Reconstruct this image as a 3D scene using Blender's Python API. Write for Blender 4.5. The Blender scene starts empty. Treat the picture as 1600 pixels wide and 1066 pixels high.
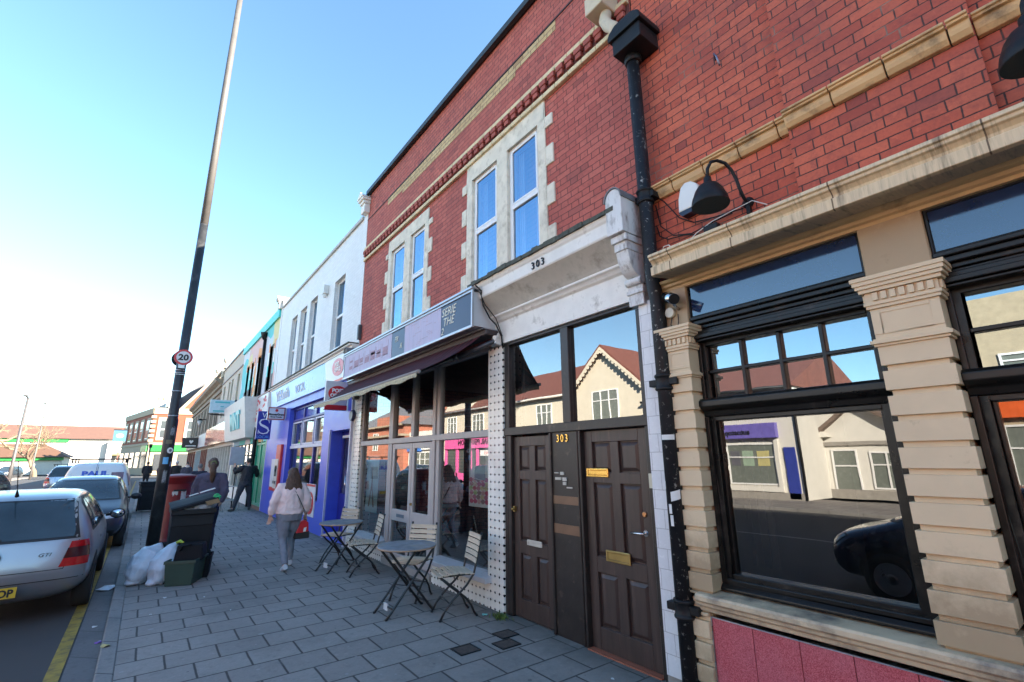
import bpy, bmesh, math, random
from mathutils import Vector, Matrix, noise as mnoise
random.seed(7)
sc = bpy.context.scene
COL = sc.collection
PI = math.pi
R = math.radians

# ------------------------------------------------------------------ camera
cam_d = bpy.data.cameras.new('camera'); cam = bpy.data.objects.new('camera', cam_d); COL.objects.link(cam)
cam_d.sensor_width = 36.0; cam_d.lens = 16.5559; cam_d.clip_start = 0.05; cam_d.clip_end = 3000
rows = Matrix(((0.79729589, -0.13777921, -0.58765308), (-0.60350303, -0.19836882, -0.77229134), (-0.01016636, 0.97039513, -0.24130882)))
cam.matrix_world = Matrix.Translation((0, 0, 1.70)) @ rows.to_4x4()
sc.camera = cam

# ------------------------------------------------------------------ sky and sun
SUN_EL = R(23.0)
SUN_DIR = Vector((0.64, -0.768, 0)).normalized()          # horizontal direction TOWARDS the sun
w = bpy.data.worlds.new('World'); sc.world = w; w.use_nodes = True
nt = w.node_tree; nt.nodes.clear()
sky = nt.nodes.new('ShaderNodeTexSky'); sky.sky_type = 'NISHITA'; sky.sun_disc = False
sky.sun_elevation = SUN_EL; sky.sun_rotation = math.atan2(SUN_DIR.x, SUN_DIR.y)
sky.air_density = 1.0; sky.dust_density = 0.12; sky.ozone_density = 1.6; sky.altitude = 30
bg = nt.nodes.new('ShaderNodeBackground'); bg.inputs[1].default_value = 0.078
wo = nt.nodes.new('ShaderNodeOutputWorld')
tint = nt.nodes.new('ShaderNodeMix'); tint.data_type = 'RGBA'; tint.blend_type = 'MULTIPLY'; tint.inputs[0].default_value = 1.0; tint.inputs[7].default_value = (.84, 1.0, 1.03, 1)
nt.links.new(sky.outputs[0], tint.inputs[6]); nt.links.new(tint.outputs[2], bg.inputs[0]); nt.links.new(bg.outputs[0], wo.inputs[0])
sd = bpy.data.lights.new('sun', 'SUN'); sd.energy = 5.0; sd.angle = R(0.53); sd.color = (1.0, 0.90, 0.76)
so = bpy.data.objects.new('sun', sd); COL.objects.link(so)
sv = Vector((SUN_DIR.x * math.cos(SUN_EL), SUN_DIR.y * math.cos(SUN_EL), math.sin(SUN_EL)))
so.rotation_euler = sv.to_track_quat('Z', 'Y').to_euler(); so.location = (20, -24, 30)
sc.view_settings.view_transform = 'Standard'; sc.view_settings.look = 'None'
sc.view_settings.exposure = 2.72; sc.view_settings.gamma = 1.0
sc.cycles.max_bounces = 7; sc.cycles.glossy_bounces = 4; sc.cycles.transparent_max_bounces = 10
sc.cycles.diffuse_bounces = 4; sc.cycles.caustics_reflective = False; sc.cycles.caustics_refractive = False
sc.cycles.sample_clamp_indirect = 6.0

# ------------------------------------------------------------------ node helpers
class NT:
    def __init__(s, m): s.t = m.node_tree
    def n(s, typ, **k):
        nd = s.t.nodes.new(typ)
        for a, b in k.items(): setattr(nd, a, b)
        return nd
    def l(s, a, b): s.t.links.new(a, b)
    def put(s, sock, v):
        if v is None: return
        if hasattr(v, 'is_output') or isinstance(v, bpy.types.NodeSocket): s.l(v, sock)
        else: sock.default_value = v
    def m(s, op, a, b=None, c=None):
        nd = s.n('ShaderNodeMath', operation=op)
        s.put(nd.inputs[0], a); s.put(nd.inputs[1], b)
        if c is not None: s.put(nd.inputs[2], c)
        return nd.outputs[0]
    def mix(s, f, a, b, blend='MIX'):
        nd = s.n('ShaderNodeMix', data_type='RGBA', blend_type=blend)
        s.put(nd.inputs[0], f); s.put(nd.inputs[6], a); s.put(nd.inputs[7], b)
        return nd.outputs[2]
    def noise(s, vec, scale, detail=4, rough=.55):
        nd = s.n('ShaderNodeTexNoise'); nd.inputs['Scale'].default_value = scale
        nd.inputs['Detail'].default_value = detail; nd.inputs['Roughness'].default_value = rough
        if vec is not None: s.l(vec, nd.inputs['Vector'])
        return nd.outputs['Fac']
    def ramp(s, f, a, b):
        nd = s.n('ShaderNodeMapRange'); nd.clamp = True
        s.put(nd.inputs[0], f); nd.inputs[1].default_value = a; nd.inputs[2].default_value = b
        return nd.outputs[0]
    def bump(s, h, strength, dist=.01):
        nd = s.n('ShaderNodeBump'); nd.inputs['Strength'].default_value = strength; nd.inputs['Distance'].default_value = dist
        s.l(h, nd.inputs['Height']); return nd.outputs[0]
def c4(c): return (c[0], c[1], c[2], 1.0)
def newmat(name):
    m = bpy.data.materials.new(name); m.use_nodes = True
    b = m.node_tree.nodes['Principled BSDF']
    return m, NT(m), b
MATS = {}
def M(name, col, rough=.6, metal=0.0, var=.12, vs=6.0, bump=0.0, bs=80.0, coat=0.0, dirt=0.0, dirtcol=(.03, .028, .025), ds=3.0, stretch=None, spec=.5, base_grime=0.0):
    """painted / stone / metal surface: colour mottled by noise, optional grime patches and bump"""
    if name in MATS: return MATS[name]
    m, t, b = newmat(name)
    tc = t.n('ShaderNodeTexCoord'); v = tc.outputs['Object']
    if stretch:
        mp = t.n('ShaderNodeMapping'); mp.inputs['Scale'].default_value = stretch; t.l(v, mp.inputs[0]); v = mp.outputs[0]
    f = t.noise(v, vs, 5)
    lo = tuple(x * (1 - var) for x in col); hi = tuple(min(1, x * (1 + var)) for x in col)
    c = t.mix(t.ramp(f, .3, .7), c4(lo), c4(hi))
    if dirt > 0:
        g = t.ramp(t.noise(v, ds, 8, .68), .62 - dirt * .3, .78 - dirt * .1)
        c = t.mix(g, c, c4(dirtcol))
    if base_grime:
        sz = t.n('ShaderNodeSeparateXYZ'); t.l(tc.outputs['Object'], sz.inputs[0]); n2 = t.noise(tc.outputs['Object'], 9, 7, .7)
        gz = t.m('MULTIPLY', t.ramp(t.m('SUBTRACT', t.m('MULTIPLY', n2, 1.3), t.m('DIVIDE', sz.outputs[2], base_grime)), -.25, .35), .6); c = t.mix(gz, c, (.20, .135, .07, 1))
        ch = t.ramp(t.noise(tc.outputs['Object'], 6.5, 8, .75), .70, .715); c = t.mix(t.m('MULTIPLY', ch, .55), c, (.40, .27, .17, 1))
    t.l(c, b.inputs['Base Color'])
    rr = t.n('ShaderNodeMapRange'); rr.inputs[3].default_value = max(0.02, rough - .09); rr.inputs[4].default_value = min(1, rough + .09)
    t.l(f, rr.inputs[0]); t.l(rr.outputs[0], b.inputs['Roughness'])
    b.inputs['Metallic'].default_value = metal
    b.inputs['Specular IOR Level'].default_value = spec
    if coat: b.inputs['Coat Weight'].default_value = coat; b.inputs['Coat Roughness'].default_value = .06
    if bump: t.l(t.bump(t.noise(v, bs, 6, .6), bump), b.inputs['Normal'])
    MATS[name] = m; return m
def glass_mat(name, base=.2, tint=(.75, .85, .85), rough=0.0, refl=(1, 1, 1), wobble=0.0, dust=.07):
    m, t, b = newmat(name); t.t.nodes.remove(b)
    out = t.t.nodes['Material Output']
    g = t.n('ShaderNodeBsdfGlossy'); g.inputs['Roughness'].default_value = rough; g.inputs['Color'].default_value = c4(refl)
    tr = t.n('ShaderNodeBsdfTransparent'); tr.inputs[0].default_value = c4(tint)
    fr = t.n('ShaderNodeFresnel'); fr.inputs['IOR'].default_value = 1.55
    f = t.m('ADD', base, t.m('MULTIPLY', fr.outputs[0], 1 - base))
    if wobble:
        tc = t.n('ShaderNodeTexCoord')
        t.l(t.bump(t.noise(tc.outputs['Object'], 1.6, 2), wobble, .02), g.inputs['Normal'])
    mx = t.n('ShaderNodeMixShader'); t.l(f, mx.inputs[0]); t.l(tr.outputs[0], mx.inputs[1]); t.l(g.outputs[0], mx.inputs[2])
    if dust:
        tc = t.n('ShaderNodeTexCoord'); mp = t.n('ShaderNodeMapping'); mp.inputs['Scale'].default_value = (3, 3, .7); t.l(tc.outputs['Object'], mp.inputs[0])
        dn = t.m('MULTIPLY', t.ramp(t.noise(mp.outputs[0], 2.2, 8, .68), .42, .8), dust)
        df = t.n('ShaderNodeBsdfDiffuse'); df.inputs[0].default_value = (.55, .53, .48, 1); m2 = t.n('ShaderNodeMixShader'); t.l(dn, m2.inputs[0]); t.l(mx.outputs[0], m2.inputs[1]); t.l(df.outputs[0], m2.inputs[2]); mx = m2
    t.l(mx.outputs[0], out.inputs[0]); MATS[name] = m; return m
def brick_mat(name, c1, c2, mortar, L=.225, Hd=.1125, row=.075, joint=.0055, soot=.12, bumpS=.5, dark=(.05, .02, .02), moss=None, stretcher=False, light_mortar=None, paint=False, axis='wall', gum=False):
    """Flemish-bond brickwork from object coordinates: u = x + y, v = z"""
    m, t, b = newmat(name)
    tc = t.n('ShaderNodeTexCoord'); v = tc.outputs['Object']
    sp = t.n('ShaderNodeSeparateXYZ'); 
    # slight wander so that courses are not ruler straight
    nz = t.n('ShaderNodeTexNoise'); nz.inputs['Scale'].default_value = 5.0; t.l(v, nz.inputs['Vector'])
    vm = t.n('ShaderNodeVectorMath', operation='MULTIPLY_ADD'); t.l(nz.outputs['Color'], vm.inputs[0]); vm.inputs[1].default_value = (.008, .008, .008); t.l(v, vm.inputs[2])
    t.l(vm.outputs[0], sp.inputs[0])
    if axis == 'wall': u = t.m('ADD', sp.outputs[0], sp.outputs[1]); z = sp.outputs[2]
    else: u = sp.outputs[0]; z = sp.outputs[1]
    rw = t.m('DIVIDE', z, row); ri = t.m('FLOOR', rw); fv = t.m('FRACT', rw)
    P = L if stretcher else L + Hd
    sh = t.m('MULTIPLY', t.m('MODULO', ri, 2.0), .5)
    uu = t.m('ADD', t.m('DIVIDE', u, P), sh); ui = t.m('FLOOR', uu); fu = t.m('FRACT', uu)
    du = t.m('MINIMUM', fu, t.m('SUBTRACT', 1.0, fu))
    if not stretcher:
        k = L / P
        du = t.m('MINIMUM', du, t.m('ABSOLUTE', t.m('SUBTRACT', fu, k)))
        hd = t.m('GREATER_THAN', fu, k)
        ui = t.m('ADD', t.m('MULTIPLY', ui, 2.0), hd)
    du = t.m('MULTIPLY', du, P)
    dv = t.m('MULTIPLY', t.m('MINIMUM', fv, t.m('SUBTRACT', 1.0, fv)), row)
    d = t.m('MINIMUM', du, dv)
    edge = t.m('ADD', d, t.m('MULTIPLY', t.m('SUBTRACT', t.noise(v, 60, 3), .5), .004))
    mask = t.ramp(edge, joint * .55, joint * 1.15)          # 1 on brick, 0 in joint
    cb = t.n('ShaderNodeCombineXYZ'); t.l(ui, cb.inputs[0]); t.l(ri, cb.inputs[1])
    wn = t.n('ShaderNodeTexWhiteNoise', noise_dimensions='2D'); t.l(cb.outputs[0], wn.inputs['Vector'])
    sepw = t.n('ShaderNodeSeparateColor'); t.l(wn.outputs['Color'], sepw.inputs[0])
    col = t.mix(sepw.outputs[0], c4(c1), c4(c2))
    fine = t.noise(v, 45, 6, .65)
    col = t.mix(t.m('MULTIPLY', t.ramp(fine, .45, .8), .35), col, c4(dark)); mid = t.noise(v, 11, 6, .7); col = t.mix(t.m('MULTIPLY', t.ramp(mid, .52, .74), .55), col, c4(dark)); col = t.mix(t.m('MULTIPLY', t.ramp(t.noise(v, 26, 3), .6, .7), .22), col, c4(tuple(min(1, q * 1.5) for q in c2)))
    sootm = t.m('MULTIPLY', t.m('GREATER_THAN', sepw.outputs[1], 1 - soot), t.m('ADD', .12, t.m('MULTIPLY', sepw.outputs[2], .42)))
    big = t.ramp(t.noise(v, .9, 5, .6), .45, .72)
    col = t.mix(sootm, col, c4(dark)); col = t.mix(t.m('MULTIPLY', big, .42), col, c4(dark))
    mc = c4(mortar)
    if light_mortar is not None: mc = t.mix(t.ramp(t.noise(v, 2.3, 4), .58, .70), c4(mortar), c4(light_mortar))
    col = t.mix(mask, mc, col)
    if moss is not None:
        gm = t.ramp(t.noise(v, 1.7, 9, .7), .58, .75); col = t.mix(t.m('MULTIPLY', gm, .8), col, c4(moss))
    if gum:
        for sc_, rad, cc, am in ((3.3, .045, (.34, .33, .32, 1), .55), (5.1, .05, (.07, .07, .07, 1), .6), (9.0, .06, (.40, .39, .38, 1), .35)):
            vo = t.n('ShaderNodeTexVoronoi'); vo.inputs['Scale'].default_value = sc_; t.l(v, vo.inputs['Vector']); sv_ = t.n('ShaderNodeSeparateColor'); t.l(vo.outputs['Color'], sv_.inputs[0])
            spot = t.m('MULTIPLY', t.m('LESS_THAN', vo.outputs['Distance'], t.m('MULTIPLY', sv_.outputs[1], rad * 2.4)), t.m('GREATER_THAN', sv_.outputs[0], .45)); col = t.mix(t.m('MULTIPLY', spot, am), col, cc)
        wl = t.m('MULTIPLY', t.m('MULTIPLY', t.ramp(t.m('ADD', sp.outputs[0], t.m('MULTIPLY', t.noise(v, 5, 6), .3)), -3.82, -3.42), t.m('LESS_THAN', sp.outputs[0], -3.3)), .6); col = t.mix(wl, col, (.06, .06, .05, 1))
        st_ = t.ramp(t.noise(v, .7, 9, .72), .50, .68); col = t.mix(t.m('MULTIPLY', st_, .5), col, (.095, .09, .085, 1)); st2 = t.ramp(t.noise(v, 2.6, 7, .7), .58, .72); col = t.mix(t.m('MULTIPLY', st2, .25), col, (.33, .31, .29, 1))
    t.l(col, b.inputs['Base Color']); b.inputs['Roughness'].default_value = .82 if not paint else .55
    h = t.m('ADD', t.m('MULTIPLY', mask, 1.0), t.m('MULTIPLY', fine, .35))
    h = t.m('ADD', h, t.m('MULTIPLY', sepw.outputs[2], .25))
    t.l(t.bump(h, bumpS, .006), b.inputs['Normal'])
    MATS[name] = m; return m

# ------------------------------------------------------------------ mesh builder
class MB:
    def __init__(s): s.v = []; s.f = []; s.mi = []; s.sm = []
    def face(s, pts, mi=0, sm=False):
        k = len(s.v); s.v += [tuple(p) for p in pts]; s.f.append(tuple(range(k, k + len(pts)))); s.mi.append(mi); s.sm.append(sm)
    def box(s, x0, x1, y0, y1, z0, z1, mi=0):
        if x0 > x1: x0, x1 = x1, x0
        if y0 > y1: y0, y1 = y1, y0
        if z0 > z1: z0, z1 = z1, z0
        k = len(s.v)
        s.v += [(x0, y0, z0), (x1, y0, z0), (x1, y1, z0), (x0, y1, z0), (x0, y0, z1), (x1, y0, z1), (x1, y1, z1), (x0, y1, z1)]
        for q in ((0, 3, 2, 1), (4, 5, 6, 7), (0, 1, 5, 4), (1, 2, 6, 5), (2, 3, 7, 6), (3, 0, 4, 7)):
            s.f.append(tuple(k + i for i in q)); s.mi.append(mi); s.sm.append(False)
        return s
    def obox(s, c, ax, ay, az, mi=0):
        """box from centre and three half-axis vectors"""
        c = Vector(c); ax = Vector(ax); ay = Vector(ay); az = Vector(az); k = len(s.v)
        if ax.cross(ay).dot(az) < 0: az = -az
        for sx, sy, sz in ((-1, -1, -1), (1, -1, -1), (1, 1, -1), (-1, 1, -1), (-1, -1, 1), (1, -1, 1), (1, 1, 1), (-1, 1, 1)):
            s.v.append(tuple(c + ax * sx + ay * sy + az * sz))
        for q in ((0, 3, 2, 1), (4, 5, 6, 7), (0, 1, 5, 4), (1, 2, 6, 5), (2, 3, 7, 6), (3, 0, 4, 7)):
            s.f.append(tuple(k + i for i in q)); s.mi.append(mi); s.sm.append(False)
        return s
    def bar(s, a, b, w, h, mi=0, up=(0, 0, 1)):
        a = Vector(a); b = Vector(b); d = b - a; u = Vector(up)
        if abs(d.normalized().dot(u)) > .98: u = Vector((1, 0, 0))
        sx = d.cross(u).normalized(); uz = sx.cross(d).normalized()
        return s.obox((a + b) / 2, d / 2, sx * w / 2, uz * h / 2, mi)
    def tube(s, pts, rad, n=10, mi=0, cap=True, ref=None):
        pts = [Vector(p) for p in pts]; N = len(pts)
        if not isinstance(rad, (list, tuple)): rad = [rad] * N
        k = len(s.v); pu = None
        for i, p in enumerate(pts):
            d = (pts[min(i + 1, N - 1)] - pts[max(i - 1, 0)]).normalized()
            if pu is None:
                u = Vector(ref) if ref else (Vector((0, 0, 1)) if abs(d.z) < .9 else Vector((1, 0, 0)))
            else: u = pu
            u = (u - d * u.dot(d)).normalized(); pu = u; vv = d.cross(u)
            r = rad[i]; ra, rb = (r if isinstance(r, (list, tuple)) else (r, r))
            for j in range(n):
                a = 2 * PI * j / n; s.v.append(tuple(p + u * math.cos(a) * ra + vv * math.sin(a) * rb))
        for i in range(N - 1):
            for j in range(n):
                j2 = (j + 1) % n
                s.f.append((k + i * n + j, k + i * n + j2, k + (i + 1) * n + j2, k + (i + 1) * n + j)); s.mi.append(mi); s.sm.append(True)
        if cap:
            s.f.append(tuple(k + j for j in range(n))[::-1]); s.mi.append(mi); s.sm.append(False)
            s.f.append(tuple(k + (N - 1) * n + j for j in range(n))); s.mi.append(mi); s.sm.append(False)
        return s
    def lathe(s, prof, c=(0, 0, 0), axis=(0, 0, 1), n=20, mi=0, sm=True):
        c = Vector(c); a = Vector(axis).normalized()
        u = Vector((1, 0, 0)) if abs(a.x) < .9 else Vector((0, 1, 0)); u = (u - a * u.dot(a)).normalized(); vv = a.cross(u)
        k = len(s.v); N = len(prof)
        for r, h in prof:
            for j in range(n):
                t = 2 * PI * j / n; s.v.append(tuple(c + a * h + (u * math.cos(t) + vv * math.sin(t)) * max(r, 1e-4)))
        for i in range(N - 1):
            for j in range(n):
                j2 = (j + 1) % n
                s.f.append((k + i * n + j, k + i * n + j2, k + (i + 1) * n + j2, k + (i + 1) * n + j)); s.mi.append(mi); s.sm.append(sm)
        s.f.append(tuple(k + j for j in range(n))[::-1]); s.mi.append(mi); s.sm.append(False)
        s.f.append(tuple(k + (N - 1) * n + j for j in range(n))); s.mi.append(mi); s.sm.append(False)
        return s
    def prism(s, poly, mapf, d0, d1, mi=0):
        """extrude a 2D polygon; mapf(a, b, d) -> 3D"""
        n = len(poly); k = len(s.v)
        for d in (d0, d1):
            for a, b in poly: s.v.append(tuple(mapf(a, b, d)))
        s.f.append(tuple(k + i for i in range(n))[::-1]); s.mi.append(mi); s.sm.append(False)
        s.f.append(tuple(k + n + i for i in range(n))); s.mi.append(mi); s.sm.append(False)
        for i in range(n):
            j = (i + 1) % n; s.f.append((k + i, k + j, k + n + j, k + n + i)); s.mi.append(mi); s.sm.append(False)
        return s
    def profile_y(s, poly, y0, y1, mi=0):            # (x,z) profile run along y
        return s.prism(poly, lambda a, b, d: (a, d, b), y0, y1, mi)
    def text(s, body, size, org, right, up=(0, 0, 1), depth=.004, align='LEFT', mi=0, shear=0, sx=1.0, bold=0.0):
        cu = bpy.data.curves.new('t', 'FONT'); cu.body = body; cu.size = size; cu.extrude = depth / 2; cu.align_x = align; cu.shear = shear; cu.offset = bold
        cu.resolution_u = 3
        o = bpy.data.objects.new('t', cu); COL.objects.link(o)
        dg = bpy.context.evaluated_depsgraph_get(); me = bpy.data.meshes.new_from_object(o.evaluated_get(dg))
        r = Vector(right).normalized(); u = Vector(up).normalized(); nn = r.cross(u); og = Vector(org); k = len(s.v)
        for v in me.vertices: s.v.append(tuple(og + r * v.co.x * sx + u * v.co.y + nn * (v.co.z + depth / 2)))
        for p in me.polygons: s.f.append(tuple(k + i for i in p.vertices)); s.mi.append(mi); s.sm.append(False)
        bpy.data.objects.remove(o); bpy.data.curves.remove(cu); bpy.data.meshes.remove(me)
        return s
    def add(s, other, mi=None):
        k = len(s.v); s.v += other.v; s.f += [tuple(k + i for i in f) for f in other.f]
        s.mi += other.mi if mi is None else [mi] * len(other.f); s.sm += other.sm; return s
    def xform(s, mat):
        s.v = [tuple(mat @ Vector(p)) for p in s.v]; return s
    def build(s, name, mats, parent=None, bevel=0.0, seg=1, weld=True, smooth=None, ang=35):
        if not isinstance(mats, (list, tuple)): mats = [mats]
        me = bpy.data.meshes.new(name)
        V = s.v
        xs = [p[0] for p in V]; ys = [p[1] for p in V]; zs = [p[2] for p in V]
        c = Vector(((min(xs) + max(xs)) / 2, (min(ys) + max(ys)) / 2, min(zs)))
        me.from_pydata([(p[0] - c.x, p[1] - c.y, p[2] - c.z) for p in V], [], s.f)
        for m in mats: me.materials.append(m)
        me.polygons.foreach_set('material_index', s.mi)
        me.polygons.foreach_set('use_smooth', [True] * len(s.f) if smooth else s.sm)
        if weld:
            bm = bmesh.new(); bm.from_mesh(me); bmesh.ops.remove_doubles(bm, verts=bm.verts, dist=1e-5)
            bm.to_mesh(me); bm.free()
        me.update()
        o = bpy.data.objects.new(name, me); COL.objects.link(o)
        pw = WL.get(parent.name, Vector((0, 0, 0))) if parent else Vector((0, 0, 0))
        WL[o.name] = c
        if parent: o.parent = parent
        o.location = c - pw
        if bevel:
            md = o.modifiers.new('bevel', 'BEVEL'); md.width = bevel; md.segments = seg; md.limit_method = 'ANGLE'; md.angle_limit = R(ang); md.harden_normals = False
        return o
WL = {}
def thing(name, label, cat, loc=(0, 0, 0), group=None):
    o = bpy.data.objects.new(name, None); COL.objects.link(o); o.location = loc; WL[o.name] = Vector(loc); o.empty_display_size = .2
    o['label'] = label; o['category'] = cat
    if group: o['group'] = group
    return o
def tag(o, label, cat, group=None):
    o['label'] = label; o['category'] = cat
    if group: o['group'] = group
    return o
def struct(o): o['kind'] = 'structure'; return o
def copy_tree(o, parent=None):
    c = o.copy(); COL.objects.link(c); c.parent = parent
    for ch in list(o.children): copy_tree(ch, c)
    return c
def dup(o, loc, rotz=None, label=None, group=None):
    c = copy_tree(o); c.location = loc; 
    if rotz is not None: c.rotation_euler = (0, 0, rotz)
    if label: c['label'] = label
    if group: c['group'] = group
    return c
def wall_x(mb, X, y0, y1, z0, z1, openings, depth=.12, thick=None, mi=0, mir=0):
    """wall face in plane x = X facing -x, with rectangular openings (y0,y1,z0,z1) and reveals going +x"""
    ys = sorted(set([y0, y1] + [a for o in openings for a in o[:2]])); zs = sorted(set([z0, z1] + [a for o in openings for a in o[2:4]]))
    ys = [a for a in ys if y0 <= a <= y1]; zs = [a for a in zs if z0 <= a <= z1]
    for i in range(len(ys) - 1):
        for j in range(len(zs) - 1):
            yc = (ys[i] + ys[i + 1]) / 2; zc = (zs[j] + zs[j + 1]) / 2
            if any(o[0] < yc < o[1] and o[2] < zc < o[3] for o in openings): continue
            mb.face([(X, ys[i], zs[j]), (X, ys[i], zs[j + 1]), (X, ys[i + 1], zs[j + 1]), (X, ys[i + 1], zs[j])], mi)
    for a, b, c, d in openings:
        D = X + depth
        mb.face([(X, a, c), (D, a, c), (D, a, d), (X, a, d)], mir); mb.face([(X, b, c), (X, b, d), (D, b, d), (D, b, c)], mir)
        mb.face([(X, a, d), (D, a, d), (D, b, d), (X, b, d)], mir); mb.face([(X, a, c), (X, b, c), (D, b, c), (D, a, c)], mir)
    if thick:
        T = X + thick
        mb.face([(X, y0, z0), (T, y0, z0), (T, y0, z1), (X, y0, z1)][::-1] if False else [(X, y0, z0), (X, y0, z1), (T, y0, z1), (T, y0, z0)][::-1], mi)
        mb.face([(X, y1, z0), (X, y1, z1), (T, y1, z1), (T, y1, z0)], mi)
        mb.face([(X, y0, z1), (X, y1, z1), (T, y1, z1), (T, y0, z1)][::-1], mi)
        mb.face([(T, y0, z0), (T, y1, z0), (T, y1, z1), (T, y0, z1)], mi)
    return mb
def frame_x(mb, x0, x1, y0, y1, z0, z1, wy, wz=None, mi=0):
    """rectangular frame lying in a plane x = const"""
    wz = wz or wy
    mb.box(x0, x1, y0, y0 + wy, z0, z1, mi); mb.box(x0, x1, y1 - wy, y1, z0, z1, mi)
    mb.box(x0, x1, y0 + wy, y1 - wy, z0, z0 + wz, mi); mb.box(x0, x1, y0 + wy, y1 - wy, z1 - wz, z1, mi)
    return mb
def pane_x(x, y0, y1, z0, z1):
    m = MB(); m.face([(x, y0, z0), (x, y0, z1), (x, y1, z1), (x, y1, z0)]); return m
F = 3.46
# ================================================================== materials
def asphalt():
    m, t, b = newmat('asphalt'); tc = t.n('ShaderNodeTexCoord'); v = tc.outputs['Object']
    f = t.noise(v, 220, 3, .7); g = t.noise(v, .6, 6, .6)
    c = t.mix(t.ramp(f, .35, .7), (.032, .032, .034, 1), (.085, .082, .08, 1)); c = t.mix(t.m('MULTIPLY', t.ramp(g, .5, .75), .5), c, (.03, .03, .032, 1))
    t.l(c, b.inputs['Base Color']); b.inputs['Roughness'].default_value = .85
    t.l(t.bump(f, .5, .006), b.inputs['Normal']); return m
def tile_dot():
    m, t, b = newmat('tile_dot'); tc = t.n('ShaderNodeTexCoord'); v = tc.outputs['Object']
    sp = t.n('ShaderNodeSeparateXYZ'); t.l(v, sp.inputs[0])
    u = t.m('ADD', sp.outputs[0], sp.outputs[1]); z = sp.outputs[2]; k = 1 / .088
    a = t.m('ABSOLUTE', t.m('SUBTRACT', t.m('FRACT', t.m('MULTIPLY', u, k)), .5)); c = t.m('ABSOLUTE', t.m('SUBTRACT', t.m('FRACT', t.m('MULTIPLY', z, k)), .5))
    dia = t.m('LESS_THAN', t.m('ADD', a, c), .2)
    line = t.m('LESS_THAN', t.m('MINIMUM', a, c), .012)
    g = t.noise(v, 5, 6)
    col = t.mix(t.ramp(g, .35, .7), (.74, .70, .62, 1), (.86, .83, .76, 1)); col = t.mix(t.m('MULTIPLY', line, .55), col, (.25, .23, .2, 1)); col = t.mix(dia, col, (.012, .012, .014, 1))
    t.l(col, b.inputs['Base Color']); b.inputs['Roughness'].default_value = .22
    t.l(t.bump(t.m('SUBTRACT', 1.0, line), .25, .003), b.inputs['Normal']); return m
ASPH = asphalt(); TILE = tile_dot()
PAVE = brick_mat('paving_slab', (.255, .228, .208), (.30, .27, .245), (.05, .045, .042), L=.402, row=.374, joint=.010, soot=.06, gum=True, dark=(.14, .132, .125), stretcher=True, axis='ground', bumpS=.35)
KERB = brick_mat('kerb_stone', (.205, .195, .183), (.25, .238, .225), (.04, .04, .04), L=.9, row=3.0, joint=.01, stretcher=True, axis='kerb' if False else 'wall', dark=(.08, .08, .08), bumpS=.3)
GUT = brick_mat('gutter_slab', (.12, .118, .118), (.16, .155, .155), (.05, .05, .05), L=.9, row=3.0, joint=.008, stretcher=True, dark=(.05, .05, .052), bumpS=.3)
BRICK = brick_mat('red_brick', (.41, .088, .064), (.50, .128, .092), (.06, .026, .024), row=.0765, joint=.0046, soot=.08, bumpS=.55, dark=(.17, .045, .04))
BRICK_PUB = brick_mat('red_brick_pub', (.44, .082, .044), (.58, .135, .070), (.06, .03, .026), row=.0765, joint=.0046, soot=.13, bumpS=.6, dark=(.14, .038, .04), light_mortar=(.26, .17, .13))
BRICK_OCH = brick_mat('ochre_brick', (.52, .36, .17), (.60, .44, .23), (.12, .08, .05), soot=.1, dark=(.25, .13, .06))
BRICK_WHITE = brick_mat('white_painted_brick', (.70, .70, .69), (.76, .76, .75), (.62, .62, .61), soot=.02, paint=True, bumpS=.55, dark=(.6, .58, .55))
BRICK_FAR = brick_mat('far_red_brick', (.42, .13, .08), (.50, .18, .10), (.3, .2, .15), soot=.1, dark=(.2, .06, .04))
STONE = M('window_stone', (.70, .64, .52), .85, var=.14, vs=5, bump=.35, bs=30, dirt=.36, dirtcol=(.42, .36, .27), ds=7)
CREAM = M('terracotta_cream', (.64, .495, .315), .55, var=.06, vs=4, bump=.06, bs=60, dirt=.04, dirtcol=(.3, .22, .14), ds=5, base_grime=.55)
CREAM_D = M('terracotta_streaked', (.64, .50, .31), .6, var=.10, vs=5, bump=.1, bs=60, dirt=.32, dirtcol=(.16, .115, .07), ds=1.4, stretch=(2, 16, 1.2))
OCH_TC = M('terracotta_ochre', (.60, .385, .18), .6, var=.14, vs=3, bump=.15, bs=50, dirt=.35, dirtcol=(.12, .08, .04), ds=5)
BLACK = M('black_gloss_paint', (.010, .0095, .009), .30, spec=.3, var=.2, vs=8, bump=.12, bs=25, dirt=.1, dirtcol=(.06, .05, .045), ds=8)
IRON = M('black_iron', (.012, .012, .013), .5, spec=.25, var=.3, vs=8, bump=.2, bs=40)
IRON_FLAKE = M('black_iron_flaking', (.012, .012, .014), .5, spec=.25, var=.3, vs=8, bump=.2, bs=40, dirt=.10, dirtcol=(.62, .60, .55), ds=26)
WHITE_P = M('white_weathered_paint', (.78, .755, .69), .55, var=.09, vs=5, bump=.12, bs=40, dirt=.2, dirtcol=(.30, .27, .22), ds=5)
WHITE_PEEL = M('white_peeling_paint', (.66, .66, .64), .6, var=.1, vs=6, bump=.5, bs=22, dirt=.42, dirtcol=(.13, .10, .08), ds=14, stretch=(1, 1, .35))
COVE = M('grey_cove_stucco', (.50, .455, .38), .85, var=.14, vs=4, bump=.25, bs=60, dirt=.45, dirtcol=(.24, .21, .17), ds=4)
LEAD = M('mossy_lead', (.07, .075, .055), .8, var=.45, vs=14, bump=.6, bs=30)
UPVC = M('white_upvc', (.78, .78, .77), .35, var=.03)
WOOD_D = M('dark_brown_wood', (.054, .034, .028), .42, var=.3, vs=5, bump=.18, bs=25, dirt=.14, dirtcol=(.12, .075, .055), ds=7, stretch=(3, 3, .25))
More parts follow.
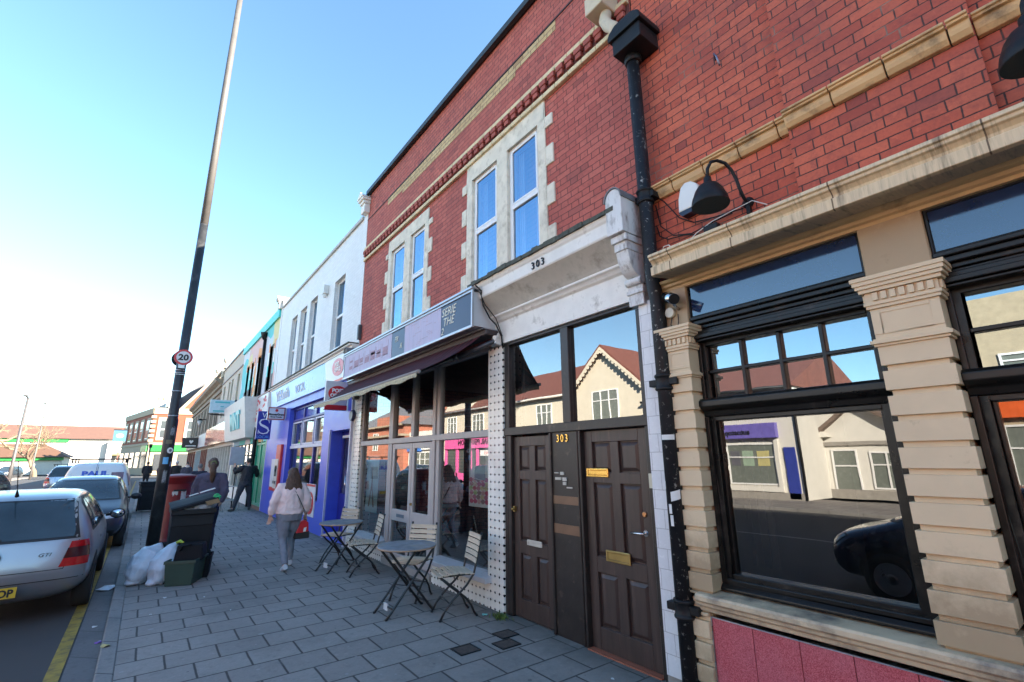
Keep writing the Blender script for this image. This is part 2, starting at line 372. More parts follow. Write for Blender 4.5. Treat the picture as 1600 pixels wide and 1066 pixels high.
WOOD_F = M('black_brown_frame', (.022, .016, .014), .42, var=.3, vs=6, bump=.2, bs=25, dirt=.12, dirtcol=(.10, .07, .05), ds=9)
BRASS = M('brass', (.70, .45, .13), .25, 1.0, var=.1)
BRASS_OLD = M('aged_brass', (.42, .30, .12), .38, 1.0, var=.2)
CHROME = M('steel', (.62, .62, .63), .18, 1.0, var=.05)
ALU = M('grey_taupe_frame', (.40, .36, .345), .45, var=.06, bump=.05)
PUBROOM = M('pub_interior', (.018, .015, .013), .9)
DARKROOM = M('dim_interior', (.07, .06, .052), .9, var=.25, vs=2)
ROOM2 = M('dim_interior_wall', (.28, .25, .22), .9, var=.2, vs=2)
GLASS = glass_mat('shop_glass', .15, (.86, .87, .86), wobble=.016)
GLASS_UP = glass_mat('upper_glass', .38, (.72, .80, .86), refl=(.46, .70, .96), wobble=.012)
GLASS_TR = glass_mat('transom_glass', .20, (.35, .35, .35), wobble=.025)
GLASS_CAR = glass_mat('car_glass', .09, (.30, .36, .36))
CURT = M('net_curtain', (.55, .58, .62), .9, var=.1)
ROOF_DK = M('roof_dark', (.07, .065, .065), .8, bump=.3)
LETTER_W = M('white_lettering', (.78, .78, .76), .5, var=.02)
LETTER_K = M('black_lettering', (.012, .012, .014), .5, var=.02)
RUBBER = M('black_rubber', (.015, .015, .016), .7, var=.2)

# ================================================================== ground, road, pavement
m = MB(); m.face([(-900, -900, -.2), (900, -900, -.2), (900, 1500, -.2), (-900, 1500, -.2)])
struct(m.build('ground', M('ground_far', (.10, .10, .085), .95, var=.3, vs=.05)))
m = MB(); m.face([(-70, -60, -.1), (30, -60, -.1), (30, 150, -.1), (-70, 150, -.1)]); struct(m.build('road', ASPH))
m = MB(); m.box(.042, 14, -40, 62, -.19, 0); struct(m.build('pavement', PAVE))
m = MB(); m.box(-.085, .042, -40, 62, -.19, .004); struct(m.build('kerb', KERB, bevel=.012, seg=2))
m = MB(); m.box(-.31, -.085, -40, 62, -.19, -.095); struct(m.build('gutter', GUT))
m = MB()
YEL = M('yellow_road_paint', (.34, .23, .035), .8, var=.25, vs=9, dirt=.55, dirtcol=(.06, .055, .045), ds=7)
m.face([(-.43, -40, -.095), (-.325, -40, -.095), (-.325, 60, -.095), (-.43, 60, -.095)]); struct(m.build('road_marking', YEL))
m = MB()
for k in range(16): m.face([(-4.75, -20 + k * 6, -.095), (-4.65, -20 + k * 6, -.095), (-4.65, -16.5 + k * 6, -.095), (-4.75, -16.5 + k * 6, -.095)])
struct(m.build('road_marking', M('white_road_paint', (.5, .5, .48), .8, var=.2, vs=6, dirt=.35, dirtcol=(.08, .08, .08))))
m = MB(); m.box(-14.2, -10.2, -40, 62, -.19, .0); struct(m.build('pavement', PAVE))
m = MB(); m.box(-10.2, -10.07, -40, 62, -.19, .004); struct(m.build('kerb', KERB, bevel=.012))
m = MB(); m.box(-40, -11, 62, 85, -.19, -.02); struct(m.build('pavement', PAVE))
# covers in the footway
cv = None
for i, (a, b, lab) in enumerate([((2.49, 2.68, 4.06, 4.23), .0, 'small square water meter cover nearest the kerb, alone in its slab'), ((3.01, 3.19, 4.15, 4.31), .0, 'small square cover nearest the tiled pier, upper of the pair'), ((2.86, 3.05, 3.94, 4.10), .0, 'small square cover lower of the pair in front of the left brown door')]):
    m = MB(); x0, x1, y0, y1 = a
    m.box(x0, x1, y0, y1, -.02, .006); 
    o = m.build('meter_cover', M('rusty_iron', (.075, .055, .045), .8, var=.3, vs=30, bump=.5, bs=90)); 
    f_ = MB(); 
    f_.box(x0 - .012, x1 + .012, y0 - .012, y0, -.02, .009); f_.box(x0 - .012, x1 + .012, y1, y1 + .012, -.02, .009); f_.box(x0 - .012, x0, y0, y1, -.02, .009); f_.box(x1, x1 + .012, y0, y1, -.02, .009)
    f_.build('frame', IRON, o); tag(o, lab, 'utility cover', 'covers set in the pavement')
# ================================================================== red brick building 303
B3 = thing('brick_shop_building', 'red brick shop building with cream dentil band and number 303 above brown doors', 'building', (F + 4, 6.3, 0))
Y0, Y1 = 2.40, 10.15
W1 = dict(o=(3.80, 5.65, 4.02, 6.15), l=[(3.95, 4.60), (4.85, 5.50)], z=(4.1, 5.88)); W2 = dict(o=(6.93, 8.71, 4.02, 6.08), l=[(7.08, 7.66), (7.93, 8.56)], z=(4.1, 5.83))
m = MB(); wall_x(m, F, Y0, Y1, 3.2, 7.9, [W1['o'], W2['o']], depth=.2, thick=.35); m.build('wall', BRICK, B3)
m = MB(); m.box(F + .36, F + 8, Y0 + .01, Y0 + .2, 0, 7.7); m.box(F + .36, F + 8, Y1 - .2, Y1 - .01, 0, 7.7); m.box(F + 7.8, F + 8, Y0 + .2, Y1 - .2, 0, 7.7); m.build('wall', BRICK, B3)
m = MB(); m.profile_y([(F + .36, 7.5), (F + 8, 7.5), (F + 4.5, 8.3)], Y0 + .02, Y1 - .02); m.build('roof', ROOF_DK, B3)
m = MB(); m.box(F - .07, F + .4, Y0 - .02, Y1 + .02, 7.9, 7.94); m.box(F - .09, F - .02, Y0, Y1, 7.86, 7.96); m.build('coping', M('dark_gutter', (.02, .024, .024), .5), B3)
m = MB(); m.box(F - .004, F, 3.55, 8.95, 7.055, 7.205); m.box(F - .004, F, 4.4, 8.2, 6.98, 7.055) ; m.build('ochre_band', BRICK_OCH, B3)
m = MB(); m.box(F - .012, F, Y0, 10.15, 7.21, 7.225); m.build('drip_course', M('dark_joint', (.04, .02, .018)), B3)
# dentil course
m = MB(); 
for z in ((6.14, 6.205), (6.405, 6.47)):
    y = 2.42
    while y < 10.1:
        m.box(F - .055, F, y, min(y + .222, 10.14), *z); y += .227
m.build('string_course', M('cream_stone_course', (.66, .53, .32), .75, var=.14, vs=7, bump=.2, dirt=.3, dirtcol=(.25, .17, .09)), B3, bevel=.006)
m = MB(); m.box(F - .008, F, 2.42, 10.14, 6.206, 6.404); m.build('dentil_recess', M('shaded_recess_brick', (.10, .03, .025), .9), B3)  # brick behind the dentils coloured dark, painting in the shade of the gaps
m = MB(); y = 2.47
while y < 10.1:
    m.box(F - .05, F - .008, y, y + .095, 6.26, 6.33); m.box(F - .062, F - .008, y - .012, y + .107, 6.33, 6.403); y += .158
m.build('dentil', M('dentil_brick', (.34, .085, .065), .85, var=.25, vs=9, bump=.3), B3, bevel=.005)
def stone_window(W, name='window'):
    y0, y1, z0, z1 = W['o']; (a, b), (c, d) = W['l']; zs, zt = W['z']
    s = MB(); X0 = F - .018; X1 = F + .19
    s.box(X0, X1, y0, y1, zt, z1); s.box(X0 - .02, X1, y0 - .1, y1 + .1, z0 - .1, zs)          # lintel, sill
    s.box(X0, X1, y0, a, zs, zt); s.box(X0, X1, d, y1, zs, zt); s.box(X0, X1, b, c, zs, zt)
    k = 0; z = zs
    while z < zt - .05:
        h = .27; zz = min(z + h, zt)
        if k % 2 == 0:
            s.box(X0 - .003, F + .02, y0 - .14, y0, z, zz); s.box(X0 - .003, F + .02, y1, y1 + .14, z, zz)
        z = zz; k += 1
    st = s.build('stone_surround', STONE, B3, bevel=.012, seg=2)
    for (p, q) in ((a, b), (c, d)):
        f_ = MB(); zm = zs + (zt - zs) * .49
        frame_x(f_, F + .03, F + .09, p, q, zs, zt, .068); f_.box(F + .025, F + .09, p + .05, q - .05, zm - .035, zm + .035)
        frame_x(f_, F + .02, F + .045, p + .05, q - .05, zm + .03, zt - .05, .03); 
        win = f_.build(name, UPVC, B3, bevel=.004)
        pane_x(F + .05, p + .055, q - .055, zs + .055, zm - .03).build('pane', GLASS_UP, win); pane_x(F + .035, p + .078, q - .078, zm + .06, zt - .078).build('pane', GLASS_UP, win)
        cu = MB(); n = 9
        for i in range(n):
            yy = p + .05 + i * .022; cu.box(F + .16 + (.012 if i % 2 else 0), F + .17 + (.012 if i % 2 else 0), yy, yy + .022, zs + .1, zt - .05)
        for i in range(5):
            yy = q - .05 - i * .022; cu.box(F + .16 + (.012 if i % 2 else 0), F + .17 + (.012 if i % 2 else 0), yy - .022, yy, zs + .1, zt - .05)
        cu.build('curtain', CURT, win)
stone_window(W1); stone_window(W2)
m = MB(); m.box(F + .8, F + .82, Y0 + .3, Y1 - .3, 3.9, 6.6); m.build('room_back', DARKROOM, B3)
# ---------------- ground floor piers, risers
m = MB(); m.box(F, F + .3, 4.74, 5.07, 0, 3.10); m.box(F, F + .3, 9.74, 10.09, 0, 3.10); m.build('tiled_pier', TILE, B3)
m = MB(); m.box(F - .01, F + .2, 10.09, 10.15, 0, 3.3); m.build('trim', WHITE_P, B3)
m = MB(); m.box(F + .005, F + .25, 5.07, 6.5, 0, .27); m.box(F + .005, F + .25, 8.3, 9.74, 0, .27); m.build('stall_riser', TILE, B3)
m = MB(); m.profile_y([(F - .09, .27), (F + .1, .27), (F + .1, .37), (F - .09, .33)], 5.0, 6.52); m.profile_y([(F - .09, .27), (F + .1, .27), (F + .1, .37), (F - .09, .33)], 8.28, 9.8)
m.build('window_sill', M('pale_grey_sill', (.46, .45, .47), .5, var=.1, dirt=.2), B3, bevel=.006)
m = MB(); m.box(F - .02, F + .5, 6.52, 8.28, 0, .10); m.build('door_step', M('step_stone', (.3, .28, .26), .8), B3)
# shopfront frame
m = MB(); xa, xb = F + .04, F + .12
for (a, b) in ((5.07, 5.13), (6.44, 6.53), (8.27, 8.35), (9.68, 9.74)): m.box(xa, xb, a, b, .3, 3.16)
m.box(xa - .01, xb - .01, 6.56, 6.65, .1, 3.15); m.box(xa - .01, xb - .01, 8.16, 8.25, .1, 3.15)
m.box(xa - .004, xb, 7.31, 7.42, 2.07, 3.14)
m.box(xa - .02, xb + .01, 5.07, 9.74, 1.97, 2.06); m.box(xa, xb, 5.07, 9.74, 3.10, 3.18); m.box(xa, xb, 5.13, 6.44, .3, .36); m.box(xa, xb, 8.35, 9.68, .3, .36)
m.build('shopfront_frame', ALU, B3, bevel=.006)
for (a, b, c, d) in ((5.13, 6.44, .36, 1.97), (5.13, 6.44, 2.06, 3.10), (8.35, 9.68, .36, 1.97), (8.35, 9.68, 2.06, 3.10), (6.65, 7.31, 2.06, 3.10), (7.42, 8.16, 2.06, 3.10)):
    pane_x(F + .085, a, b, c, d).build('shop_window_pane', GLASS, B3)
for (a, b, sgn) in ((6.66, 7.36, 0), (7.375, 8.15, 1)):
    f_ = MB(); xx = F + .045; 
    frame_x(f_, xx, xx + .05, a, b, .11, 1.96, .085, .09); f_.box(xx, xx + .05, a + .085, b - .085, .70, .88)
    dr = f_.build('cafe_door', M('door_taupe', (.44, .40, .385), .45, var=.06), B3, bevel=.005)
    pane_x(xx + .025, a + .085, b - .085, .20, .70).build('pane', GLASS, dr); pane_x(xx + .025, a + .085, b - .085, .88, 1.87).build('pane', GLASS, dr)
    if sgn:
        q = MB(); q.box(xx - .008, xx, 7.58, 7.86, .765, .815); q.build('letter_plate', M('plate_blue_grey', (.12, .16, .20), .4), dr)
    else:
        q = MB(); q.box(xx - .02, xx, 7.30, 7.33, .98, 1.02); q.tube([(xx - .03, 7.315, 1.0), (xx, 7.315, 1.0)], .014); q.build('lock', BRASS_OLD, dr)
# cafe interior
m = MB(); m.box(F + .3, F + 6, 4.8, 10.0, .02, .06); m.build('cafe_floor', M('cafe_floor', (.07, .06, .055), .5), B3)
m = MB(); m.box(F + 5.9, F + 6, 4.8, 10.0, .06, 3.3); m.box(F + .4, F + 5.9, 4.76, 4.8, .06, 3.3); m.box(F + .4, F + 5.9, 10.0, 10.04, .06, 3.3); m.box(F + .3, F + 6, 4.8, 10, 3.3, 3.34); m.build('cafe_room', ROOM2, B3)
m = MB(); m.box(F + 3.2, F + 3.7, 5.2, 7.6, .06, 1.05); m.box(F + 3.15, F + 3.75, 5.15, 7.65, 1.05, 1.09); m.build('counter', M('counter_dark', (.05, .045, .04), .4), B3, bevel=.01)
# ---------------- door bay: fascia, cove, flashing
m = MB(); m.profile_y([(F - .02, 3.12), (F + .06, 3.12), (F + .06, 3.5), (F - .10, 3.5), (F - .10, 3.475), (F - .075, 3.46), (F - .06, 3.445), (F - .05, 3.43), (F - .02, 3.41)], 2.56, 4.97); m.build('fascia_board', WHITE_P, B3, bevel=.004)
pr = [(F - .095, 3.5)]
for i in range(9):
    t_ = i / 8; pr.append((F - .10 - .17 * t_ ** 1.25, 3.505 + .205 * t_))
m = MB(); m.profile_y(pr + [(F, 3.71), (F, 3.5)], 2.58, 4.96); m.build('cove_panel', COVE, B3)
m = MB(); m.profile_y([(F - .275, 3.71), (F - .285, 3.73), (F - .285, 3.85), (F - .30, 3.87), (F - .32, 3.915), (F, 3.915), (F, 3.71)], 2.57, 4.97); m.build('cornice', WHITE_P, B3, bevel=.004)
m = MB(); random.seed(3)
for i in range(26):
    y = 2.55 + i * .0975; m.box(F - .335 - random.random() * .015, F, y, y + .0975, 3.905 + random.random() * .006, 3.945 + random.random() * .022)
m.build('lead_flashing', LEAD, B3)
m = MB()
for i in range(50):
    y = 4.95 + i * .1; m.box(F - .36 - random.random() * .015, F, y, y + .1, 3.80 + random.random() * .006, 3.835 + random.random() * .02)
m.build('lead_flashing', LEAD, B3)
m = MB(); [m.text(ch, .12, (F - .287, 3.79 - i * .083, 3.745), (0, -1, 0), depth=.014) for i, ch in enumerate('303')]; m.build('house_number', LETTER_K, B3)
def console(y0, y1, mt, nm='console_bracket', dz=0):
    m = MB(); yc = (y0 + y1) / 2; h = (y1 - y0) / 2
    arch = [(y0, 3.67), (y0, 4.01)] + [(yc - h * math.cos(a), 4.01 + h * 1.15 * math.sin(a)) for a in [PI * i / 10 for i in range(1, 10)]] + [(y1, 4.01), (y1, 3.67)]
    m.prism(arch, lambda a, b, d: (d, a, b + dz), F - .335, F + .02)
    m.box(F - .27, F, y0 + .02, y1 - .02, 3.52 + dz, 3.67 + dz); m.box(F - .295, F, y0 + .005, y1 - .005, 3.60 + dz, 3.665 + dz)
    pf = [(F, 3.52), (F - .26, 3.52)] + [(F - .10 - .15 * math.cos(PI / 2 * i / 8), 3.52 - .23 * math.sin(PI / 2 * i / 8)) for i in range(1, 9)] + [(F - .09, 3.25), (F, 3.25)]
    m.prism([(a, b) for a, b in pf], lambda a, b, d: (a, d, b + dz), y0 + .025, y1 - .025)
    m.tube([(F - .105, y0 + .005, 3.255 + dz), (F - .105, y1 - .005, 3.255 + dz)], .038, 12)
    m.box(F - .10, F, y0 + .01, y1 - .01, 3.03 + dz, 3.22 + dz); m.box(F - .115, F, y0, y1, 3.14 + dz, 3.18 + dz)
    o = m.build(nm, mt, B3, bevel=.006, seg=2)
    c = MB(); c.prism([(yc - (h + .012) * math.cos(a), 4.012 + (h + .012) * 1.15 * math.sin(a)) for a in [PI * i / 12 for i in range(13)]] + [(yc + h * math.cos(a), 4.012 + h * 1.15 * math.sin(a)) for a in [PI * i / 12 for i in range(13)]], lambda a, b, d: (d, a, b + dz), F - .345, F + .02)
    c.build('lead_cap', M('lead_grey', (.16, .165, .17), .6), o); return o
console(2.455, 2.64, WHITE_PEEL); console(9.93, 10.12, M('weathered_board', (.17, .15, .13), .85, var=.3, vs=10, bump=.6, bs=20, stretch=(1, 1, .2)), dz=-.08)
m = MB(); m.box(F - .06, F + .06, 2.425, 2.56, .09, 3.06); m.build('white_tile_strip', brick_mat('white_tiles', (.68, .69, .70), (.74, .75, .75), (.42, .42, .42), L=.16, row=.15, joint=.003, stretcher=True, soot=0, bumpS=.2, dark=(.6, .6, .6), paint=True), B3)
m = MB(); m.box(F - .04, F + .2, 2.42, 2.57, -.02, .09); m.build('plinth', M('grey_plinth', (.3, .29, .27), .8), B3)
# joinery of the door bay
m = MB(); x0, x1 = F + .02, F + .12
for (a, b) in ((2.56, 2.665), (3.58, 3.70), (4.65, 4.755)): m.box(x0, x1, a, b, 2.05, 3.15)
m.box(x0 - .004, x1, 2.56, 4.755, 3.085, 3.16); m.box(x0 - .012, x1, 2.56, 4.755, 1.965, 2.06)
m.box(x0, x1, 2.56, 2.66, 0, 1.97); m.box(x0, x1, 4.68, 4.755, 0, 1.97)
for (a, b) in ((3.455, 3.485), (3.495, 3.515), (3.90, 3.93)): m.box(x0 - .008, x1, a, b, 0, 1.965)
m.box(x0, x1, 4.62, 4.68, 0, 1.965)
m.build('door_frame', WOOD_F, B3, bevel=.006)
m = MB(); m.box(F + .035, F + .11, 3.515, 3.90, 0, 1.965); m.build('post_panel', WOOD_F, B3)
for (a, b) in ((2.665, 3.58), (3.70, 4.65)): pane_x(F + .075, a, b, 2.06, 3.085).build('transom_pane', GLASS_TR, B3)
m = MB(); m.box(F + .35, F + .37, 2.5, 4.74, 0, 3.2); m.build('hall_back', DARKROOM, B3)
def panel_door(y0, y1, zt, nm, plates):
    m = MB(); X = F + .065; w_ = y1 - y0
    st = .105; mid = .10; yc = (y0 + y1) / 2
    rails = [(.012, .20), (.66, .80), (1.46, 1.56), (zt - .11, zt)]
    m.box(X, X + .045, y0, y0 + st, .012, zt); m.box(X, X + .045, y1 - st, y1, .012, zt); m.box(X + .0005, X + .045, yc - mid / 2, yc + mid / 2, .2, zt - .11)
    for a, b in rails: m.box(X + .001, X + .045, y0 + st, y1 - st, a, b)
    d = m.build(nm, WOOD_D, B3, bevel=.004)
    for (a, b) in ((.20, .66), (.80, 1.46), (1.56, zt - .11)):
        for (p, q) in ((y0 + st, yc - mid / 2), (yc + mid / 2, y1 - st)):
            k = MB(); k.box(X + .03, X + .04, p, q, a, b); e = .045
            P = [(X + .028, p + .012, a + .012), (X + .028, q - .012, a + .012), (X + .028, q - .012, b - .012), (X + .028, p + .012, b - .012)]; Q = [(X + .010, p + e, a + e), (X + .010, q - e, a + e), (X + .010, q - e, b - e), (X + .010, p + e, b - e)]
            k.face(Q[::-1])
            for i in range(4): j = (i + 1) % 4; k.face([P[j], P[i], Q[i], Q[j]])
            k.build('panel', WOOD_D, d)
    for (a, b, c, e, mt, nn) in plates:
        k = MB(); frame_x(k, X - .014, X - .0005, a, b, c, e, .02, .018); k.box(X - .008, X - .0005, a + .02, b - .02, c + .018, e - .018); k.build(nn, mt, d, bevel=.003)
    return d
dR = panel_door(2.67, 3.45, 1.955, 'front_door', [(3.14, 3.42, 1.515, 1.595, BRASS, 'letter_box'), (2.94, 3.22, .775, .87, BRASS_OLD, 'letter_box')])
dL = panel_door(3.94, 4.62, 1.945, 'front_door', [(4.13, 4.38, .765, .82, M('plate_pale', (.55, .5, .42), .4), 'letter_plate')])
X = F + .065
k = MB(); k.lathe([(.026, 0), (.026, .008)], (X, 2.755, 1.06), (-1, 0, 0)); k.tube([(X - .008, 2.755, 1.06), (X - .05, 2.755, 1.06), (X - .055, 2.77, 1.06), (X - .055, 2.875, 1.056)], .0105, 10); k.build('door_handle', CHROME, dR)
k = MB(); k.lathe([(.024, 0), (.024, .008), (.018, .014)], (X, 2.755, 1.215), (-1, 0, 0)); k.build('lock', M('copper', (.55, .27, .13), .35, 1.0), dR)
k = MB(); k.box(X - .03, X - .001, 4.575, 4.605, 1.10, 1.16); k.tube([(X - .03, 4.59, 1.13), (X - .06, 4.59, 1.13)], .012, 8); k.build('door_handle', BRASS_OLD, dL)
k = MB(); k.box(F + .004, F + .019, 2.60, 2.64, 1.44, 1.56); k.build('bell_push', M('cream_plastic', (.6, .56, .42), .4), B3)
k = MB(); [k.text(ch, .11, (F + .033, 3.82 - i * .067, 1.862), (0, -1, 0), depth=.008, sx=.9) for i, ch in enumerate('303')]; k.build('house_number', BRASS, B3)
k = MB(); 
for (a, b, c, e) in ((3.80, 3.86, 1.54, 1.55), (3.72, 3.77, 1.525, 1.555), (3.68, 3.74, 1.465, 1.50), (3.69, 3.735, 1.425, 1.455), (3.76, 3.85, 1.475, 1.50), (3.60, 3.68, 1.395, 1.407)): k.box(F + .022, F + .0345, a, b, c, e)
k.build('door_bells', M('bell_plastic', (.5, .48, .42), .4), B3)
k = MB(); k.box(F + .031, F + .0345, 3.52, 3.895, 1.235, 1.315); k.box(F + .031, F + .0345, 3.52, 3.895, .95, 1.04); k.build('brown_tape', M('parcel_tape', (.19, .105, .06), .35), B3)
k = MB(); k.box(F + .0, F + .11, 2.66, 3.455, -.01, .011); k.build('threshold', M('red_brown_threshold', (.32, .10, .055), .7), B3)
# ================================================================== the pub on the corner
PB = thing('pub_building', 'red brick building with cream terracotta pilasters, black framed windows and ochre string course', 'building', (F + 4, -1, 0))
YP0, YP1 = -4.3, 2.41
m = MB(); m.box(F, F + .35, YP0, YP1, 3.38, 9.2); m.box(F - .055, F, .13, 1.13, 3.38, 9.2); m.box(F - .055, F, -2.9, -1.9, 3.38, 9.2); m.build('wall', BRICK_PUB, PB)
m = MB(); m.box(F + .35, F + 8, YP0, YP0 + .2, -.1, 9); m.box(F + .35, F + 8, YP1 - .2, YP1 - .005, -.1, 9); m.box(F + 7.8, F + 8, YP0 + .2, YP1 - .2, -.1, 9); m.build('wall', BRICK, PB)
m = MB(); m.box(F + .1, F + 8, YP0 + .05, YP1 - .05, 9.0, 9.15); m.build('roof', ROOF_DK, PB)
# string course in blocks, stepping round the brick strip
m = MB(); random.seed(11)
def course(ya, yb, x):
    y = yb
    while y > ya + .02:
        q = max(ya, y - .30); e = .004
        pf = [(x + .06, 3.985), (x - .03, 3.99), (x - .052, 4.02), (x - .06, 4.045), (x - .06, 4.07), (x - .085, 4.075), (x - .085, 4.088), (x - .10, 4.092), (x - .10, 4.108), (x + .06, 4.125)]
        m.profile_y(pf, q + e, y - e); y = q
course(1.13, 2.40, F); course(.13, 1.13, F - .055); course(-1.9, .13, F); course(-2.9, -1.9, F - .055); course(YP0, -2.9, F)
m.build('string_course', OCH_TC, PB, bevel=.003)
m = MB(); m.box(F - .02, F, 1.14, 2.40, 3.995, 4.10); m.box(F - .075, F, .14, 1.12, 3.995, 4.10); m.box(F - .02, F, -1.9, .1, 3.995, 4.1); m.build('string_joint', M('sooty_joint', (.05, .035, .025), .9), PB)
# main cornice
pf = [(F, 3.41), (F - .33, 3.325), (F - .385, 3.31), (F - .39, 3.285), (F - .375, 3.28), (F - .372, 3.262), (F - .355, 3.255), (F - .335, 3.235), (F - .33, 3.215), (F - .36, 3.205), (F - .36, 3.135), (F - .33, 3.13), (F - .12, 3.165), (F, 3.165)]
m = MB(); m.profile_y(pf, YP0, 2.185)
m.build('cornice', CREAM_D, PB, bevel=.003)
m = MB()
for y in (.18, .86, 1.50, 2.0, -.6, -1.3): m.profile_y([(a - .002 if a < F - .05 else a, b) for a, b in pf[:12]], y, y + .007)
m.build('cornice_joint', M('joint_dark', (.16, .115, .075), .9), PB)
m = MB(); m.profile_y([(F, 3.165), (F - .115, 3.165), (F - .10, 3.145), (F - .075, 3.135), (F - .07, 3.115), (F - .05, 3.105), (F - .045, 3.085), (F, 3.08)], YP0, 2.30); m.build('bed_mould', M('terracotta_bed', (.56, .38, .18), .55, var=.1, dirt=.2, dirtcol=(.16, .1, .05)), PB)
PIERS = [(2.085, 2.295), (.535, .855), (-1.06, -.745), (-2.66, -2.345), (-4.26, -3.945)]
m = MB(); x0 = F - .045
for (a, b) in PIERS: m.box(x0, F + .2, a + .0, b, 2.74, 3.09)
m.build('frieze_block', CREAM, PB, bevel=.006)
def pier(a, b):
    m = MB(); xf = F - .09; XB = F + .15
    # capital
    pc = [(0, 2.735), (.075, 2.735), (.075, 2.715), (.065, 2.705), (.06, 2.685), (.045, 2.665), (.03, 2.655), (.03, 2.64), (0, 2.64)]
    for (z0, z1, e) in ((2.715, 2.74, .062), (2.69, 2.715, .055), (2.668, 2.69, .046), (2.645, 2.668, .034), (2.585, 2.645, .012), (2.565, 2.585, .022), (2.545, 2.565, .014), (2.36, 2.545, 0)):
        m.box(xf - e, XB, a - e, b + e, z0, z1)
    y = a + .006
    while y < b - .02:
        m.box(xf - .026, xf - .012, y, y + .028, 2.592, 2.640); y += .043
    x = xf + .004
    while x < F + .06:
        m.box(x, x + .025, a - .026, a - .012, 2.592, 2.640); m.box(x, x + .025, b + .012, b + .026, 2.592, 2.640); x += .043
    m.box(xf - .004, xf, a, a + .045, 2.39, 2.535); m.box(xf - .004, xf, b - .045, b, 2.39, 2.535); m.box(xf - .004, xf, a + .045, b - .045, 2.39, 2.415); m.box(xf - .004, xf, a + .045, b - .045, 2.515, 2.535)
    for (z0, z1, e) in ((2.315, 2.33, .012), (2.33, 2.352, .026), (2.352, 2.362, .012)): m.box(xf - e, XB, a - e, b + e, z0, z1)
    z = 2.315; 
    while z > .80:
        m.box(xf, XB, a, b, z - .112, z); m.box(xf + .022, XB, a + .022, b - .022, z - .145, z - .112); z -= .145
    m.box(xf, XB, a, b, .735, z)
    return m.build('pilaster', CREAM, PB, bevel=.005, seg=2)
for a, b in PIERS: pier(a, b)
# sill course and stall riser
m = MB(); m.profile_y([(F + .2, .755), (F - .13, .735), (F - .14, .72), (F - .14, .69), (F - .12, .68), (F - .115, .655), (F - .09, .645), (F - .085, .615), (F - .03, .605), (F + .2, .605)], YP0, 2.21); m.build('sill', M('terracotta_sill', (.56, .44, .29), .55, var=.12, bump=.1, dirt=.45, dirtcol=(.13, .11, .095), ds=4), PB, bevel=.004)
def terrazzo():
    mm, t, b = newmat('red_terrazzo'); tc = t.n('ShaderNodeTexCoord'); v = tc.outputs['Object']
    f = t.noise(v, 160, 2, .8); vo = t.n('ShaderNodeTexVoronoi'); vo.inputs['Scale'].default_value = 70; t.l(v, vo.inputs['Vector'])
    c = t.mix(t.ramp(f, .38, .62), (.34, .035, .05, 1), (.62, .16, .18, 1))
    big = t.noise(v, 3, 5); c = t.mix(t.m('MULTIPLY', t.ramp(big, .45, .75), .4), c, (.54, .18, .22, 1))
    sp = t.m('LESS_THAN', vo.outputs['Distance'], .10); c = t.mix(t.m('MULTIPLY', sp, .7), c, (.75, .55, .55, 1))
    t.l(c, b.inputs['Base Color']); b.inputs['Roughness'].default_value = .3; return mm
TZ = terrazzo(); m = MB(); y = 2.14
while y > YP0 + .3:
    m.box(F - .055, F + .1, y - .288, y, -.02, .575); y -= .292
m.build('terrazzo_panel', TZ, PB, bevel=.002)
m = MB(); m.box(F - .06, F + .1, YP0 + .1, 2.147, .575, .583); m.box(F - .06, F + .1, 2.14, 2.147, -.02, .575); m.build('metal_edging', M('alu_edge', (.6, .62, .66), .3, 1.0), PB)
m = MB(); z = 0
while z < .60:
    m.box(F - .09, F + .1, 2.147, 2.295, z, min(z + .112, .604)); m.box(F - .068, F + .1, 2.147, 2.273, z + .112, min(z + .145, .604)); z += .145
m.build('plinth_block', CREAM, PB, bevel=.005)
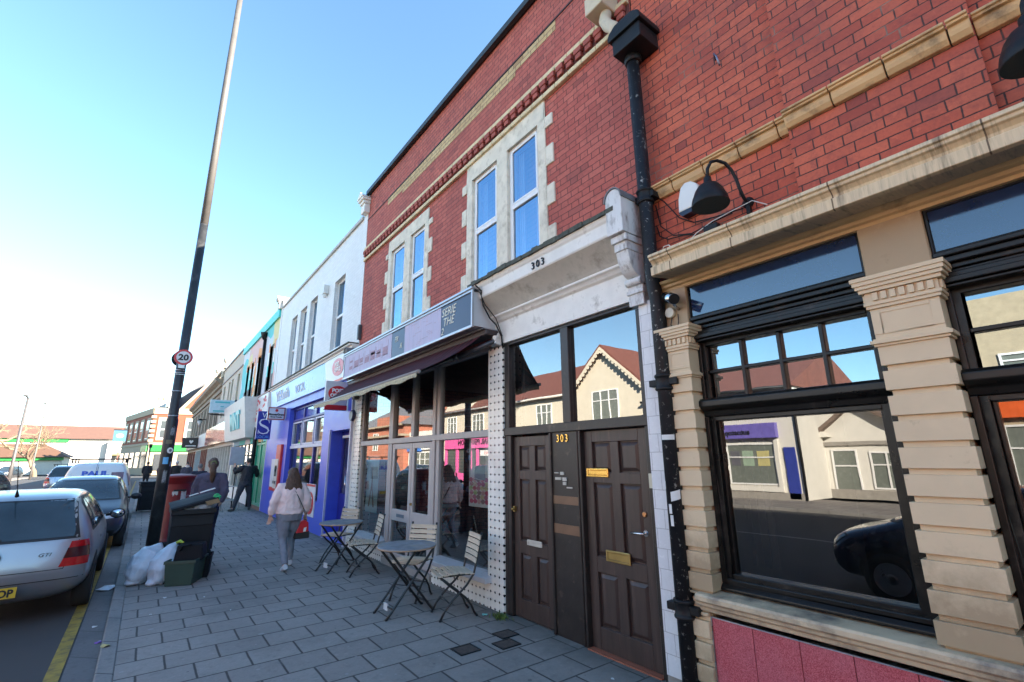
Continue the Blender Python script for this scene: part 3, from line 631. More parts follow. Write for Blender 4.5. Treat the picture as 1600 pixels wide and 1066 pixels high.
# window bays
BAYS = [(.855, 2.085, 4), (-.745, .535, 2), (-2.345, -1.06, 4), (-3.945, -2.66, 4)]
for bi, (a, b, nl) in enumerate(BAYS):
    m = MB(); m.box(F + .0, F + .04, a, b, 2.80, 3.09); frame_x(m, F - .02, F + .02, a, b, 2.80, 3.09, .012, .02)
    # timber cornice under the panel
    for (z0, z1, e) in ((2.78, 2.81, .03), (2.745, 2.78, .005), (2.715, 2.745, -.03), (2.69, 2.715, -.045), (2.655, 2.69, .0), (2.62, 2.655, .035), (2.60, 2.62, .012)):
        m.box(F + .0 - e, F + .2, a - .001, b + .001, z0, z1)
    X0, X1 = F + .06, F + .16
    frame_x(m, X0, X1, a, b, 2.075, 2.60, .06, .03); m.box(X0 - .02, X0, a, a + .03, 2.1, 2.6); m.box(X0 - .02, X0, b - .03, b, 2.1, 2.6)
    ya, yb = a + .06, b - .06; wd = (yb - ya) / nl
    for i in range(1, nl): m.box(X0 + .02, X1, ya + i * wd - .014, ya + i * wd + .014, 2.105, 2.57)
    m.box(X0 + .021, X1, ya, yb, 2.345, 2.372)
    # heavy transom
    m.prism([(X0 - .06, 2.14), (X0 - .085, 2.12), (X0 - .085, 2.075), (X0 - .06, 2.055), (X0 - .03, 2.04), (X0 - .02, 2.0), (X1, 2.0), (X1, 2.14)], lambda p, q, d: (p, d, q), a, b)
    m.box(X0, X1, a, a + .075, .80, 2.0); m.box(X0, X1, b - .075, b, .80, 2.0); m.box(X0 - .025, X0, a, a + .035, .80, 2.0); m.box(X0 - .025, X0, b - .035, b, .80, 2.0)
    m.box(X0 + .03, X1, a + .075, a + .095, .85, 1.98); m.box(X0 + .03, X1, b - .095, b - .075, .85, 1.98)
    m.box(X0, X1, a + .075, b - .075, .80, .87); m.prism([(X0 - .05, .755), (X0 - .05, .775), (X0, .82), (X1, .82), (X1, .755)], lambda p, q, d: (p, d, q), a, b); m.box(X0 - .025, X0, a + .035, b - .035, .80, .835)
    m.box(X0, X1, a + .075, b - .075, 1.965, 2.0)
    wn = m.build('window_frame', BLACK, PB, bevel=.006, seg=2)
    q = MB(); q.box(F - .006, F - .0005, a + .02, b - .02, 2.822, 3.072); q.build('sign_panel', M('black_panel_sky_tint', (.012, .028, .085), .05, var=.1, spec=1.0, coat=.8), wn)  # gloss black panel; blue of the reflected sky is painted into its base colour
    p_ = pane_x(F + .115, a + .095, b - .095, .87, 1.965); p_.build('pane', glass_mat('pub_glass', .10, (.30, .30, .30), wobble=.025, dust=.025) if 'pub_glass' not in MATS else MATS['pub_glass'], wn)
    for i in range(nl):
        for (z0, z1) in ((2.105, 2.345), (2.372, 2.57)): pane_x(F + .115, ya + i * wd + .014, ya + (i + 1) * wd - .014, z0, z1).build('pane', glass_mat('pub_glass_up', .26, (.35, .35, .38), refl=(.8, .92, 1), wobble=.025) if 'pub_glass_up' not in MATS else MATS['pub_glass_up'], wn)
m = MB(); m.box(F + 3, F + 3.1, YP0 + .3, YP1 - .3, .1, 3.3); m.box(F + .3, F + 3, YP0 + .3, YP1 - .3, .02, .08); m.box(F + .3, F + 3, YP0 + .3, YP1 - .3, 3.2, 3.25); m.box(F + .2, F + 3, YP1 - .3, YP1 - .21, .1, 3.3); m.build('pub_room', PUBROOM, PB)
m = MB()
for (a, b, nl) in BAYS[:3]:
    for i in range(7): m.box(F + .30 + .02 * (i % 2), F + .315 + .02 * (i % 2), b - .14 - i * .028, b - .112 - i * .028, .9, 1.97)
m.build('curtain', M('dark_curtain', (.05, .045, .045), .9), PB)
# ------------------------------------------------------------------ lamps
def swan_lamp(y):
    t_ = thing('wall_lamp', 'black swan neck lamp on the brick wall in front of the white alarm box', 'lamp', (F, y - .10, 3.58), 'black swan neck lamps above the cornice')
    sx, sy = F - .36, y
    m = MB(); m.lathe([(.132, 3.505), (.135, 3.515), (.128, 3.55), (.122, 3.575), (.118, 3.58), (.10, 3.63), (.075, 3.668), (.045, 3.688), (.03, 3.70), (.028, 3.74), (.016, 3.755)], (sx, sy, 0), n=28); m.lathe([(.122, 3.506), (.118, 3.55), (.07, 3.66)], (sx, sy, 0), n=28); m.build('lamp_shade', IRON, t_)
    P = [(F - .01, y - .115, 3.60), (F - .05, y - .118, 3.60), (F - .09, y - .12, 3.625), (F - .115, y - .115, 3.68), (F - .125, y - .105, 3.76), (F - .15, y - .09, 3.84), (F - .20, y - .07, 3.895), (F - .26, y - .04, 3.91), (F - .315, y - .02, 3.885), (F - .35, y - .005, 3.82), (sx, sy, 3.74)]
    m = MB(); m.tube(P, .0125, 10); m.build('arm', IRON, t_)
    m = MB(); m.lathe([(.045, 0), (.045, .012), (.02, .03)], (F, y - .115, 3.60), (-1, 0, 0)); m.box(F - .035, F - .001, y - .135, y - .105, 3.50, 3.60); m.build('wall_bracket', IRON, t_)
    return t_
L1 = swan_lamp(1.615)
L2 = dup(L1, (F, -.05 - .10, 3.58), None, 'black swan neck lamp at the upper right corner, mostly out of frame')
# alarm box
t_ = thing('alarm_box', 'white alarm bell box with dark base on brick wall behind the swan neck lamp', 'alarm box', (F, 1.94, 3.72))
m = MB(); pl = [(1.845, 3.735), (1.835, 3.84), (1.86, 3.93), (1.91, 3.975), (1.965, 3.985), (2.01, 3.955), (2.04, 3.86), (2.05, 3.735)]
m.prism(pl, lambda a, b, d: (d, a, b), F - .085, F); m.build('cover', M('white_plastic', (.72, .73, .69), .35, var=.03), t_, bevel=.012, seg=2)
m = MB(); m.prism([(1.845, 3.735), (2.05, 3.735), (2.02, 3.69), (1.88, 3.70)], lambda a, b, d: (d, a, b), F - .083, F); m.build('base', M('navy_plastic', (.012, .012, .03), .3), t_)
# cctv
t_ = thing('security_camera', 'silver bullet security camera on cream pilaster beside the black downpipe', 'security camera', (F - .045, 2.17, 2.9))
m = MB(); a = Vector((F - .105, 2.23, 3.02)); b = Vector((F - .20, 2.10, 2.945)); m.tube([a, b], .046, 16); m.build('body', CHROME, t_)
m = MB(); d = (b - a).normalized(); m.tube([b - d * .002, b + d * .012], .043, 16); m.build('lens_ring', IRON, t_)
m = MB(); m.tube([(F - .045, 2.16, 2.90), (F - .10, 2.155, 2.915), (F - .145, 2.155, 2.955)], .013, 8); m.build('bracket', CHROME, t_)
t_ = thing('junction_box', 'round cream junction box with looped cable below the silver security camera', 'junction box', (F - .045, 2.23, 2.87))
m = MB(); m.lathe([(.045, 0), (.045, .03), (.04, .036)], (F - .045, 2.235, 2.885), (-1, 0, 0)); m.build('cover', M('cream_plastic2', (.62, .60, .48), .4), t_)
m = MB(); m.tube([(F - .06, 2.225, 2.84), (F - .07, 2.235, 2.78), (F - .06, 2.225, 2.74), (F - .06, 2.19, 2.735), (F - .065, 2.165, 2.78), (F - .06, 2.165, 2.86)], .004, 6); m.build('cable', RUBBER, t_)
# cables on the wall
def cable(pts, r, lab, mt=IRON, g=None, nm='cable'):
    m = MB(); m.tube(pts, r, 6); o = m.build(nm, mt); tag(o, lab, 'cable', g); return o
cable([(F - .04, 2.3, 3.42), (F - .05, 1.9, 3.43), (F - .05, 1.6, 3.435), (F - .05, 1.15, 3.43), (F - .075, 1.1, 3.44), (F - .075, .1, 3.44), (F - .05, 0, 3.44), (F - .05, -1.5, 3.44)], .018, 'thick black conduit lying along the top of the cream cornice')
random.seed(5)
for k, (lab, pts) in enumerate([('thin black wire drooping from the downpipe to the wall lamp, highest of three', [(F - .02, 2.30, 4.05), (F - .03, 2.2, 3.92), (F - .03, 2.08, 3.72), (F - .03, 1.95, 3.62), (F - .03, 1.75, 3.585), (F - .03, 1.53, 3.56)]),
    ('thin black wire sagging under the white alarm box', [(F - .02, 2.31, 3.95), (F - .03, 2.27, 3.72), (F - .03, 2.15, 3.58), (F - .03, 1.98, 3.53), (F - .03, 1.8, 3.55), (F - .03, 1.62, 3.56)]),
    ('loose black wire lowest beside the downpipe above the cornice end', [(F - .02, 2.32, 3.75), (F - .04, 2.28, 3.62), (F - .04, 2.2, 3.56), (F - .04, 2.05, 3.54), (F - .04, 1.9, 3.49), (F - .04, 1.7, 3.47)])]):
    cable(pts, .0055, lab)
cable([(F - .04, 2.28, 3.44), (F - .06, 2.24, 3.50), (F - .07, 2.18, 3.49), (F - .08, 2.14, 3.42)], .005, 'short white cable loop at the left end of the cornice', WHITE_P)
cable([(F - .09, 2.02, 3.42), (F - .06, 1.92, 3.50), (F - .05, 1.78, 3.55), (F - .05, 1.68, 3.56), (F - .05, 1.45, 3.58), (F - .05, 1.35, 3.50)], .0035, 'white cable running along the wall beneath the black lamp', WHITE_P)
cable([(F - .035, 2.315, 3.05), (F - .035, 2.318, 2.4), (F - .05, 2.318, 1.6), (F - .05, 2.318, .7)], .007, 'pale cable running down between black downpipe and cream pilaster', M('pale_cable', (.5, .5, .48), .5))
m = MB(); m.box(F - .06, F, 1.74, 1.86, 3.46, 3.53); tag(m.build('cable_box', IRON, bevel=.005), 'small black cable box on the wall below the lamp shade', 'junction box')
m = MB(); m.tube([(F, 1.60, 5.02), (F - .05, 1.585, 5.045), (F - .055, 1.565, 5.0), (F - .05, 1.55, 4.90)], .008, 6); tag(m.build('wall_hook', M('bluish_steel', (.2, .2, .26), .4, .8)), 'bent metal hook sticking out high on the red brick wall', 'hook')
# ------------------------------------------------------------------ downpipe
t_ = thing('downpipe', 'black flaking cast iron downpipe with hopper head between the two brick buildings', 'downpipe', (3.37, 2.335, 0))
m = MB(); m.tube([(3.37, 2.335, -.01), (3.37, 2.335, 3.0), (3.345, 2.345, 3.2), (3.345, 2.355, 5.55)], .062, 18); m.build('pipe', IRON_FLAKE, t_)
m = MB()
for z in (2.30, 4.02, .60):
    m.lathe([(.066, z - .07), (.078, z - .065), (.078, z - .045), (.070, z - .04), (.070, z + .035), (.078, z + .04), (.08, z + .06), (.072, z + .065)], (3.37 if z < 3 else 3.345, 2.335 if z < 3 else 2.347, 0), n=20)
    xx = 3.37 if z < 3 else 3.345
    m.box(xx - .02, F + .01, 2.18 if z < 3 else 2.25, 2.49 if z < 3 else 2.45, z - .03, z + .03) if z > 3.5 else m.box(xx - .03, xx + .05, 2.20, 2.47, z - .028, z + .028)
m.build('collar', IRON, t_, bevel=.004)
m = MB(); xc, yc = 3.27, 2.29
lo = [(xc - .13, yc - .22), (xc + .19, yc - .22), (xc + .19, yc + .22), (xc - .13, yc + .22)]
m.box(xc - .10, xc + .19, yc - .165, yc + .165, 5.57, 5.74); m.box(xc - .13, xc + .19, yc - .195, yc + .195, 5.74, 5.78); m.prism([(yc - .195, 5.78), (yc - .18, 5.83), (yc - .10, 5.88), (yc + .10, 5.88), (yc + .18, 5.83), (yc + .195, 5.78)], lambda a, b, d: (d, a, b), xc - .13, xc + .19)
m.lathe([(.075, 5.5), (.085, 5.52), (.085, 5.57)], (3.345, 2.35, 0), n=18); m.build('hopper_head', IRON, t_, bevel=.008, seg=2)
m = MB(); m.tube([(3.36, 2.64, 6.45), (3.30, 2.63, 6.25), (3.27, 2.57, 6.12), (3.25, 2.48, 6.0), (3.25, 2.45, 5.88)], .062, 16); m.box(3.18, F, 2.56, 2.80, 6.38, 6.60); m.build('outlet_pipe', M('old_cream_plastic', (.56, .47, .33), .55, dirt=.35, dirtcol=(.25, .22, .18)), t_, bevel=.008)
PAPER = M('sticker_paper', (.66, .66, .64), .7, var=.08)
m = MB(); random.seed(9)
def wrap(z0, z1, a0, a1, rr=.0645, sk=0):
    n = 7
    for i in range(n):
        p = a0 + (a1 - a0) * i / n; q = a0 + (a1 - a0) * (i + 1) / n
        m.face([(3.37 + rr * math.cos(p), 2.335 + rr * math.sin(p), z0 + sk * i), (3.37 + rr * math.cos(q), 2.335 + rr * math.sin(q), z0 + sk * (i + 1)), (3.37 + rr * math.cos(q), 2.335 + rr * math.sin(q), z1 + sk * (i + 1)), (3.37 + rr * math.cos(p), 2.335 + rr * math.sin(p), z1 + sk * i)])
wrap(1.83, 1.87, 2.6, 4.4); wrap(1.94, 2.0, 2.0, 2.4, sk=.004); wrap(1.36, 1.43, 3.3, 4.5, sk=.003); wrap(1.55, 1.60, 2.1, 2.5); wrap(1.27, 1.34, 2.9, 3.3); wrap(1.44, 1.50, 2.2, 2.6, sk=.002); wrap(1.18, 1.26, 3.0, 3.4); wrap(1.68, 1.73, 2.1, 2.4, sk=-.003)
m.build('sticker_remnants', PAPER, t_)
# ================================================================== the rest of the row on the right
# ------------------------------------------------ white building over the blue shop
BLUE = M('blue_shop_paint', (.06, .10, .60), .38, var=.06, bump=.04, spec=.6)
BLUE_D = M('deep_blue_paint', (.02, .025, .26), .35, var=.1)
FASC = M('light_blue_fascia', (.17, .42, .86), .3, var=.04)
RED = M('red_panel', (.55, .02, .025), .4, var=.06)
GREYP = M('pale_grey_panel', (.55, .56, .57), .4, var=.05)
WB = thing('white_brick_building', 'white painted brick building with three tall windows above a light blue shop fascia', 'building', (F + 4, 14.7, 0))
WO = [(11.55, 12.42, 4.42, 6.36), (14.08, 14.88, 4.28, 6.5), (15.28, 16.08, 4.28, 6.5), (16.48, 17.25, 4.28, 6.5)]
m = MB(); wall_x(m, F, 10.15, 19.3, 3.5, 7.36, WO, depth=.2, thick=.3)
m.build('wall', BRICK_WHITE, WB)
m = MB(); m.box(F + .31, F + 8, 19.1, 19.29, 0, 7.3); m.box(F + 7.8, F + 8, 10.16, 19.1, 0, 7.3); m.build('wall', BRICK_WHITE, WB)
m = MB(); m.box(F + .3, F + 8, 10.16, 19.29, 7.2, 7.3); m.build('roof', ROOF_DK, WB)
m = MB(); m.box(F - .05, F + .3, 10.42, 19.0, 7.36, 7.44); m.build('coping', M('white_grey_coping', (.5, .49, .46), .8, dirt=.4, dirtcol=(.3, .28, .25)), WB)
m = MB(); m.box(F - .012, F, 10.15, 10.40, 3.9, 7.75); m.box(F - .012, F, 19.05, 19.3, 3.9, 7.75); m.build('party_pier', BRICK_WHITE, WB)
for yy, mt in ((10.17, WHITE_P), (19.25, M('warm_white_stone', (.62, .58, .52), .7, dirt=.3))):
    m = MB()
    m.box(F - .16, F + .35, yy - .10, yy + .18, 7.62, 7.70); m.box(F - .20, F + .37, yy - .13, yy + .21, 7.70, 7.76)
    m.prism([(yy - .15, 7.76), (yy + .04, 7.92), (yy + .23, 7.76)], lambda a, b, d: (d, a, b), F - .22, F + .35); m.box(F - .13, F + .35, yy - .08, yy + .16, 7.40, 7.62)
    m.build('end_block', mt, WB, bevel=.006)
for i, (a, b, c, d) in enumerate(WO):
    f_ = MB(); frame_x(f_, F + .10, F + .17, a, b, c, d, .06); zm = (c + d) / 2 - .05; f_.box(F + .085, F + .17, a + .06, b - .06, zm - .035, zm + .035)
    f_.box(F - .04, F + .1, a - .06, b + .06, c - .07, c - .001)
    wn = f_.build('window', UPVC, WB, bevel=.005)
    pane_x(F + .13, a + .06, b - .06, c + .06, zm - .035).build('pane', GLASS_UP, wn); pane_x(F + .125, a + .06, b - .06, zm + .035, d - .06).build('pane', GLASS_UP, wn)
    cu = MB(); cu.box(F + .25, F + .26, a, b, c, d); cu.build('blind', M('pale_blind', (.42, .43, .45), .9), wn)
m = MB(); m.box(F - .14, F, 12.98, 13.16, 6.20, 6.46); m.lathe([(.04, 6.10), (.06, 6.2)], (F - .07, 13.07, 0)); tag(m.build('alarm_box', M('white_plastic3', (.7, .7, .66), .4), bevel=.01), 'small white alarm box high on the white brick wall right of the window row', 'alarm box')
# shop fascia and front
m = MB(); m.box(F - .16, F + .1, 10.16, 18.9, 4.10, 4.16); m.box(F - .22, F + .1, 10.16, 18.9, 4.16, 4.20); m.build('fascia_cornice', WHITE_P, WB, bevel=.008)
m = MB(); m.box(F - .25, F + .02, 10.16, 18.9, 4.20, 4.225); m.build('lead_flashing', LEAD, WB)
FS = thing('shop_sign', 'long light blue shop fascia sign with white serif style lettering', 'shop sign', (F - .1, 14.9, 3.5))
m = MB(); m.prism([(F - .14, 4.09), (F - .07, 3.50), (F, 3.50), (F, 4.09)], lambda a, b, d: (a, d, b), 12.2, 18.75); m.build('sign_board', FASC, FS)
m = MB(); m.text('WHSmith', .50, (F - .0905, 17.9, 3.66), (0, -1, 0), (-.118, 0, 1), depth=.012, sx=.92); m.build('lettering', LETTER_W, FS); m = MB(); m.text('LOCAL', .34, (F - .0905, 15.25, 3.66), (0, -1, 0), (-.118, 0, 1), depth=.012, sx=1.0); m.build('lettering', LETTER_W, FS)
PS = thing('post_office_sign', 'white fascia panel with pink oval at the end of the blue shop sign', 'shop sign', (F - .1, 11.2, 3.5))
m = MB(); m.prism([(F - .145, 4.095), (F - .075, 3.49), (F, 3.49), (F, 4.095)], lambda a, b, d: (a, d, b), 10.2, 12.19); m.build('sign_board', M('white_fascia', (.66, .68, .72), .35, var=.03), PS)
m = MB(); nrm = Vector((-1, 0, -.118)).normalized()
def oval(mb, c, right, up, a, b, depth, mi=0, n=36):
    c = Vector(c); r = Vector(right).normalized(); u = Vector(up).normalized(); nn = r.cross(u)
    P = [(math.cos(2 * PI * i / n) * a, math.sin(2 * PI * i / n) * b) for i in range(n)]
    mb.prism(P, lambda p, q, d: tuple(c + r * p + u * q + nn * d), 0, depth, mi)
oval(m, (F - .111, 11.2, 3.83), (0, -1, 0), (-.118, 0, 1), .42, .20, .012); m.build('oval', M('pink_red', (.62, .16, .22), .4), PS)
m = MB(); m.text('POST', .14, (F - .1255, 11.2, 3.85), (0, -1, 0), (-.118, 0, 1), depth=.008, align='CENTER', bold=.006); m.text('OFFICE', .14, (F - .1115, 11.2, 3.73), (0, -1, 0), (-.118, 0, 1), depth=.008, align='CENTER', bold=.006); m.build('lettering', LETTER_W, PS)
m = MB(); m.prism([(F - .088, 3.55), (F - .083, 3.50), (F - .07, 3.50), (F - .07, 3.55)], lambda a, b, d: (a, d, b), 10.2, 12.19); m.build('red_stripe', RED, PS)
# blue front
m = MB(); BO = [(10.22, 11.66, .06, 2.36), (12.40, 16.15, .72, 3.28)]
wall_x(m, F, 10.15, 19.3, 0, 3.5, BO, depth=.3, thick=None); m.build('shopfront_wall', BLUE, WB)
m = MB(); m.box(F - .06, F + .02, 10.15, 10.21, 0, 3.5); m.box(F - .04, F, 11.68, 11.72, 0, 2.4); m.build('trim', M('lilac_grey_trim', (.45, .45, .58), .5), WB)
f_ = MB(); XD = F + .26; frame_x(f_, XD, XD + .06, 10.22, 11.66, .06, 2.36, .10, .11); f_.box(XD, XD + .06, 11.0, 11.14, .17, 2.25); f_.box(XD, XD + .06, 10.32, 11.0, .17, .95); f_.box(XD, XD + .06, 11.14, 11.56, .17, .95)
dr = f_.build('blue_door', BLUE_D, WB, bevel=.006); pane_x(XD + .03, 10.32, 11.0, .95, 2.25).build('pane', GLASS, dr); pane_x(XD + .03, 11.14, 11.56, .95, 2.25).build('pane', GLASS, dr)
k = MB(); k.box(XD - .03, XD, 10.32, 11.56, 2.20, 2.26); k.build('white_head', UPVC, dr); k = MB(); k.tube([(XD - .05, 11.07, .95), (XD - .05, 11.07, 1.35)], .015); k.build('pull_handle', CHROME, dr)
ys = [12.40, 13.62, 14.90, 16.15]
f_ = MB(); XW = F + .12; frame_x(f_, XW, XW + .08, 12.40, 16.15, .72, 3.28, .07)
for y in ys[1:3]: f_.box(XW, XW + .08, y - .05, y + .05, .79, 3.21)
f_.box(XW - .02, XW + .08, 12.47, 16.08, 2.86, 2.92)
wn = f_.build('shop_window', BLUE_D, WB, bevel=.006)
f2 = MB(); f2.box(XW - .03, XW + .05, 12.42, 16.13, 2.05, 2.13)
for i in range(3): frame_x(f2, XW - .01, XW + .05, ys[i] + .07, ys[i + 1] - .07, 2.14, 2.84, .045)
f2.build('opening_light', M('lilac_white_frame', (.52, .53, .66), .4), wn)
for i in range(3):
    for (c, d) in ((.79, 2.05), (2.13, 2.86), (2.92, 3.21)): pane_x(XW + .045, ys[i] + .05, ys[i + 1] - .05, c, d).build('pane', GLASS if c < 2.9 else M('blue_infill', (.05, .07, .42), .12, spec=.8), wn)
m = MB(); m.box(F + 3, F + 3.1, 10.3, 19, 0, 3.4); m.box(F + .35, F + 3, 10.3, 19, 0, .05); m.box(F + .35, F + 3, 10.3, 19, 3.35, 3.4); m.build('shop_room', ROOM2, WB)
m = MB(); 
for i in range(5): m.box(F + 1.0, F + 1.4, 12.5 + i * .75, 13.1 + i * .75, .05, 1.5); 
m.build('display_stand', M('shelf_mix', (.25, .2, .2), .7, var=.6, vs=9), WB)
PO = thing('poster', 'red and white poster under the blue shop window behind the woman in pink', 'poster', (F, 13.0, .4))
m = MB(); m.box(F - .02, F - .001, 12.55, 13.9, .35, 1.12); m.build('sheet', M('poster_white', (.66, .64, .66), .5), PO)
m = MB(); oval(m, (F - .02, 12.95, .66), (0, -1, 0), (0, 0, 1), .34, .27, .006); m.box(F - .026, F - .02, 12.56, 13.89, 1.06, 1.11); m.build('red_print', RED, PO)
for yy, zz_ in ((13.0, .78), (13.02, .66), (13.0, .54)):
    pass
m = MB(); 
for z in (.76, .655, .55): m.box(F - .030, F - .0255, 12.76, 13.12, z, z + .05)
m.box(F - .026, F - .02, 13.2, 13.75, .92, .97); m.build('print_bars', LETTER_W, PO)
# cash machine
AT = thing('cash_machine', 'cash machine with red surround set in the blue shop wall', 'cash machine', (F, 17.0, .7))
m = MB(); m.box(F - .08, F + .1, 16.55, 17.15, .75, 2.20); m.build('surround', RED, AT, bevel=.02)
m = MB(); m.box(F - .10, F - .078, 16.66, 17.12, .85, 1.75); m.build('fascia', M('atm_beige', (.55, .50, .46), .45), AT, bevel=.01)
m = MB(); m.box(F - .104, F - .099, 16.72, 17.02, 1.22, 1.55); m.build('screen', M('atm_screen', (.05, .07, .08), .1), AT)
m = MB(); m.box(F - .13, F - .099, 16.72, 17.05, 1.0, 1.08); m.build('keypad', M('atm_keys', (.2, .2, .2), .4, .6), AT)
m = MB(); m.box(F - .03, F - .001, 17.4, 17.95, .85, 1.75); o = m.build('notice', M('notice_white', (.6, .58, .62), .5)); tag(o, 'tall white notice with red foot on blue wall left of the cash machine', 'notice')
k = MB(); k.box(F - .034, F - .03, 17.4, 17.95, .76, .87); k.build('red_foot', RED, o)
m = MB(); m.lathe([(.13, 0), (.13, .05), (.10, .07)], (F, 10.19 - .0, 2.62), (-1, 0, 0)); tag(m.build('alarm_disc', M('navy_disc', (.02, .02, .07), .4)), 'round navy disc on the edge of the blue wall above the blue door', 'alarm')
# weathered box and aerial on the party line
m = MB(); m.box(F - .08, F, 10.05, 10.13, 4.28, 4.62); tag(m.build('aerial_box', M('dark_grey_box', (.06, .065, .07), .5), bevel=.01), 'dark grey upright box on the wall above the weathered bracket', 'aerial')
# projecting signs
def proj_sign(nm, lab, x0, x1, y, z0, z1, mt, cat='shop sign', th=.09, border=None, grp=None):
    t_ = thing(nm, lab, cat, ((x0 + x1) / 2, y, z0), grp)
    m = MB(); m.box(x0, x1, y, y + th, z0, z1); m.build('sign_box', mt, t_, bevel=.008)
    if border:
        m = MB(); frame = MB(); b = .03
        frame.box(x0 + .01, x1 - .01, y - .006, y - .0005, z0 + .01, z0 + .01 + b); frame.box(x0 + .01, x1 - .01, y - .006, y - .0005, z1 - .01 - b, z1 - .01); frame.box(x0 + .01, x0 + .01 + b, y - .006, y - .0005, z0 + .01 + b, z1 - .01 - b); frame.box(x1 - .01 - b, x1 - .01, y - .006, y - .0005, z0 + .01 + b, z1 - .01 - b)
        frame.build('border', border, t_)
    return t_
s = proj_sign('hanging_sign', 'grey projecting sign with red oval above the end of the awning', 2.95, 3.44, 10.62, 2.76, 3.40, GREYP)
m = MB(); oval(m, (3.22, 10.62, 3.13), (1, 0, 0), (0, 0, 1), .21, .165, .01); m.build('oval', RED, s)
m = MB(); m.text('POST', .115, (3.22, 10.606, 3.15), (1, 0, 0), depth=.006, align='CENTER', bold=.005); m.text('OFFICE', .105, (3.22, 10.606, 3.045), (1, 0, 0), depth=.006, align='CENTER', bold=.005); m.build('lettering', LETTER_W, s)
m = MB(); m.box(2.955, 3.435, 10.612, 10.6195, 2.765, 2.87); m.build('red_stripe', RED, s)
s = proj_sign('hanging_sign', 'small white projecting sign with red border above the cash machine', 2.90, 3.42, 16.6, 2.95, 3.36, M('white_sign', (.62, .64, .68), .4, var=.03), border=M('red_brown_border', (.38, .06, .06), .4))
m = MB(); m.text('MoneyGram', .088, (3.16, 16.59, 3.10), (1, 0, 0), depth=.005, align='CENTER', bold=.004); m.text('Money Transfer', .052, (3.16, 16.59, 3.03), (1, 0, 0), depth=.005, align='CENTER', bold=.002); m.build('lettering', LETTER_K, s)
m = MB(); oval(m, (3.16, 16.6, 3.255), (1, 0, 0), (0, 0, 1), .045, .045, .008); m.build('roundel', RED, s)
m = MB(); m.box(3.42, 3.46, 16.62, 16.67, 3.0, 3.34); m.build('bracket', GREYP, s)
s = proj_sign('hanging_sign', 'deep blue projecting sign with a large white S', 2.86, 3.30, 18.0, 2.40, 3.34, BLUE_D, th=.12)
def big_s(mb, c, hgt, right, up, nn, depth):
    """a serif S drawn as a ribbon of varying width"""
    c = Vector(c); P = []
    pts = [(.30, .30), (.22, .44), (.02, .49), (-.20, .43), (-.29, .27), (-.20, .11), (.02, .0), (.22, -.11), (.31, -.27), (.22, -.43), (0, -.49), (-.22, -.43), (-.31, -.28)]
    wd = [.03, .05, .06, .085, .10, .13, .15, .13, .10, .085, .06, .05, .03]
    L = []; Rr = []
    for i, (a, b) in enumerate(pts):
        p0 = Vector(pts[max(0, i - 1)]); p1 = Vector(pts[min(len(pts) - 1, i + 1)]); d = (p1 - p0).normalized(); n_ = Vector((-d.y, d.x)); q = Vector((a, b))
        L.append(q + n_ * wd[i] / 2); Rr.append(q - n_ * wd[i] / 2)
    for i in range(len(pts) - 1):
        mb.prism([tuple(L[i] * hgt), tuple(L[i + 1] * hgt), tuple(Rr[i + 1] * hgt), tuple(Rr[i] * hgt)], lambda p, q, d: tuple(c + right * p + up * q + nn * d), 0, depth)
    for sx, sy in ((.305, .36), (-.315, -.36)):
        mb.prism([((sx - .018) * hgt, (sy - .13) * hgt), ((sx + .018) * hgt, (sy - .13) * hgt), ((sx + .018) * hgt, (sy + .13) * hgt), ((sx - .018) * hgt, (sy + .13) * hgt)], lambda p, q, d: tuple(c + right * p + up * q + nn * d), 0, depth)
m = MB(); big_s(m, (3.08, 18.0, 2.83), .50, Vector((1, 0, 0)), Vector((0, 0, 1)), Vector((0, -1, 0)), .012); m.text('W', .24, (2.99, 17.99, 3.12), (1, 0, 0), depth=.008); m.build('lettering', LETTER_W, s)
m = MB(); m.text('LOCAL', .125, (3.08, 17.99, 2.44), (1, 0, 0), depth=.008, align='CENTER'); m.build('lettering', M('sky_blue_letter', (.12, .38, .8), .4), s)

# ------------------------------------------------ painted mural building
def mural_mat():
    mm, t, b = newmat('mural_paint'); tc = t.n('ShaderNodeTexCoord'); v = tc.outputs['Object']
    vo = t.n('ShaderNodeTexVoronoi'); vo.inputs['Scale'].default_value = .75; t.l(v, vo.inputs['Vector'])
    se = t.n('ShaderNodeSeparateColor'); t.l(vo.outputs['Color'], se.inputs[0])
    cr = t.n('ShaderNodeValToRGB'); cr.color_ramp.interpolation = 'CONSTANT'
    st = [(0, (.60, .68, .70)), (.16, (.05, .55, .56)), (.40, (.70, .66, .58)), (.48, (.75, .30, .06)), (.60, (.62, .66, .72)), (.78, (.70, .45, .42)), (.86, (.25, .50, .70)), (.93, (.70, .60, .25))]
    while len(cr.color_ramp.elements) < len(st): cr.color_ramp.elements.new(.5)
    for e, (p, c) in zip(cr.color_ramp.elements, st): e.position = p; e.color = c4(c)
    t.l(se.outputs[0], cr.inputs[0]); n = t.noise(v, 7, 4); t.l(t.mix(t.m('MULTIPLY', n, .25), cr.outputs[0], (.5, .5, .5, 1)), b.inputs['Base Color']); b.inputs['Roughness'].default_value = .7
    return mm
TURQ = M('turquoise_paint', (.05, .55, .52), .5, var=.06); ORANGE = M('orange_paint', (.75, .24, .04), .5, var=.08); CYANW = M('pale_cyan_paint', (.45, .62, .70), .6, var=.08)
MU = thing('mural_building', 'building painted with a bright turquoise and orange mural next to the white brick one', 'building', (F + 4, 23.5, 0))
MO = [(19.9, 20.75, 4.2, 6.2), (22.5, 23.3, 4.2, 6.2), (24.3, 25.0, 4.2, 6.2), (25.5, 26.2, 4.2, 6.2)]
m = MB(); wall_x(m, F, 19.3, 27.8, 2.4, 7.4, MO, depth=.2, thick=.3); m.build('wall', mural_mat(), MU)
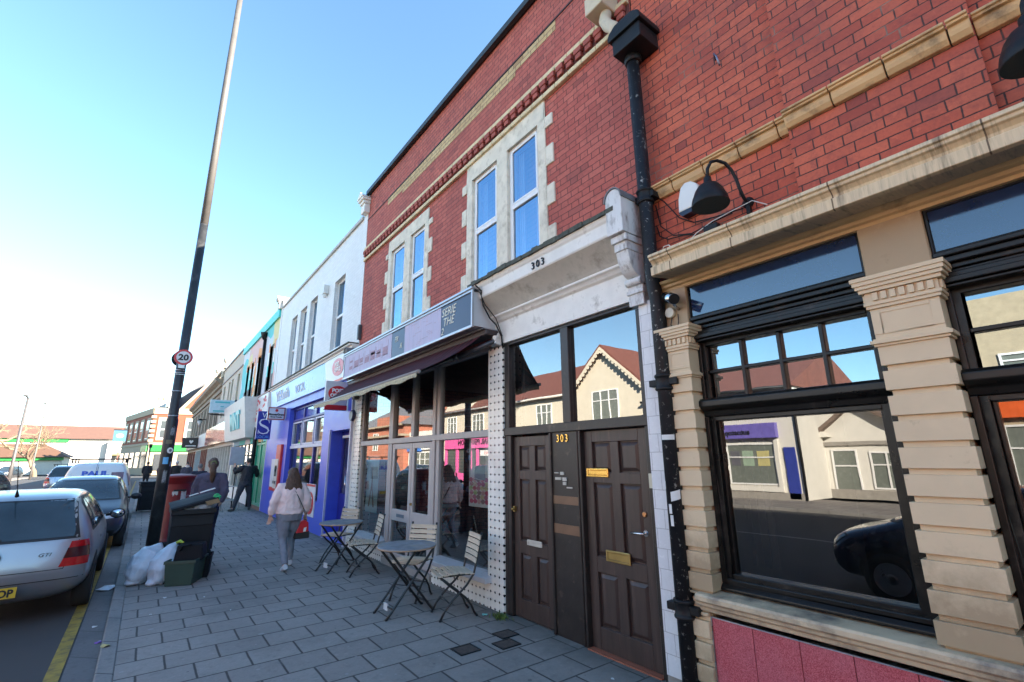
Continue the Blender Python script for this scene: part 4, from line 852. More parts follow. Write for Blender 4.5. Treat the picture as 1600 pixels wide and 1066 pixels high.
m = MB(); m.box(F + .31, F + 8, 19.31, 27.79, 0, 7.2); m.build('wall', M('render_grey', (.4, .38, .35), .8), MU)
m = MB(); m.box(F - .08, F + .3, 19.3, 27.8, 7.10, 7.45); m.build('parapet_band', TURQ, MU)
for i, (a, b, c, d) in enumerate(MO):
    for (p, q, mt) in ((c, c + .12, CYANW), (c + .12, c + .75, M('dark_mural', (.03, .03, .035), .6) if i != 1 else M('ochre_mural', (.30, .22, .12), .6)), (c + .75, c + 1.2, TURQ if i != 1 else LETTER_W), (c + 1.2, c + 1.75, LETTER_W if i < 3 else TURQ), (c + 1.75, d + .12, ORANGE)):
        [MB().box(F - .012, F + .17, *yy, p, q).build('painted_reveal', mt, MU) for yy in ((a - .20, a), (b, b + .20))]
    f_ = MB(); frame_x(f_, F + .1, F + .16, a, b, c, d, .06); f_.box(F + .1, F + .16, a + .06, b - .06, (c + d) / 2 - .03, (c + d) / 2 + .03); wn = f_.build('window', UPVC, MU); pane_x(F + .13, a + .06, b - .06, c + .06, d - .06).build('pane', GLASS_UP, wn)
t_ = thing('downpipe', 'slim black downpipe with hopper on the painted mural wall', 'downpipe', (F - .06, 21.8, 4))
m = MB(); m.tube([(F - .06, 21.8, 4.1), (F - .06, 21.85, 6.75)], .06, 12); m.build('pipe', IRON, t_); m = MB(); m.lathe([(.06, 6.7), (.15, 6.95), (.15, 7.02)], (F - .1, 21.85, 0), n=4); m.build('hopper_head', IRON, t_)
t_ = thing('shop_sign', 'red and white patterned shop sign above the green door', 'shop sign', (F - .1, 21, 3))
m = MB(); m.box(F - .12, F, 19.34, 22.2, 2.95, 4.18); m.build('sign_board', M('white_board', (.68, .66, .66), .4), t_)
m = MB(); m.box(F - .14, F - .0, 19.34, 22.2, 4.18, 4.24); m.build('top_edge', M('dark_red_edge', (.2, .03, .03), .5), t_)
m = MB(); random.seed(21)
for i in range(26):
    y = 19.45 + random.random() * 2.4; z = 3.0 + random.random() * 1.05; l = .12 + random.random() * .4; h = .05 + random.random() * .10; sk = (random.random() - .5) * .2
    m.prism([(y, z), (y + l, z + sk), (y + l, z + h + sk), (y, z + h)], lambda a, b, d: (d, a, b), F - .128, F - .1195)
m.build('red_pattern', M('pink_red_print', (.60, .05, .07), .45), t_)
GREEN = M('green_paint', (.01, .32, .19), .4, var=.12, bump=.1, bs=20)
m = MB(); m.box(F - .02, F + .1, 19.3, 21.2, .0, .12); m.build('shop_step', M('terracotta_step', (.22, .12, .09), .8), MU)
m = MB(); frame_x(m, F - .02, F + .1, 19.34, 21.15, .12, 2.95, .09); m.box(F - .02, F + .1, 20.2, 20.3, .2, 2.87); m.box(F - .02, F + .1, 19.43, 21.06, 2.28, 2.36); m.build('green_frame', GREEN, MU, bevel=.006)
for (a, b) in ((19.43, 20.2), (20.3, 21.06)):
    m = MB(); m.box(F + .03, F + .07, a, b, .2, 2.28)
    n = 7
    for i in range(n): m.box(F + .015, F + .03, a + .02 + i * (b - a - .04) / n, a + .02 + (i + .72) * (b - a - .04) / n, .24, 2.24)
    m.build('green_door', GREEN, MU, bevel=.004)
    pane_x(F + .04, a, b, 2.36, 2.87).build('pane', GLASS, MU)
m = MB(); m.box(F - .01, F + .1, 19.29, 19.335, 0, 2.95); m.build('trim', WHITE_P, MU)
t_ = thing('drainpipe', 'black pipe beside the green door behind the man in black', 'pipe', (F - .08, 21.3, 0)); m = MB(); m.tube([(F - .08, 21.3, .0), (F - .08, 21.3, 3.0)], .07, 12); m.build('pipe', IRON, t_)
# light sign box and shop
t_ = thing('shop_sign', 'big white box sign with teal blocky lettering', 'shop sign', (F - .2, 24.4, 2.6))
m = MB(); m.prism([(F - .62, 4.22), (F - .42, 2.60), (F, 2.60), (F, 4.22)], lambda a, b, d: (a, d, b), 21.45, 27.6); m.build('sign_box', M('offwhite_sign', (.58, .58, .55), .5, var=.08, dirt=.2, dirtcol=(.4, .38, .34)), t_, bevel=.01)
m = MB(); m.text('MINT', 1.0, (F - .479, 25.3, 3.05), (0, -1, 0), (-.12, 0, 1), depth=.05, bold=.04, sx=1.15); m.build('lettering', M('teal_letter', (.10, .50, .55), .4), t_)
m = MB(); m.box(F, F + .3, 21.4, 27.8, 0, .5); m.box(F - .02, F + .25, 21.4, 21.6, .5, 2.6); m.box(F - .02, F + .25, 27.5, 27.8, .5, 2.6); m.build('shop_surround', WHITE_P, MU)
f_ = MB(); frame_x(f_, F + .05, F + .13, 21.6, 27.5, .5, 2.6, .07); 
for i in range(1, 6): f_.box(F + .05, F + .13, 21.6 + i * .983 - .03, 21.6 + i * .983 + .03, .57, 2.53)
f_.box(F + .04, F + .13, 21.67, 27.43, 2.05, 2.11); sw = f_.build('shop_window', M('cream_mullion', (.6, .58, .5), .5), MU); pane_x(F + .09, 21.67, 27.43, .57, 2.05).build('pane', GLASS, sw); pane_x(F + .09, 21.67, 27.43, 2.11, 2.53).build('pane', GLASS, sw)
m = MB(); m.box(F + .18, F + .2, 22.8, 25.2, .6, 2.0); m.build('window_blind', M('blue_display', (.02, .16, .30), .6, var=.3), MU)
# ------------------------------------------------ beige building
BG = thing('beige_building', 'pale beige rendered building left of the mural', 'building', (F + 4, 32, 0))
GO = [(28.6, 29.4, 4.3, 6.3), (31.0, 31.7, 4.3, 6.3), (32.2, 32.9, 4.3, 6.3), (34.4, 35.2, 4.3, 6.3)]
m = MB(); wall_x(m, F, 27.8, 36.2, 2.5, 7.45, GO, depth=.15, thick=.3); m.build('wall', M('beige_render', (.52, .47, .38), .8, var=.08, dirt=.25, dirtcol=(.36, .33, .28)), BG)
m = MB(); m.box(F + .31, F + 8, 27.81, 36.19, 0, 7.3); m.build('wall', M('render_grey', (.4, .38, .35), .8), BG)
m = MB(); m.box(F - .06, F + .3, 27.8, 36.2, 7.45, 7.55); m.box(F - .05, F, 27.8, 36.2, 6.55, 6.62); m.build('coping', M('grey_coping', (.35, .34, .33), .8), BG)
for (a, b, c, d) in GO:
    f_ = MB(); frame_x(f_, F + .08, F + .14, a, b, c, d, .06); f_.box(F + .08, F + .14, a + .06, b - .06, (c + d) / 2 - .03, (c + d) / 2 + .03); wn = f_.build('window', M('yellow_cream_frame', (.5, .45, .28), .6), BG); pane_x(F + .11, a + .06, b - .06, c + .06, d - .06).build('pane', GLASS_UP, wn)
t_ = thing('shop_sign', 'glossy reddish shop sign with a purple end panel', 'shop sign', (F, 34, 2.7))
m = MB(); m.box(F - .22, F, 29.4, 40.2, 2.72, 3.85); m.build('sign_board', M('coral_reflection_sign', (.50, .17, .15), .08, var=.3, vs=.35, spec=.9), t_)  # reflective board; its reddish reflection is painted into the slowly varying colour
m = MB(); m.box(F - .23, F, 28.2, 29.39, 2.70, 3.87); m.build('end_panel', M('purple_panel', (.06, .025, .20), .3), t_)
def shop_strip(parent, y0, y1, n, mt, glass=GLASS, zt=2.65, zb=.5):
    m = MB(); m.box(F, F + .3, y0, y1, 0, zb); m.build('stall_riser', mt, parent)
    f_ = MB(); frame_x(f_, F + .03, F + .15, y0, y1, zb, zt, .1); w_ = (y1 - y0) / n
    for i in range(1, n): f_.box(F + .03, F + .15, y0 + i * w_ - .06, y0 + i * w_ + .06, zb + .1, zt - .1)
    sw = f_.build('shop_window', mt, parent); pane_x(F + .1, y0 + .1, y1 - .1, zb + .1, zt - .1).build('pane', glass, sw)
    m = MB(); m.box(F + .5, F + .55, y0, y1, zb, zt); m.build('window_back', ROOM2, parent)
shop_strip(BG, 27.82, 36.18, 8, M('white_column', (.60, .57, .52), .5))
t_ = thing('hanging_sign', 'pale blue projecting sign on ornate brackets above the white box sign', 'shop sign', (2.9, 27.9, 4.05))
m = MB(); m.box(2.25, 3.30, 28.0, 28.12, 4.06, 4.72); m.build('sign_box', M('pale_blue_sign', (.50, .58, .64), .4), t_); m = MB(); m.box(3.30, 3.40, 27.98, 28.14, 4.02, 4.76); m.build('end_cap', M('navy_cap', (.02, .03, .06), .4), t_)
m = MB(); m.box(2.45, 3.1, 27.99, 27.9995, 4.56, 4.64); m.box(2.4, 3.15, 27.99, 27.9995, 4.12, 4.19); m.box(2.7, 2.85, 27.99, 27.9995, 4.36, 4.41); m.build('print', M('teal_print', (.08, .40, .45), .4), t_)
m = MB(); m.tube([(F, 28.06, 4.0), (2.2, 28.06, 4.0)], .02, 6); m.tube([(F, 28.06, 3.7), (2.9, 28.06, 3.95), (2.3, 28.06, 3.98)], .02, 6); m.build('bracket', IRON, t_)
# ------------------------------------------------ stone building
SB = thing('stone_building', 'weathered stone building with heavy cornice and ball finials', 'building', (F + 4, 48, 0))
SO = []
y = 37.0
while y < 59: SO += [(y, y + .75, 3.9, 5.9), (y + 1.05, y + 1.8, 3.9, 5.9)]; y += 2.85
STB = M('brown_stone', (.27, .225, .165), .85, var=.18, vs=3, bump=.3, bs=20, dirt=.4, dirtcol=(.10, .085, .07), ds=1.5)
m = MB(); wall_x(m, F, 36.2, 60.3, 2.6, 6.9, SO, depth=.25, thick=.3); m.build('wall', STB, SB)
m = MB(); m.box(F + .31, F + 8, 36.21, 60.29, 0, 7); m.build('wall', STB, SB)
m = MB(); m.profile_y([(F, 6.5), (F - .12, 6.55), (F - .15, 6.7), (F - .4, 6.85), (F - .45, 7.0), (F, 7.02)], 36.2, 60.3); m.box(F - .05, F + .25, 36.2, 60.3, 7.02, 7.15); m.box(F - .07, F + .27, 36.2, 60.3, 7.62, 7.78); m.box(F - .10, F, 36.2, 60.3, 6.1, 6.25); m.box(F - .08, F, 36.2, 60.3, 3.72, 3.85); m.build('cornice', STB, SB)
m = MB(); y = 36.4
while y < 60.2: m.box(F, F + .16, y, y + .16, 7.15, 7.62); y += .38
m.build('balustrade', STB, SB)
for yy in (36.45, 41.2):
    m = MB(); m.box(F - .12, F + .35, yy - .25, yy + .25, 7.1, 7.95); m.lathe([(.06, 7.95), (.10, 8.02), (.08, 8.06), (.18, 8.14), (.24, 8.28), (.22, 8.42), (.12, 8.52), (.02, 8.56)], (F + .1, yy, 0)); m.build('ball_finial', M('pale_stone', (.48, .43, .33), .8, var=.1), SB)
for (a, b, c, d) in SO: pane_x(F + .15, a, b, c, d).build('window_pane', M('dark_pane', (.05, .05, .055), .15), SB)
for i, (a, b, mt) in enumerate([(36.22, 40.5, M('white_column', (.6, .57, .52))), (40.7, 45.5, M('oxblood_front', (.16, .02, .02), .4)), (45.7, 50.4, M('pale_blue_front', (.36, .48, .52), .5)), (50.6, 60.2, M('oxblood_front', (.16, .02, .02)))]): shop_strip(SB, a, b, 4, mt)
m = MB(); m.box(F - .2, F, 40.6, 46.2, 2.75, 3.7); tag(m.build('shop_sign', M('pale_grey_sign', (.5, .49, .47), .5)), 'plain pale grey shop sign beyond the glossy reddish one', 'shop sign')
m = MB(); m.box(F - .2, F, 46.4, 60, 2.75, 3.6); tag(m.build('shop_sign', M('brown_sign', (.16, .09, .07), .5)), 'long brown shop sign farthest down the row', 'shop sign')
t_ = thing('hanging_sign', 'small dark projecting sign with white heart shape far down the row', 'shop sign', (2.9, 46.4, 2.8)); m = MB(); m.box(2.2, F, 46.4, 46.5, 2.75, 3.55); m.build('sign_box', M('dark_brown_sign', (.025, .018, .02), .4), t_)
m = MB(); m.prism([(2.8, 3.08), (2.66, 3.25), (2.68, 3.34), (2.75, 3.36), (2.8, 3.30), (2.85, 3.36), (2.92, 3.34), (2.94, 3.25)], lambda a, b, d: (a, d, b), 46.385, 46.399); m.box(2.45, 3.15, 46.385, 46.399, 2.88, 2.95); m.build('emblem', LETTER_W, t_)
t_ = thing('wall_lantern', 'black and white lantern on the stone facade far down the row', 'lamp', (F, 44.5, 4.2)); m = MB(); m.tube([(F, 44.5, 4.9), (F - .35, 44.5, 4.9)], .03, 6); m.lathe([(.2, 4.8), (.05, 4.95)], (F - .4, 44.5, 0), n=8); m.build('bracket', IRON, t_); m = MB(); m.lathe([(.06, 4.35), (.18, 4.8)], (F - .4, 44.5, 0), n=8); m.build('glass', M('lantern_white', (.6, .6, .58), .3), t_)
# ================================================================== corner building closing the street
CB = thing('corner_brick_building', 'red brick corner building with stone band and green shop fascia closing the street', 'building', (.2, 80, 0))
FB = M('far_brick', (.22, .055, .028), .85, var=.12, vs=4); FS_ = M('far_stone', (.33, .27, .19), .8, var=.1); GRN = M('green_fascia', (.02, .22, .04), .4); FGL = M('far_glass', (.05, .055, .06), .12)
A = Vector((.2, 80, 0)); Bv = Vector((6.2, 79.4, 0)); Cv = Vector((-3.2, 99, 0))
def face_wall(P, Q, z0, z1, mt, nm, parent, th=.3, off=0):
    d = (Q - P).normalized(); n = Vector((d.y, -d.x, 0))
    m = MB(); c = (P + Q) / 2 + n * (off - th / 2); m.obox((c.x, c.y, (z0 + z1) / 2), d * ((Q - P).length / 2), n * th / 2, Vector((0, 0, (z1 - z0) / 2))); return m.build(nm, mt, parent)
def face_boxes(P, Q, lst, mt, nm, parent, th=.2, off=.05, each=True):
    d = (Q - P).normalized(); n = Vector((d.y, -d.x, 0)); m = MB()
    for a, b, z0, z1 in lst:
        c = P + d * ((a + b) / 2) + n * (off - th / 2); k = m if not each else MB()
        k.obox((c.x, c.y, (z0 + z1) / 2), d * ((b - a) / 2), n * th / 2, Vector((0, 0, (z1 - z0) / 2)))
        if each: k.build(nm, mt, parent)
    if not each: m.build(nm, mt, parent)
for (P, Q) in ((A, Bv), (Cv, A)):
    L_ = (Q - P).length; D = (Q - P).normalized()
    face_wall(P, Q, 0, 4.0, FS_, 'ground_storey', CB); face_wall(P, Q, 4.0, 8.0, FB, 'wall', CB); face_wall(P, Q, 8.0, 8.8, FS_, 'parapet', CB, off=.12, th=.5); face_wall(P, Q, 3.9, 4.2, FS_, 'stone_band', CB, off=.1)
    n = 2 if L_ < 8 else 5; w_ = L_ / n
    ws = [(i * w_ + w_ * .28, i * w_ + w_ * .72, 4.7, 7.2) for i in range(n)]
    face_boxes(P, Q, [(a - .25, b + .25, c - .2, d + .35) for a, b, c, d in ws], FS_, 'window_surround', CB, off=.08); face_boxes(P, Q, [(a, b, c, d) for a, b, c, d in ws], UPVC, 'window', CB, off=.10, th=.1); face_boxes(P, Q, [(a + .12, b - .12, c + .12, (c + d) / 2 - .08) for a, b, c, d in ws] + [(a + .12, b - .12, (c + d) / 2 + .08, d - .12) for a, b, c, d in ws], FGL, 'pane', CB, off=.125, th=.1)
    if L_ < 8:
        face_boxes(P, Q, [(.3, L_ - .1, 3.05, 3.85)], GRN, 'green_fascia', CB, off=.2); face_boxes(P, Q, [(.8, 2.6, .6, 2.7), (3.4, 5.4, .6, 2.7)], FGL, 'shop_pane', CB, off=.08)
    else:
        face_boxes(P, Q, [(i * w_ + .6, (i + 1) * w_ - .6, .9, 3.0) for i in range(n)], FGL, 'shop_pane', CB, off=.06); face_boxes(P, Q, [(L_ - 3.6, L_ - .2, 3.05, 3.85)], GRN, 'green_fascia', CB, off=.2)
m = MB(); q = A + (Bv - A).normalized() * .1
for i in range(6): m.box(A.x - .2, A.x + .35, A.y - .18, A.y + .3, 4.3 + i * .62, 4.65 + i * .62)
m.build('quoin', FS_, CB)
m = MB(); m.prism([(3.1, 8.6), (9.6, 8.6), (9.6, 11.0), (6.6, 13.4)], lambda a, b, d: (a, d, b), 80.2, 92); m.build('gable', FB, CB)
m = MB(); m.bar((3.0, 80.1, 8.6), (6.6, 80.1, 13.5), .3, .35); m.bar((6.6, 80.1, 13.5), (9.7, 80.1, 10.9), .3, .35); m.build('gable_coping', FS_, CB)
m = MB(); m.prism([(.6, 8.5), (3.2, 8.5), (6.6, 13.2), (5.6, 13.2)], lambda a, b, d: (a, d, b), 84, 95); m.build('roof', M('slate', (.09, .09, .10), .7), CB)
for (x, y, z0, z1) in ((1.7, 83, 8.4, 11.4), (.2, 90, 8.4, 10.6)):
    m = MB(); m.box(x, x + 1.3, y, y + 1.0, z0, z1); m.box(x - .1, x + 1.4, y - .1, y + 1.1, z1, z1 + .25); c_ = m.build('chimney', M('chimney_white', (.6, .58, .54), .8), CB)
    for i in range(2):
        m = MB(); m.lathe([(.2, z1 + .25), (.16, z1 + .9)], (x + .35 + i * .6, y + .5, 0), n=10); m.build('chimney_pot', M('clay_pot', (.5, .25, .12), .8), c_)
m = MB(); m.box(.5, 9.5, 80.4, 92, 0, 8.4); m.build('wall', FB, CB)
# ================================================================== long supermarket and low hipped building
SM = thing('supermarket_building', 'long pale building with orange brown roof at the far left', 'building', (-20, 145, 0))
SW = M('plain_cream', (.66, .60, .52), .8, var=.05); RT = M('orange_brown_tile', (.135, .068, .046), .8, var=.12, vs=2, bump=.2)  # far walls in their own plain cream
m = MB(); m.box(-48, 4, 140, 160, 0, 6.7); m.build('wall', SW, SM); m = MB(); m.prism([(139.2, 6.7), (150, 10.0), (160.8, 6.7)], lambda a, b, d: (d, a, b), -49, 4.5); m.build('roof', RT, SM)
m = MB(); m.box(-48, -13.5, 139.6, 140, 6.0, 6.7); m.build('green_band', GRN, SM)
m = MB(); m.box(-6.8, -1, 138.8, 140, 3.2, 3.7); m.build('canopy', M('olive_canopy', (.22, .20, .08), .7), SM)
m = MB()
for i in range(4): m.box(-6.2 + i * 1.4, -5.2 + i * 1.4, 139.9, 140.0, .3, 3.2)
m.build('shop_pane', FGL, SM)
m = MB(); m.box(-6.9, -5.9, 138.6, 140, -.1, 6.2); m.build('stone_pier', M('lilac_stone', (.42, .38, .40), .8), SM)
LB = thing('low_shop_building', 'low pale building with brown hipped roof and green fascia at far left', 'building', (-17, 104, 0))
m = MB(); m.box(-26, -10, 100.6, 110, 0, 2.6); m.build('wall', SW, LB); m = MB(); m.box(-26.2, -9.8, 100.2, 100.6, 2.1, 2.55); m.build('green_fascia', GRN, LB)
m = MB(); h = [(-27, 99.8, 2.55), (-9.3, 99.8, 2.55), (-9.3, 111, 2.55), (-27, 111, 2.55)]; r0 = (-22, 105, 4.6); r1 = (-12.8, 105, 4.6)
m.face([h[0], h[1], r1, r0]); m.face([h[1], h[2], r1]); m.face([h[2], h[3], r0, r1]); m.face([h[3], h[0], r0]); m.face(h[::-1]); m.build('roof', M('brown_tile', (.11, .055, .032), .8, var=.12, bump=.2), LB)
# ================================================================== opposite side of the street (seen in the glass)
CRW = M('cream_render', (.60, .55, .44), .85, var=.05, vs=2, bump=.1); WHR = M('white_render', (.68, .66, .60), .85, var=.05, vs=2); TILE_R = M('clay_tile', (.17, .062, .045), .8, var=.2, vs=6, bump=.3); SLATE = M('grey_slate', (.16, .16, .17), .7, var=.15, vs=5)
XO = -13.0
def ox_window(par, y0, y1, z0, z1, n=3, x=XO, nm='window', mt=UPVC):
    f_ = MB(); x0, x1 = x - .02, x + .05; frame_x(f_, x0, x1, y0, y1, z0, z1, .06)
    for i in range(1, n): f_.box(x0, x1, y0 + i * (y1 - y0) / n - .03, y0 + i * (y1 - y0) / n + .03, z0 + .06, z1 - .06)
    f_.box(x0, x1 - .001, y0 + .06, y1 - .06, z0 + (z1 - z0) * .66 - .025, z0 + (z1 - z0) * .66 + .025)
    o = f_.build(nm, mt, par); p = MB(); p.box(x - .01, x + .01, y0 + .06, y1 - .06, z0 + .06, z1 - .06); p.build('pane', M('opp_pane', (.16, .18, .16), .25), o)
def gable_house(nm, lab, y0, y1, ze, za, wmt, rmt, x=XO, depth=9, ya=None):
    t_ = thing(nm, lab, 'building', (x - depth / 2, (y0 + y1) / 2, 0)); ya = ya or (y0 + y1) / 2
    m = MB(); m.prism([(y0, 0), (y1, 0), (y1, ze), (ya, za), (y0, ze)], lambda a, b, d: (d, a, b), x - depth, x); m.build('wall', wmt, t_)
    m = MB()
    for (p, q) in (((y0 - .25, ze - .25), (ya, za)), ((ya, za), (y1 + .25, ze - .25))):
        m.prism([(p[0], p[1] + .02), (q[0], q[1] + .02), (q[0], q[1] + .2), (p[0], p[1] + .2)], lambda a, b, d: (d, a, b), x - depth, x + .35)
    m.build('roof', rmt, t_); return t_
G1 = gable_house('gabled_house', 'cream gabled house with scalloped bargeboard across the street seen mirrored in the glass', 15.2, 20.3, 5.5, 7.75, CRW, TILE_R)
m = MB()
for s_ in (0, 1):
    P = (15.0, 5.30) if s_ == 0 else (17.75, 7.72); Q = (17.75, 7.72) if s_ == 0 else (20.5, 5.30)
    m.prism([(P[0], P[1] - .12), (Q[0], Q[1] - .12), (Q[0], Q[1] + .08), (P[0], P[1] + .08)], lambda a, b, d: (d, a, b), XO + .33, XO + .37)
    for i in range(13):
        a = (i + .5) / 13; yy = P[0] + (Q[0] - P[0]) * a; zz_ = P[1] + (Q[1] - P[1]) * a - .14; m.lathe([(.105, 0), (.105, .03)], (XO + .33, yy, zz_), (1, 0, 0), n=12)
m.build('bargeboard', CRW, G1); ox_window(G1, 16.9, 18.8, 3.7, 5.35)
m = MB(); m.box(XO, XO + .12, 15.3, 20.2, 2.6, 3.2); m.build('fascia', M('dark_opposite_fascia', (.08, .10, .12), .5), G1); ox_window(G1, 15.6, 19.9, .5, 2.5, 4)
G2 = thing('cream_terrace', 'long cream terrace across the street with red tiled roof', 'building', (XO - 4.5, 28, 0))
m = MB(); m.box(XO - 9, XO, 20.35, 37, 0, 5.5); m.build('wall', CRW, G2); m = MB(); m.prism([(XO + .3, 5.45), (XO - 4.5, 8.2), (XO - 9.3, 5.45)], lambda a, b, d: (a, d, b), 20.35, 37); m.build('roof', TILE_R, G2)
m = MB(); m.tube([(XO + .06, 20.5, 0), (XO + .06, 20.5, 5.4)], .05, 8); m.tube([(XO + .34, 20.4, 5.42), (XO + .34, 37, 5.42)], .07, 8); m.build('rainwater_pipe', M('opp_white_pipe', (.5, .48, .44), .6), G2)
for (a, b) in ((22.3, 23.8), (26.2, 27.6), (30.0, 31.6), (34, 35.5)): ox_window(G2, a, b, 3.5, 5.05)
m = MB(); m.prism([(31.8, 5.45), (36.2, 5.45), (34, 7.4)], lambda a, b, d: (d, a, b), XO - 3, XO + .02); m.build('gable', CRW, G2)
PK = M('pink_paint', (.72, .12, .34), .45)
t_ = thing('shopfront', 'bright pink nail shop front across the street seen mirrored in the cafe glass', 'shopfront', (XO + .1, 32, 0))
m = MB(); m.box(XO, XO + .2, 28.6, 35.6, 2.55, 3.35); m.box(XO, XO + .28, 28.5, 35.7, 3.35, 3.45); m.box(XO, XO + .25, 28.6, 35.6, 2.47, 2.55); m.build('fascia', PK, t_)
m = MB(); m.text('NAIL PERFECTION', .55, (XO + .205, 28.9, 2.75), (0, 1, 0), depth=.02, bold=.012, sx=1.0); m.build('lettering', LETTER_K, t_)
m = MB(); 
for y in (28.6, 30.6, 31.6, 33.6, 35.35): m.box(XO, XO + .15, y, y + .25, 0, 2.47)
m.box(XO, XO + .15, 28.85, 30.6, 0, .6); m.box(XO, XO + .15, 31.85, 35.35, 0, .6); m.build('frame', PK, t_)
m = MB(); m.box(XO, XO + .03, 28.85, 35.35, .6, 2.47); m.build('pane', M('opp_shop_glass', (.07, .08, .08), .1), t_)
m = MB(); m.box(XO + .04, XO + .05, 29, 30.4, 1.9, 2.3); m.build('notice', LETTER_W, t_); m = MB(); m.text('NAILS', .3, (XO + .055, 29.1, 2.0), (0, 1, 0), depth=.01); m.build('lettering', M('red_letter', (.6, .03, .04)), t_)
for k, (a, b, mt) in enumerate([(20.5, 24.3, M('white_opposite', (.66, .65, .62))), (24.5, 28.4, M('opp_green', (.08, .3, .12)))]):
    t_ = thing('shopfront', ['white shop front across the street beside the cream gabled house', 'green fascia shop front across the street beside the pink one'][k], 'shopfront', (XO + .1, (a + b) / 2, 0)); m = MB(); m.box(XO, XO + .15, a, b, 2.5, 3.2); m.box(XO, XO + .1, a, a + .2, 0, 2.5); m.box(XO, XO + .1, b - .2, b, 0, 2.5); m.box(XO, XO + .1, a + .2, b - .2, 0, .5); m.build('frame', mt, t_); m = MB(); m.box(XO, XO + .03, a + .2, b - .2, .5, 2.5); m.build('pane', M('opp_shop_glass', (.07, .08, .08), .1), t_)
RB = thing('red_brick_terrace', 'red brick terrace with hipped slate roof across the street', 'building', (XO - 5, 50, 0))
m = MB(); m.box(XO - 10, XO + .5, 43, 58, 0, 5.0); m.box(XO - 9, XO + .9, 44, 49, 5.0, 5.9); m.build('wall', BRICK_FAR, RB)
m = MB(); m.box(XO, XO + .95, 42.9, 58.1, 3.9, 4.1); m.box(XO, XO + 1.0, 42.9, 58.1, 4.9, 5.05); m.build('pale_band', FS_, RB)
m = MB(); h = [(XO + .9, 42.6, 5.0), (XO + .9, 58.4, 5.0), (XO - 10.4, 58.4, 5.0), (XO - 10.4, 42.6, 5.0)]; r0 = (XO - 4.7, 48, 8.4); r1 = (XO - 4.7, 53, 8.4); m.face([h[0], h[1], r1, r0]); m.face([h[1], h[2], r1]); m.face([h[2], h[3], r0, r1]); m.face([h[3], h[0], r0]); m.build('roof', SLATE, RB)
for y in (45, 49.5, 54): ox_window(RB, y, y + 1.3, 2.6, 4.4, 2, x=XO + .5)
m = MB(); m.box(XO - 6, XO - 4.5, 43.5, 44.6, 5, 9); m.build('chimney', BRICK_FAR, RB)
WT = thing('white_shop_row', 'low white shop row across the street with blue and white signs', 'building', (XO - 4, 40, 0)); m = MB(); m.box(XO - 8, XO, 37.05, 42.9, 0, 4.2); m.build('wall', WHR, WT)
m = MB(); m.box(XO, XO + .2, 37.1, 39.9, 2.5, 3.3); m.build('white_fascia', LETTER_W, WT); m = MB(); m.box(XO, XO + .2, 40, 42.8, 2.4, 3.5); m.build('blue_fascia', M('opp_blue', (.05, .2, .6)), WT); ox_window(WT, 37.4, 42.4, .5, 2.3, 5)
# white shop with purple sign, brick side, white gabled workshop, stone terrace
PW = thing('white_corner_shop', 'white shop with purple fascia across the street', 'building', (XO - 4, 10, 0))
m = MB(); m.box(XO - 8, XO, 8.2, 15.1, 0, 4.5); m.build('wall', WHR, PW); m = MB(); m.prism([(XO + .3, 4.4), (XO - 4, 6.3), (XO - 8.3, 4.4)], lambda a, b, d: (a, d, b), 8.1, 15.2); m.build('roof', TILE_R, PW)
PUR = M('opp_purple', (.16, .13, .45), .4); m = MB(); m.box(XO, XO + .25, 8.9, 11.4, 2.4, 2.98); m.build('fascia', PUR, PW)
m = MB(); m.text('autostop', .3, (XO + .255, 9.9, 2.55), (0, 1, 0), depth=.01, bold=.01); m.build('lettering', LETTER_K, PW)
ox_window(PW, 9.1, 11.1, .55, 2.2, 1)
m = MB(); m.box(XO, XO + .10, 8.95, 11.3, .30, .50); m.box(XO, XO + .10, 8.95, 9.1, .5, 2.35); m.box(XO, XO + .10, 11.1, 11.3, .5, 2.35); m.build('shop_surround', WHR, PW); m = MB(); m.box(XO, XO + .06, 8.2, 15.1, 0, .28); m.build('plinth', M('opp_plinth', (.30, .28, .25), .9), PW)
for q, (a_, b_, c_) in enumerate(((9.35, 9.85, (.5, .45, .2)), (10.0, 10.45, (.3, .4, .3)), (10.55, 10.95, (.12, .12, .14)))): MB().box(XO + .011, XO + .02, a_, b_, 1.3, 1.9).build('window_card', M('card_%s' % ('yellow', 'green', 'dark')[q], c_, .6), PW)
m = MB(); m.tube([(XO + .06, 8.15, 0), (XO + .06, 8.15, 4.4)], .05, 8); m.tube([(XO + .32, 8.1, 4.38), (XO + .32, 15.2, 4.38)], .06, 8); m.build('rainwater_pipe', IRON, PW)
m = MB(); m.box(XO, XO + .06, 8.35, 8.75, .05, 2.0); m.build('blue_door', M('opp_door', (.03, .05, .3)), PW); ox_window(PW, 9.2, 10.5, 3.4, 4.2, 2)
WS = gable_house('gabled_workshop', 'white twin gabled workshop across the street set back behind a forecourt', 5.0, 8.5, 2.35, 3.7, WHR, M('brown_grey_tile', (.17, .125, .10), .8, var=.15, vs=6, bump=.3), x=XO - 2.5, ya=6.86); ox_window(WS, 5.6, 6.7, .4, 1.8, 2, x=XO - 2.5); ox_window(WS, 7.1, 8.0, .05, 1.9, 1, x=XO - 2.5)
m = MB(); m.box(XO - 2.5, XO - 2.44, 5.0, 8.5, 0, .35); m.box(XO - 2.5, XO - 2.40, 5.4, 8.2, 2.05, 2.2); m.build('plinth', M('opp_plinth', (.30, .28, .25)), WS); m = MB(); m.tube([(XO - 2.42, 5.25, 0), (XO - 2.42, 5.25, 2.4)], .05, 8); m.build('rainwater_pipe', IRON, WS)
m = MB(); m.prism([(7.9, 2.4), (9.2, 3.5), (9.2, 2.4)], lambda a, b, d: (d, a, b), XO - 2.6, XO - 2.2); m.build('gable', WHR, WS)
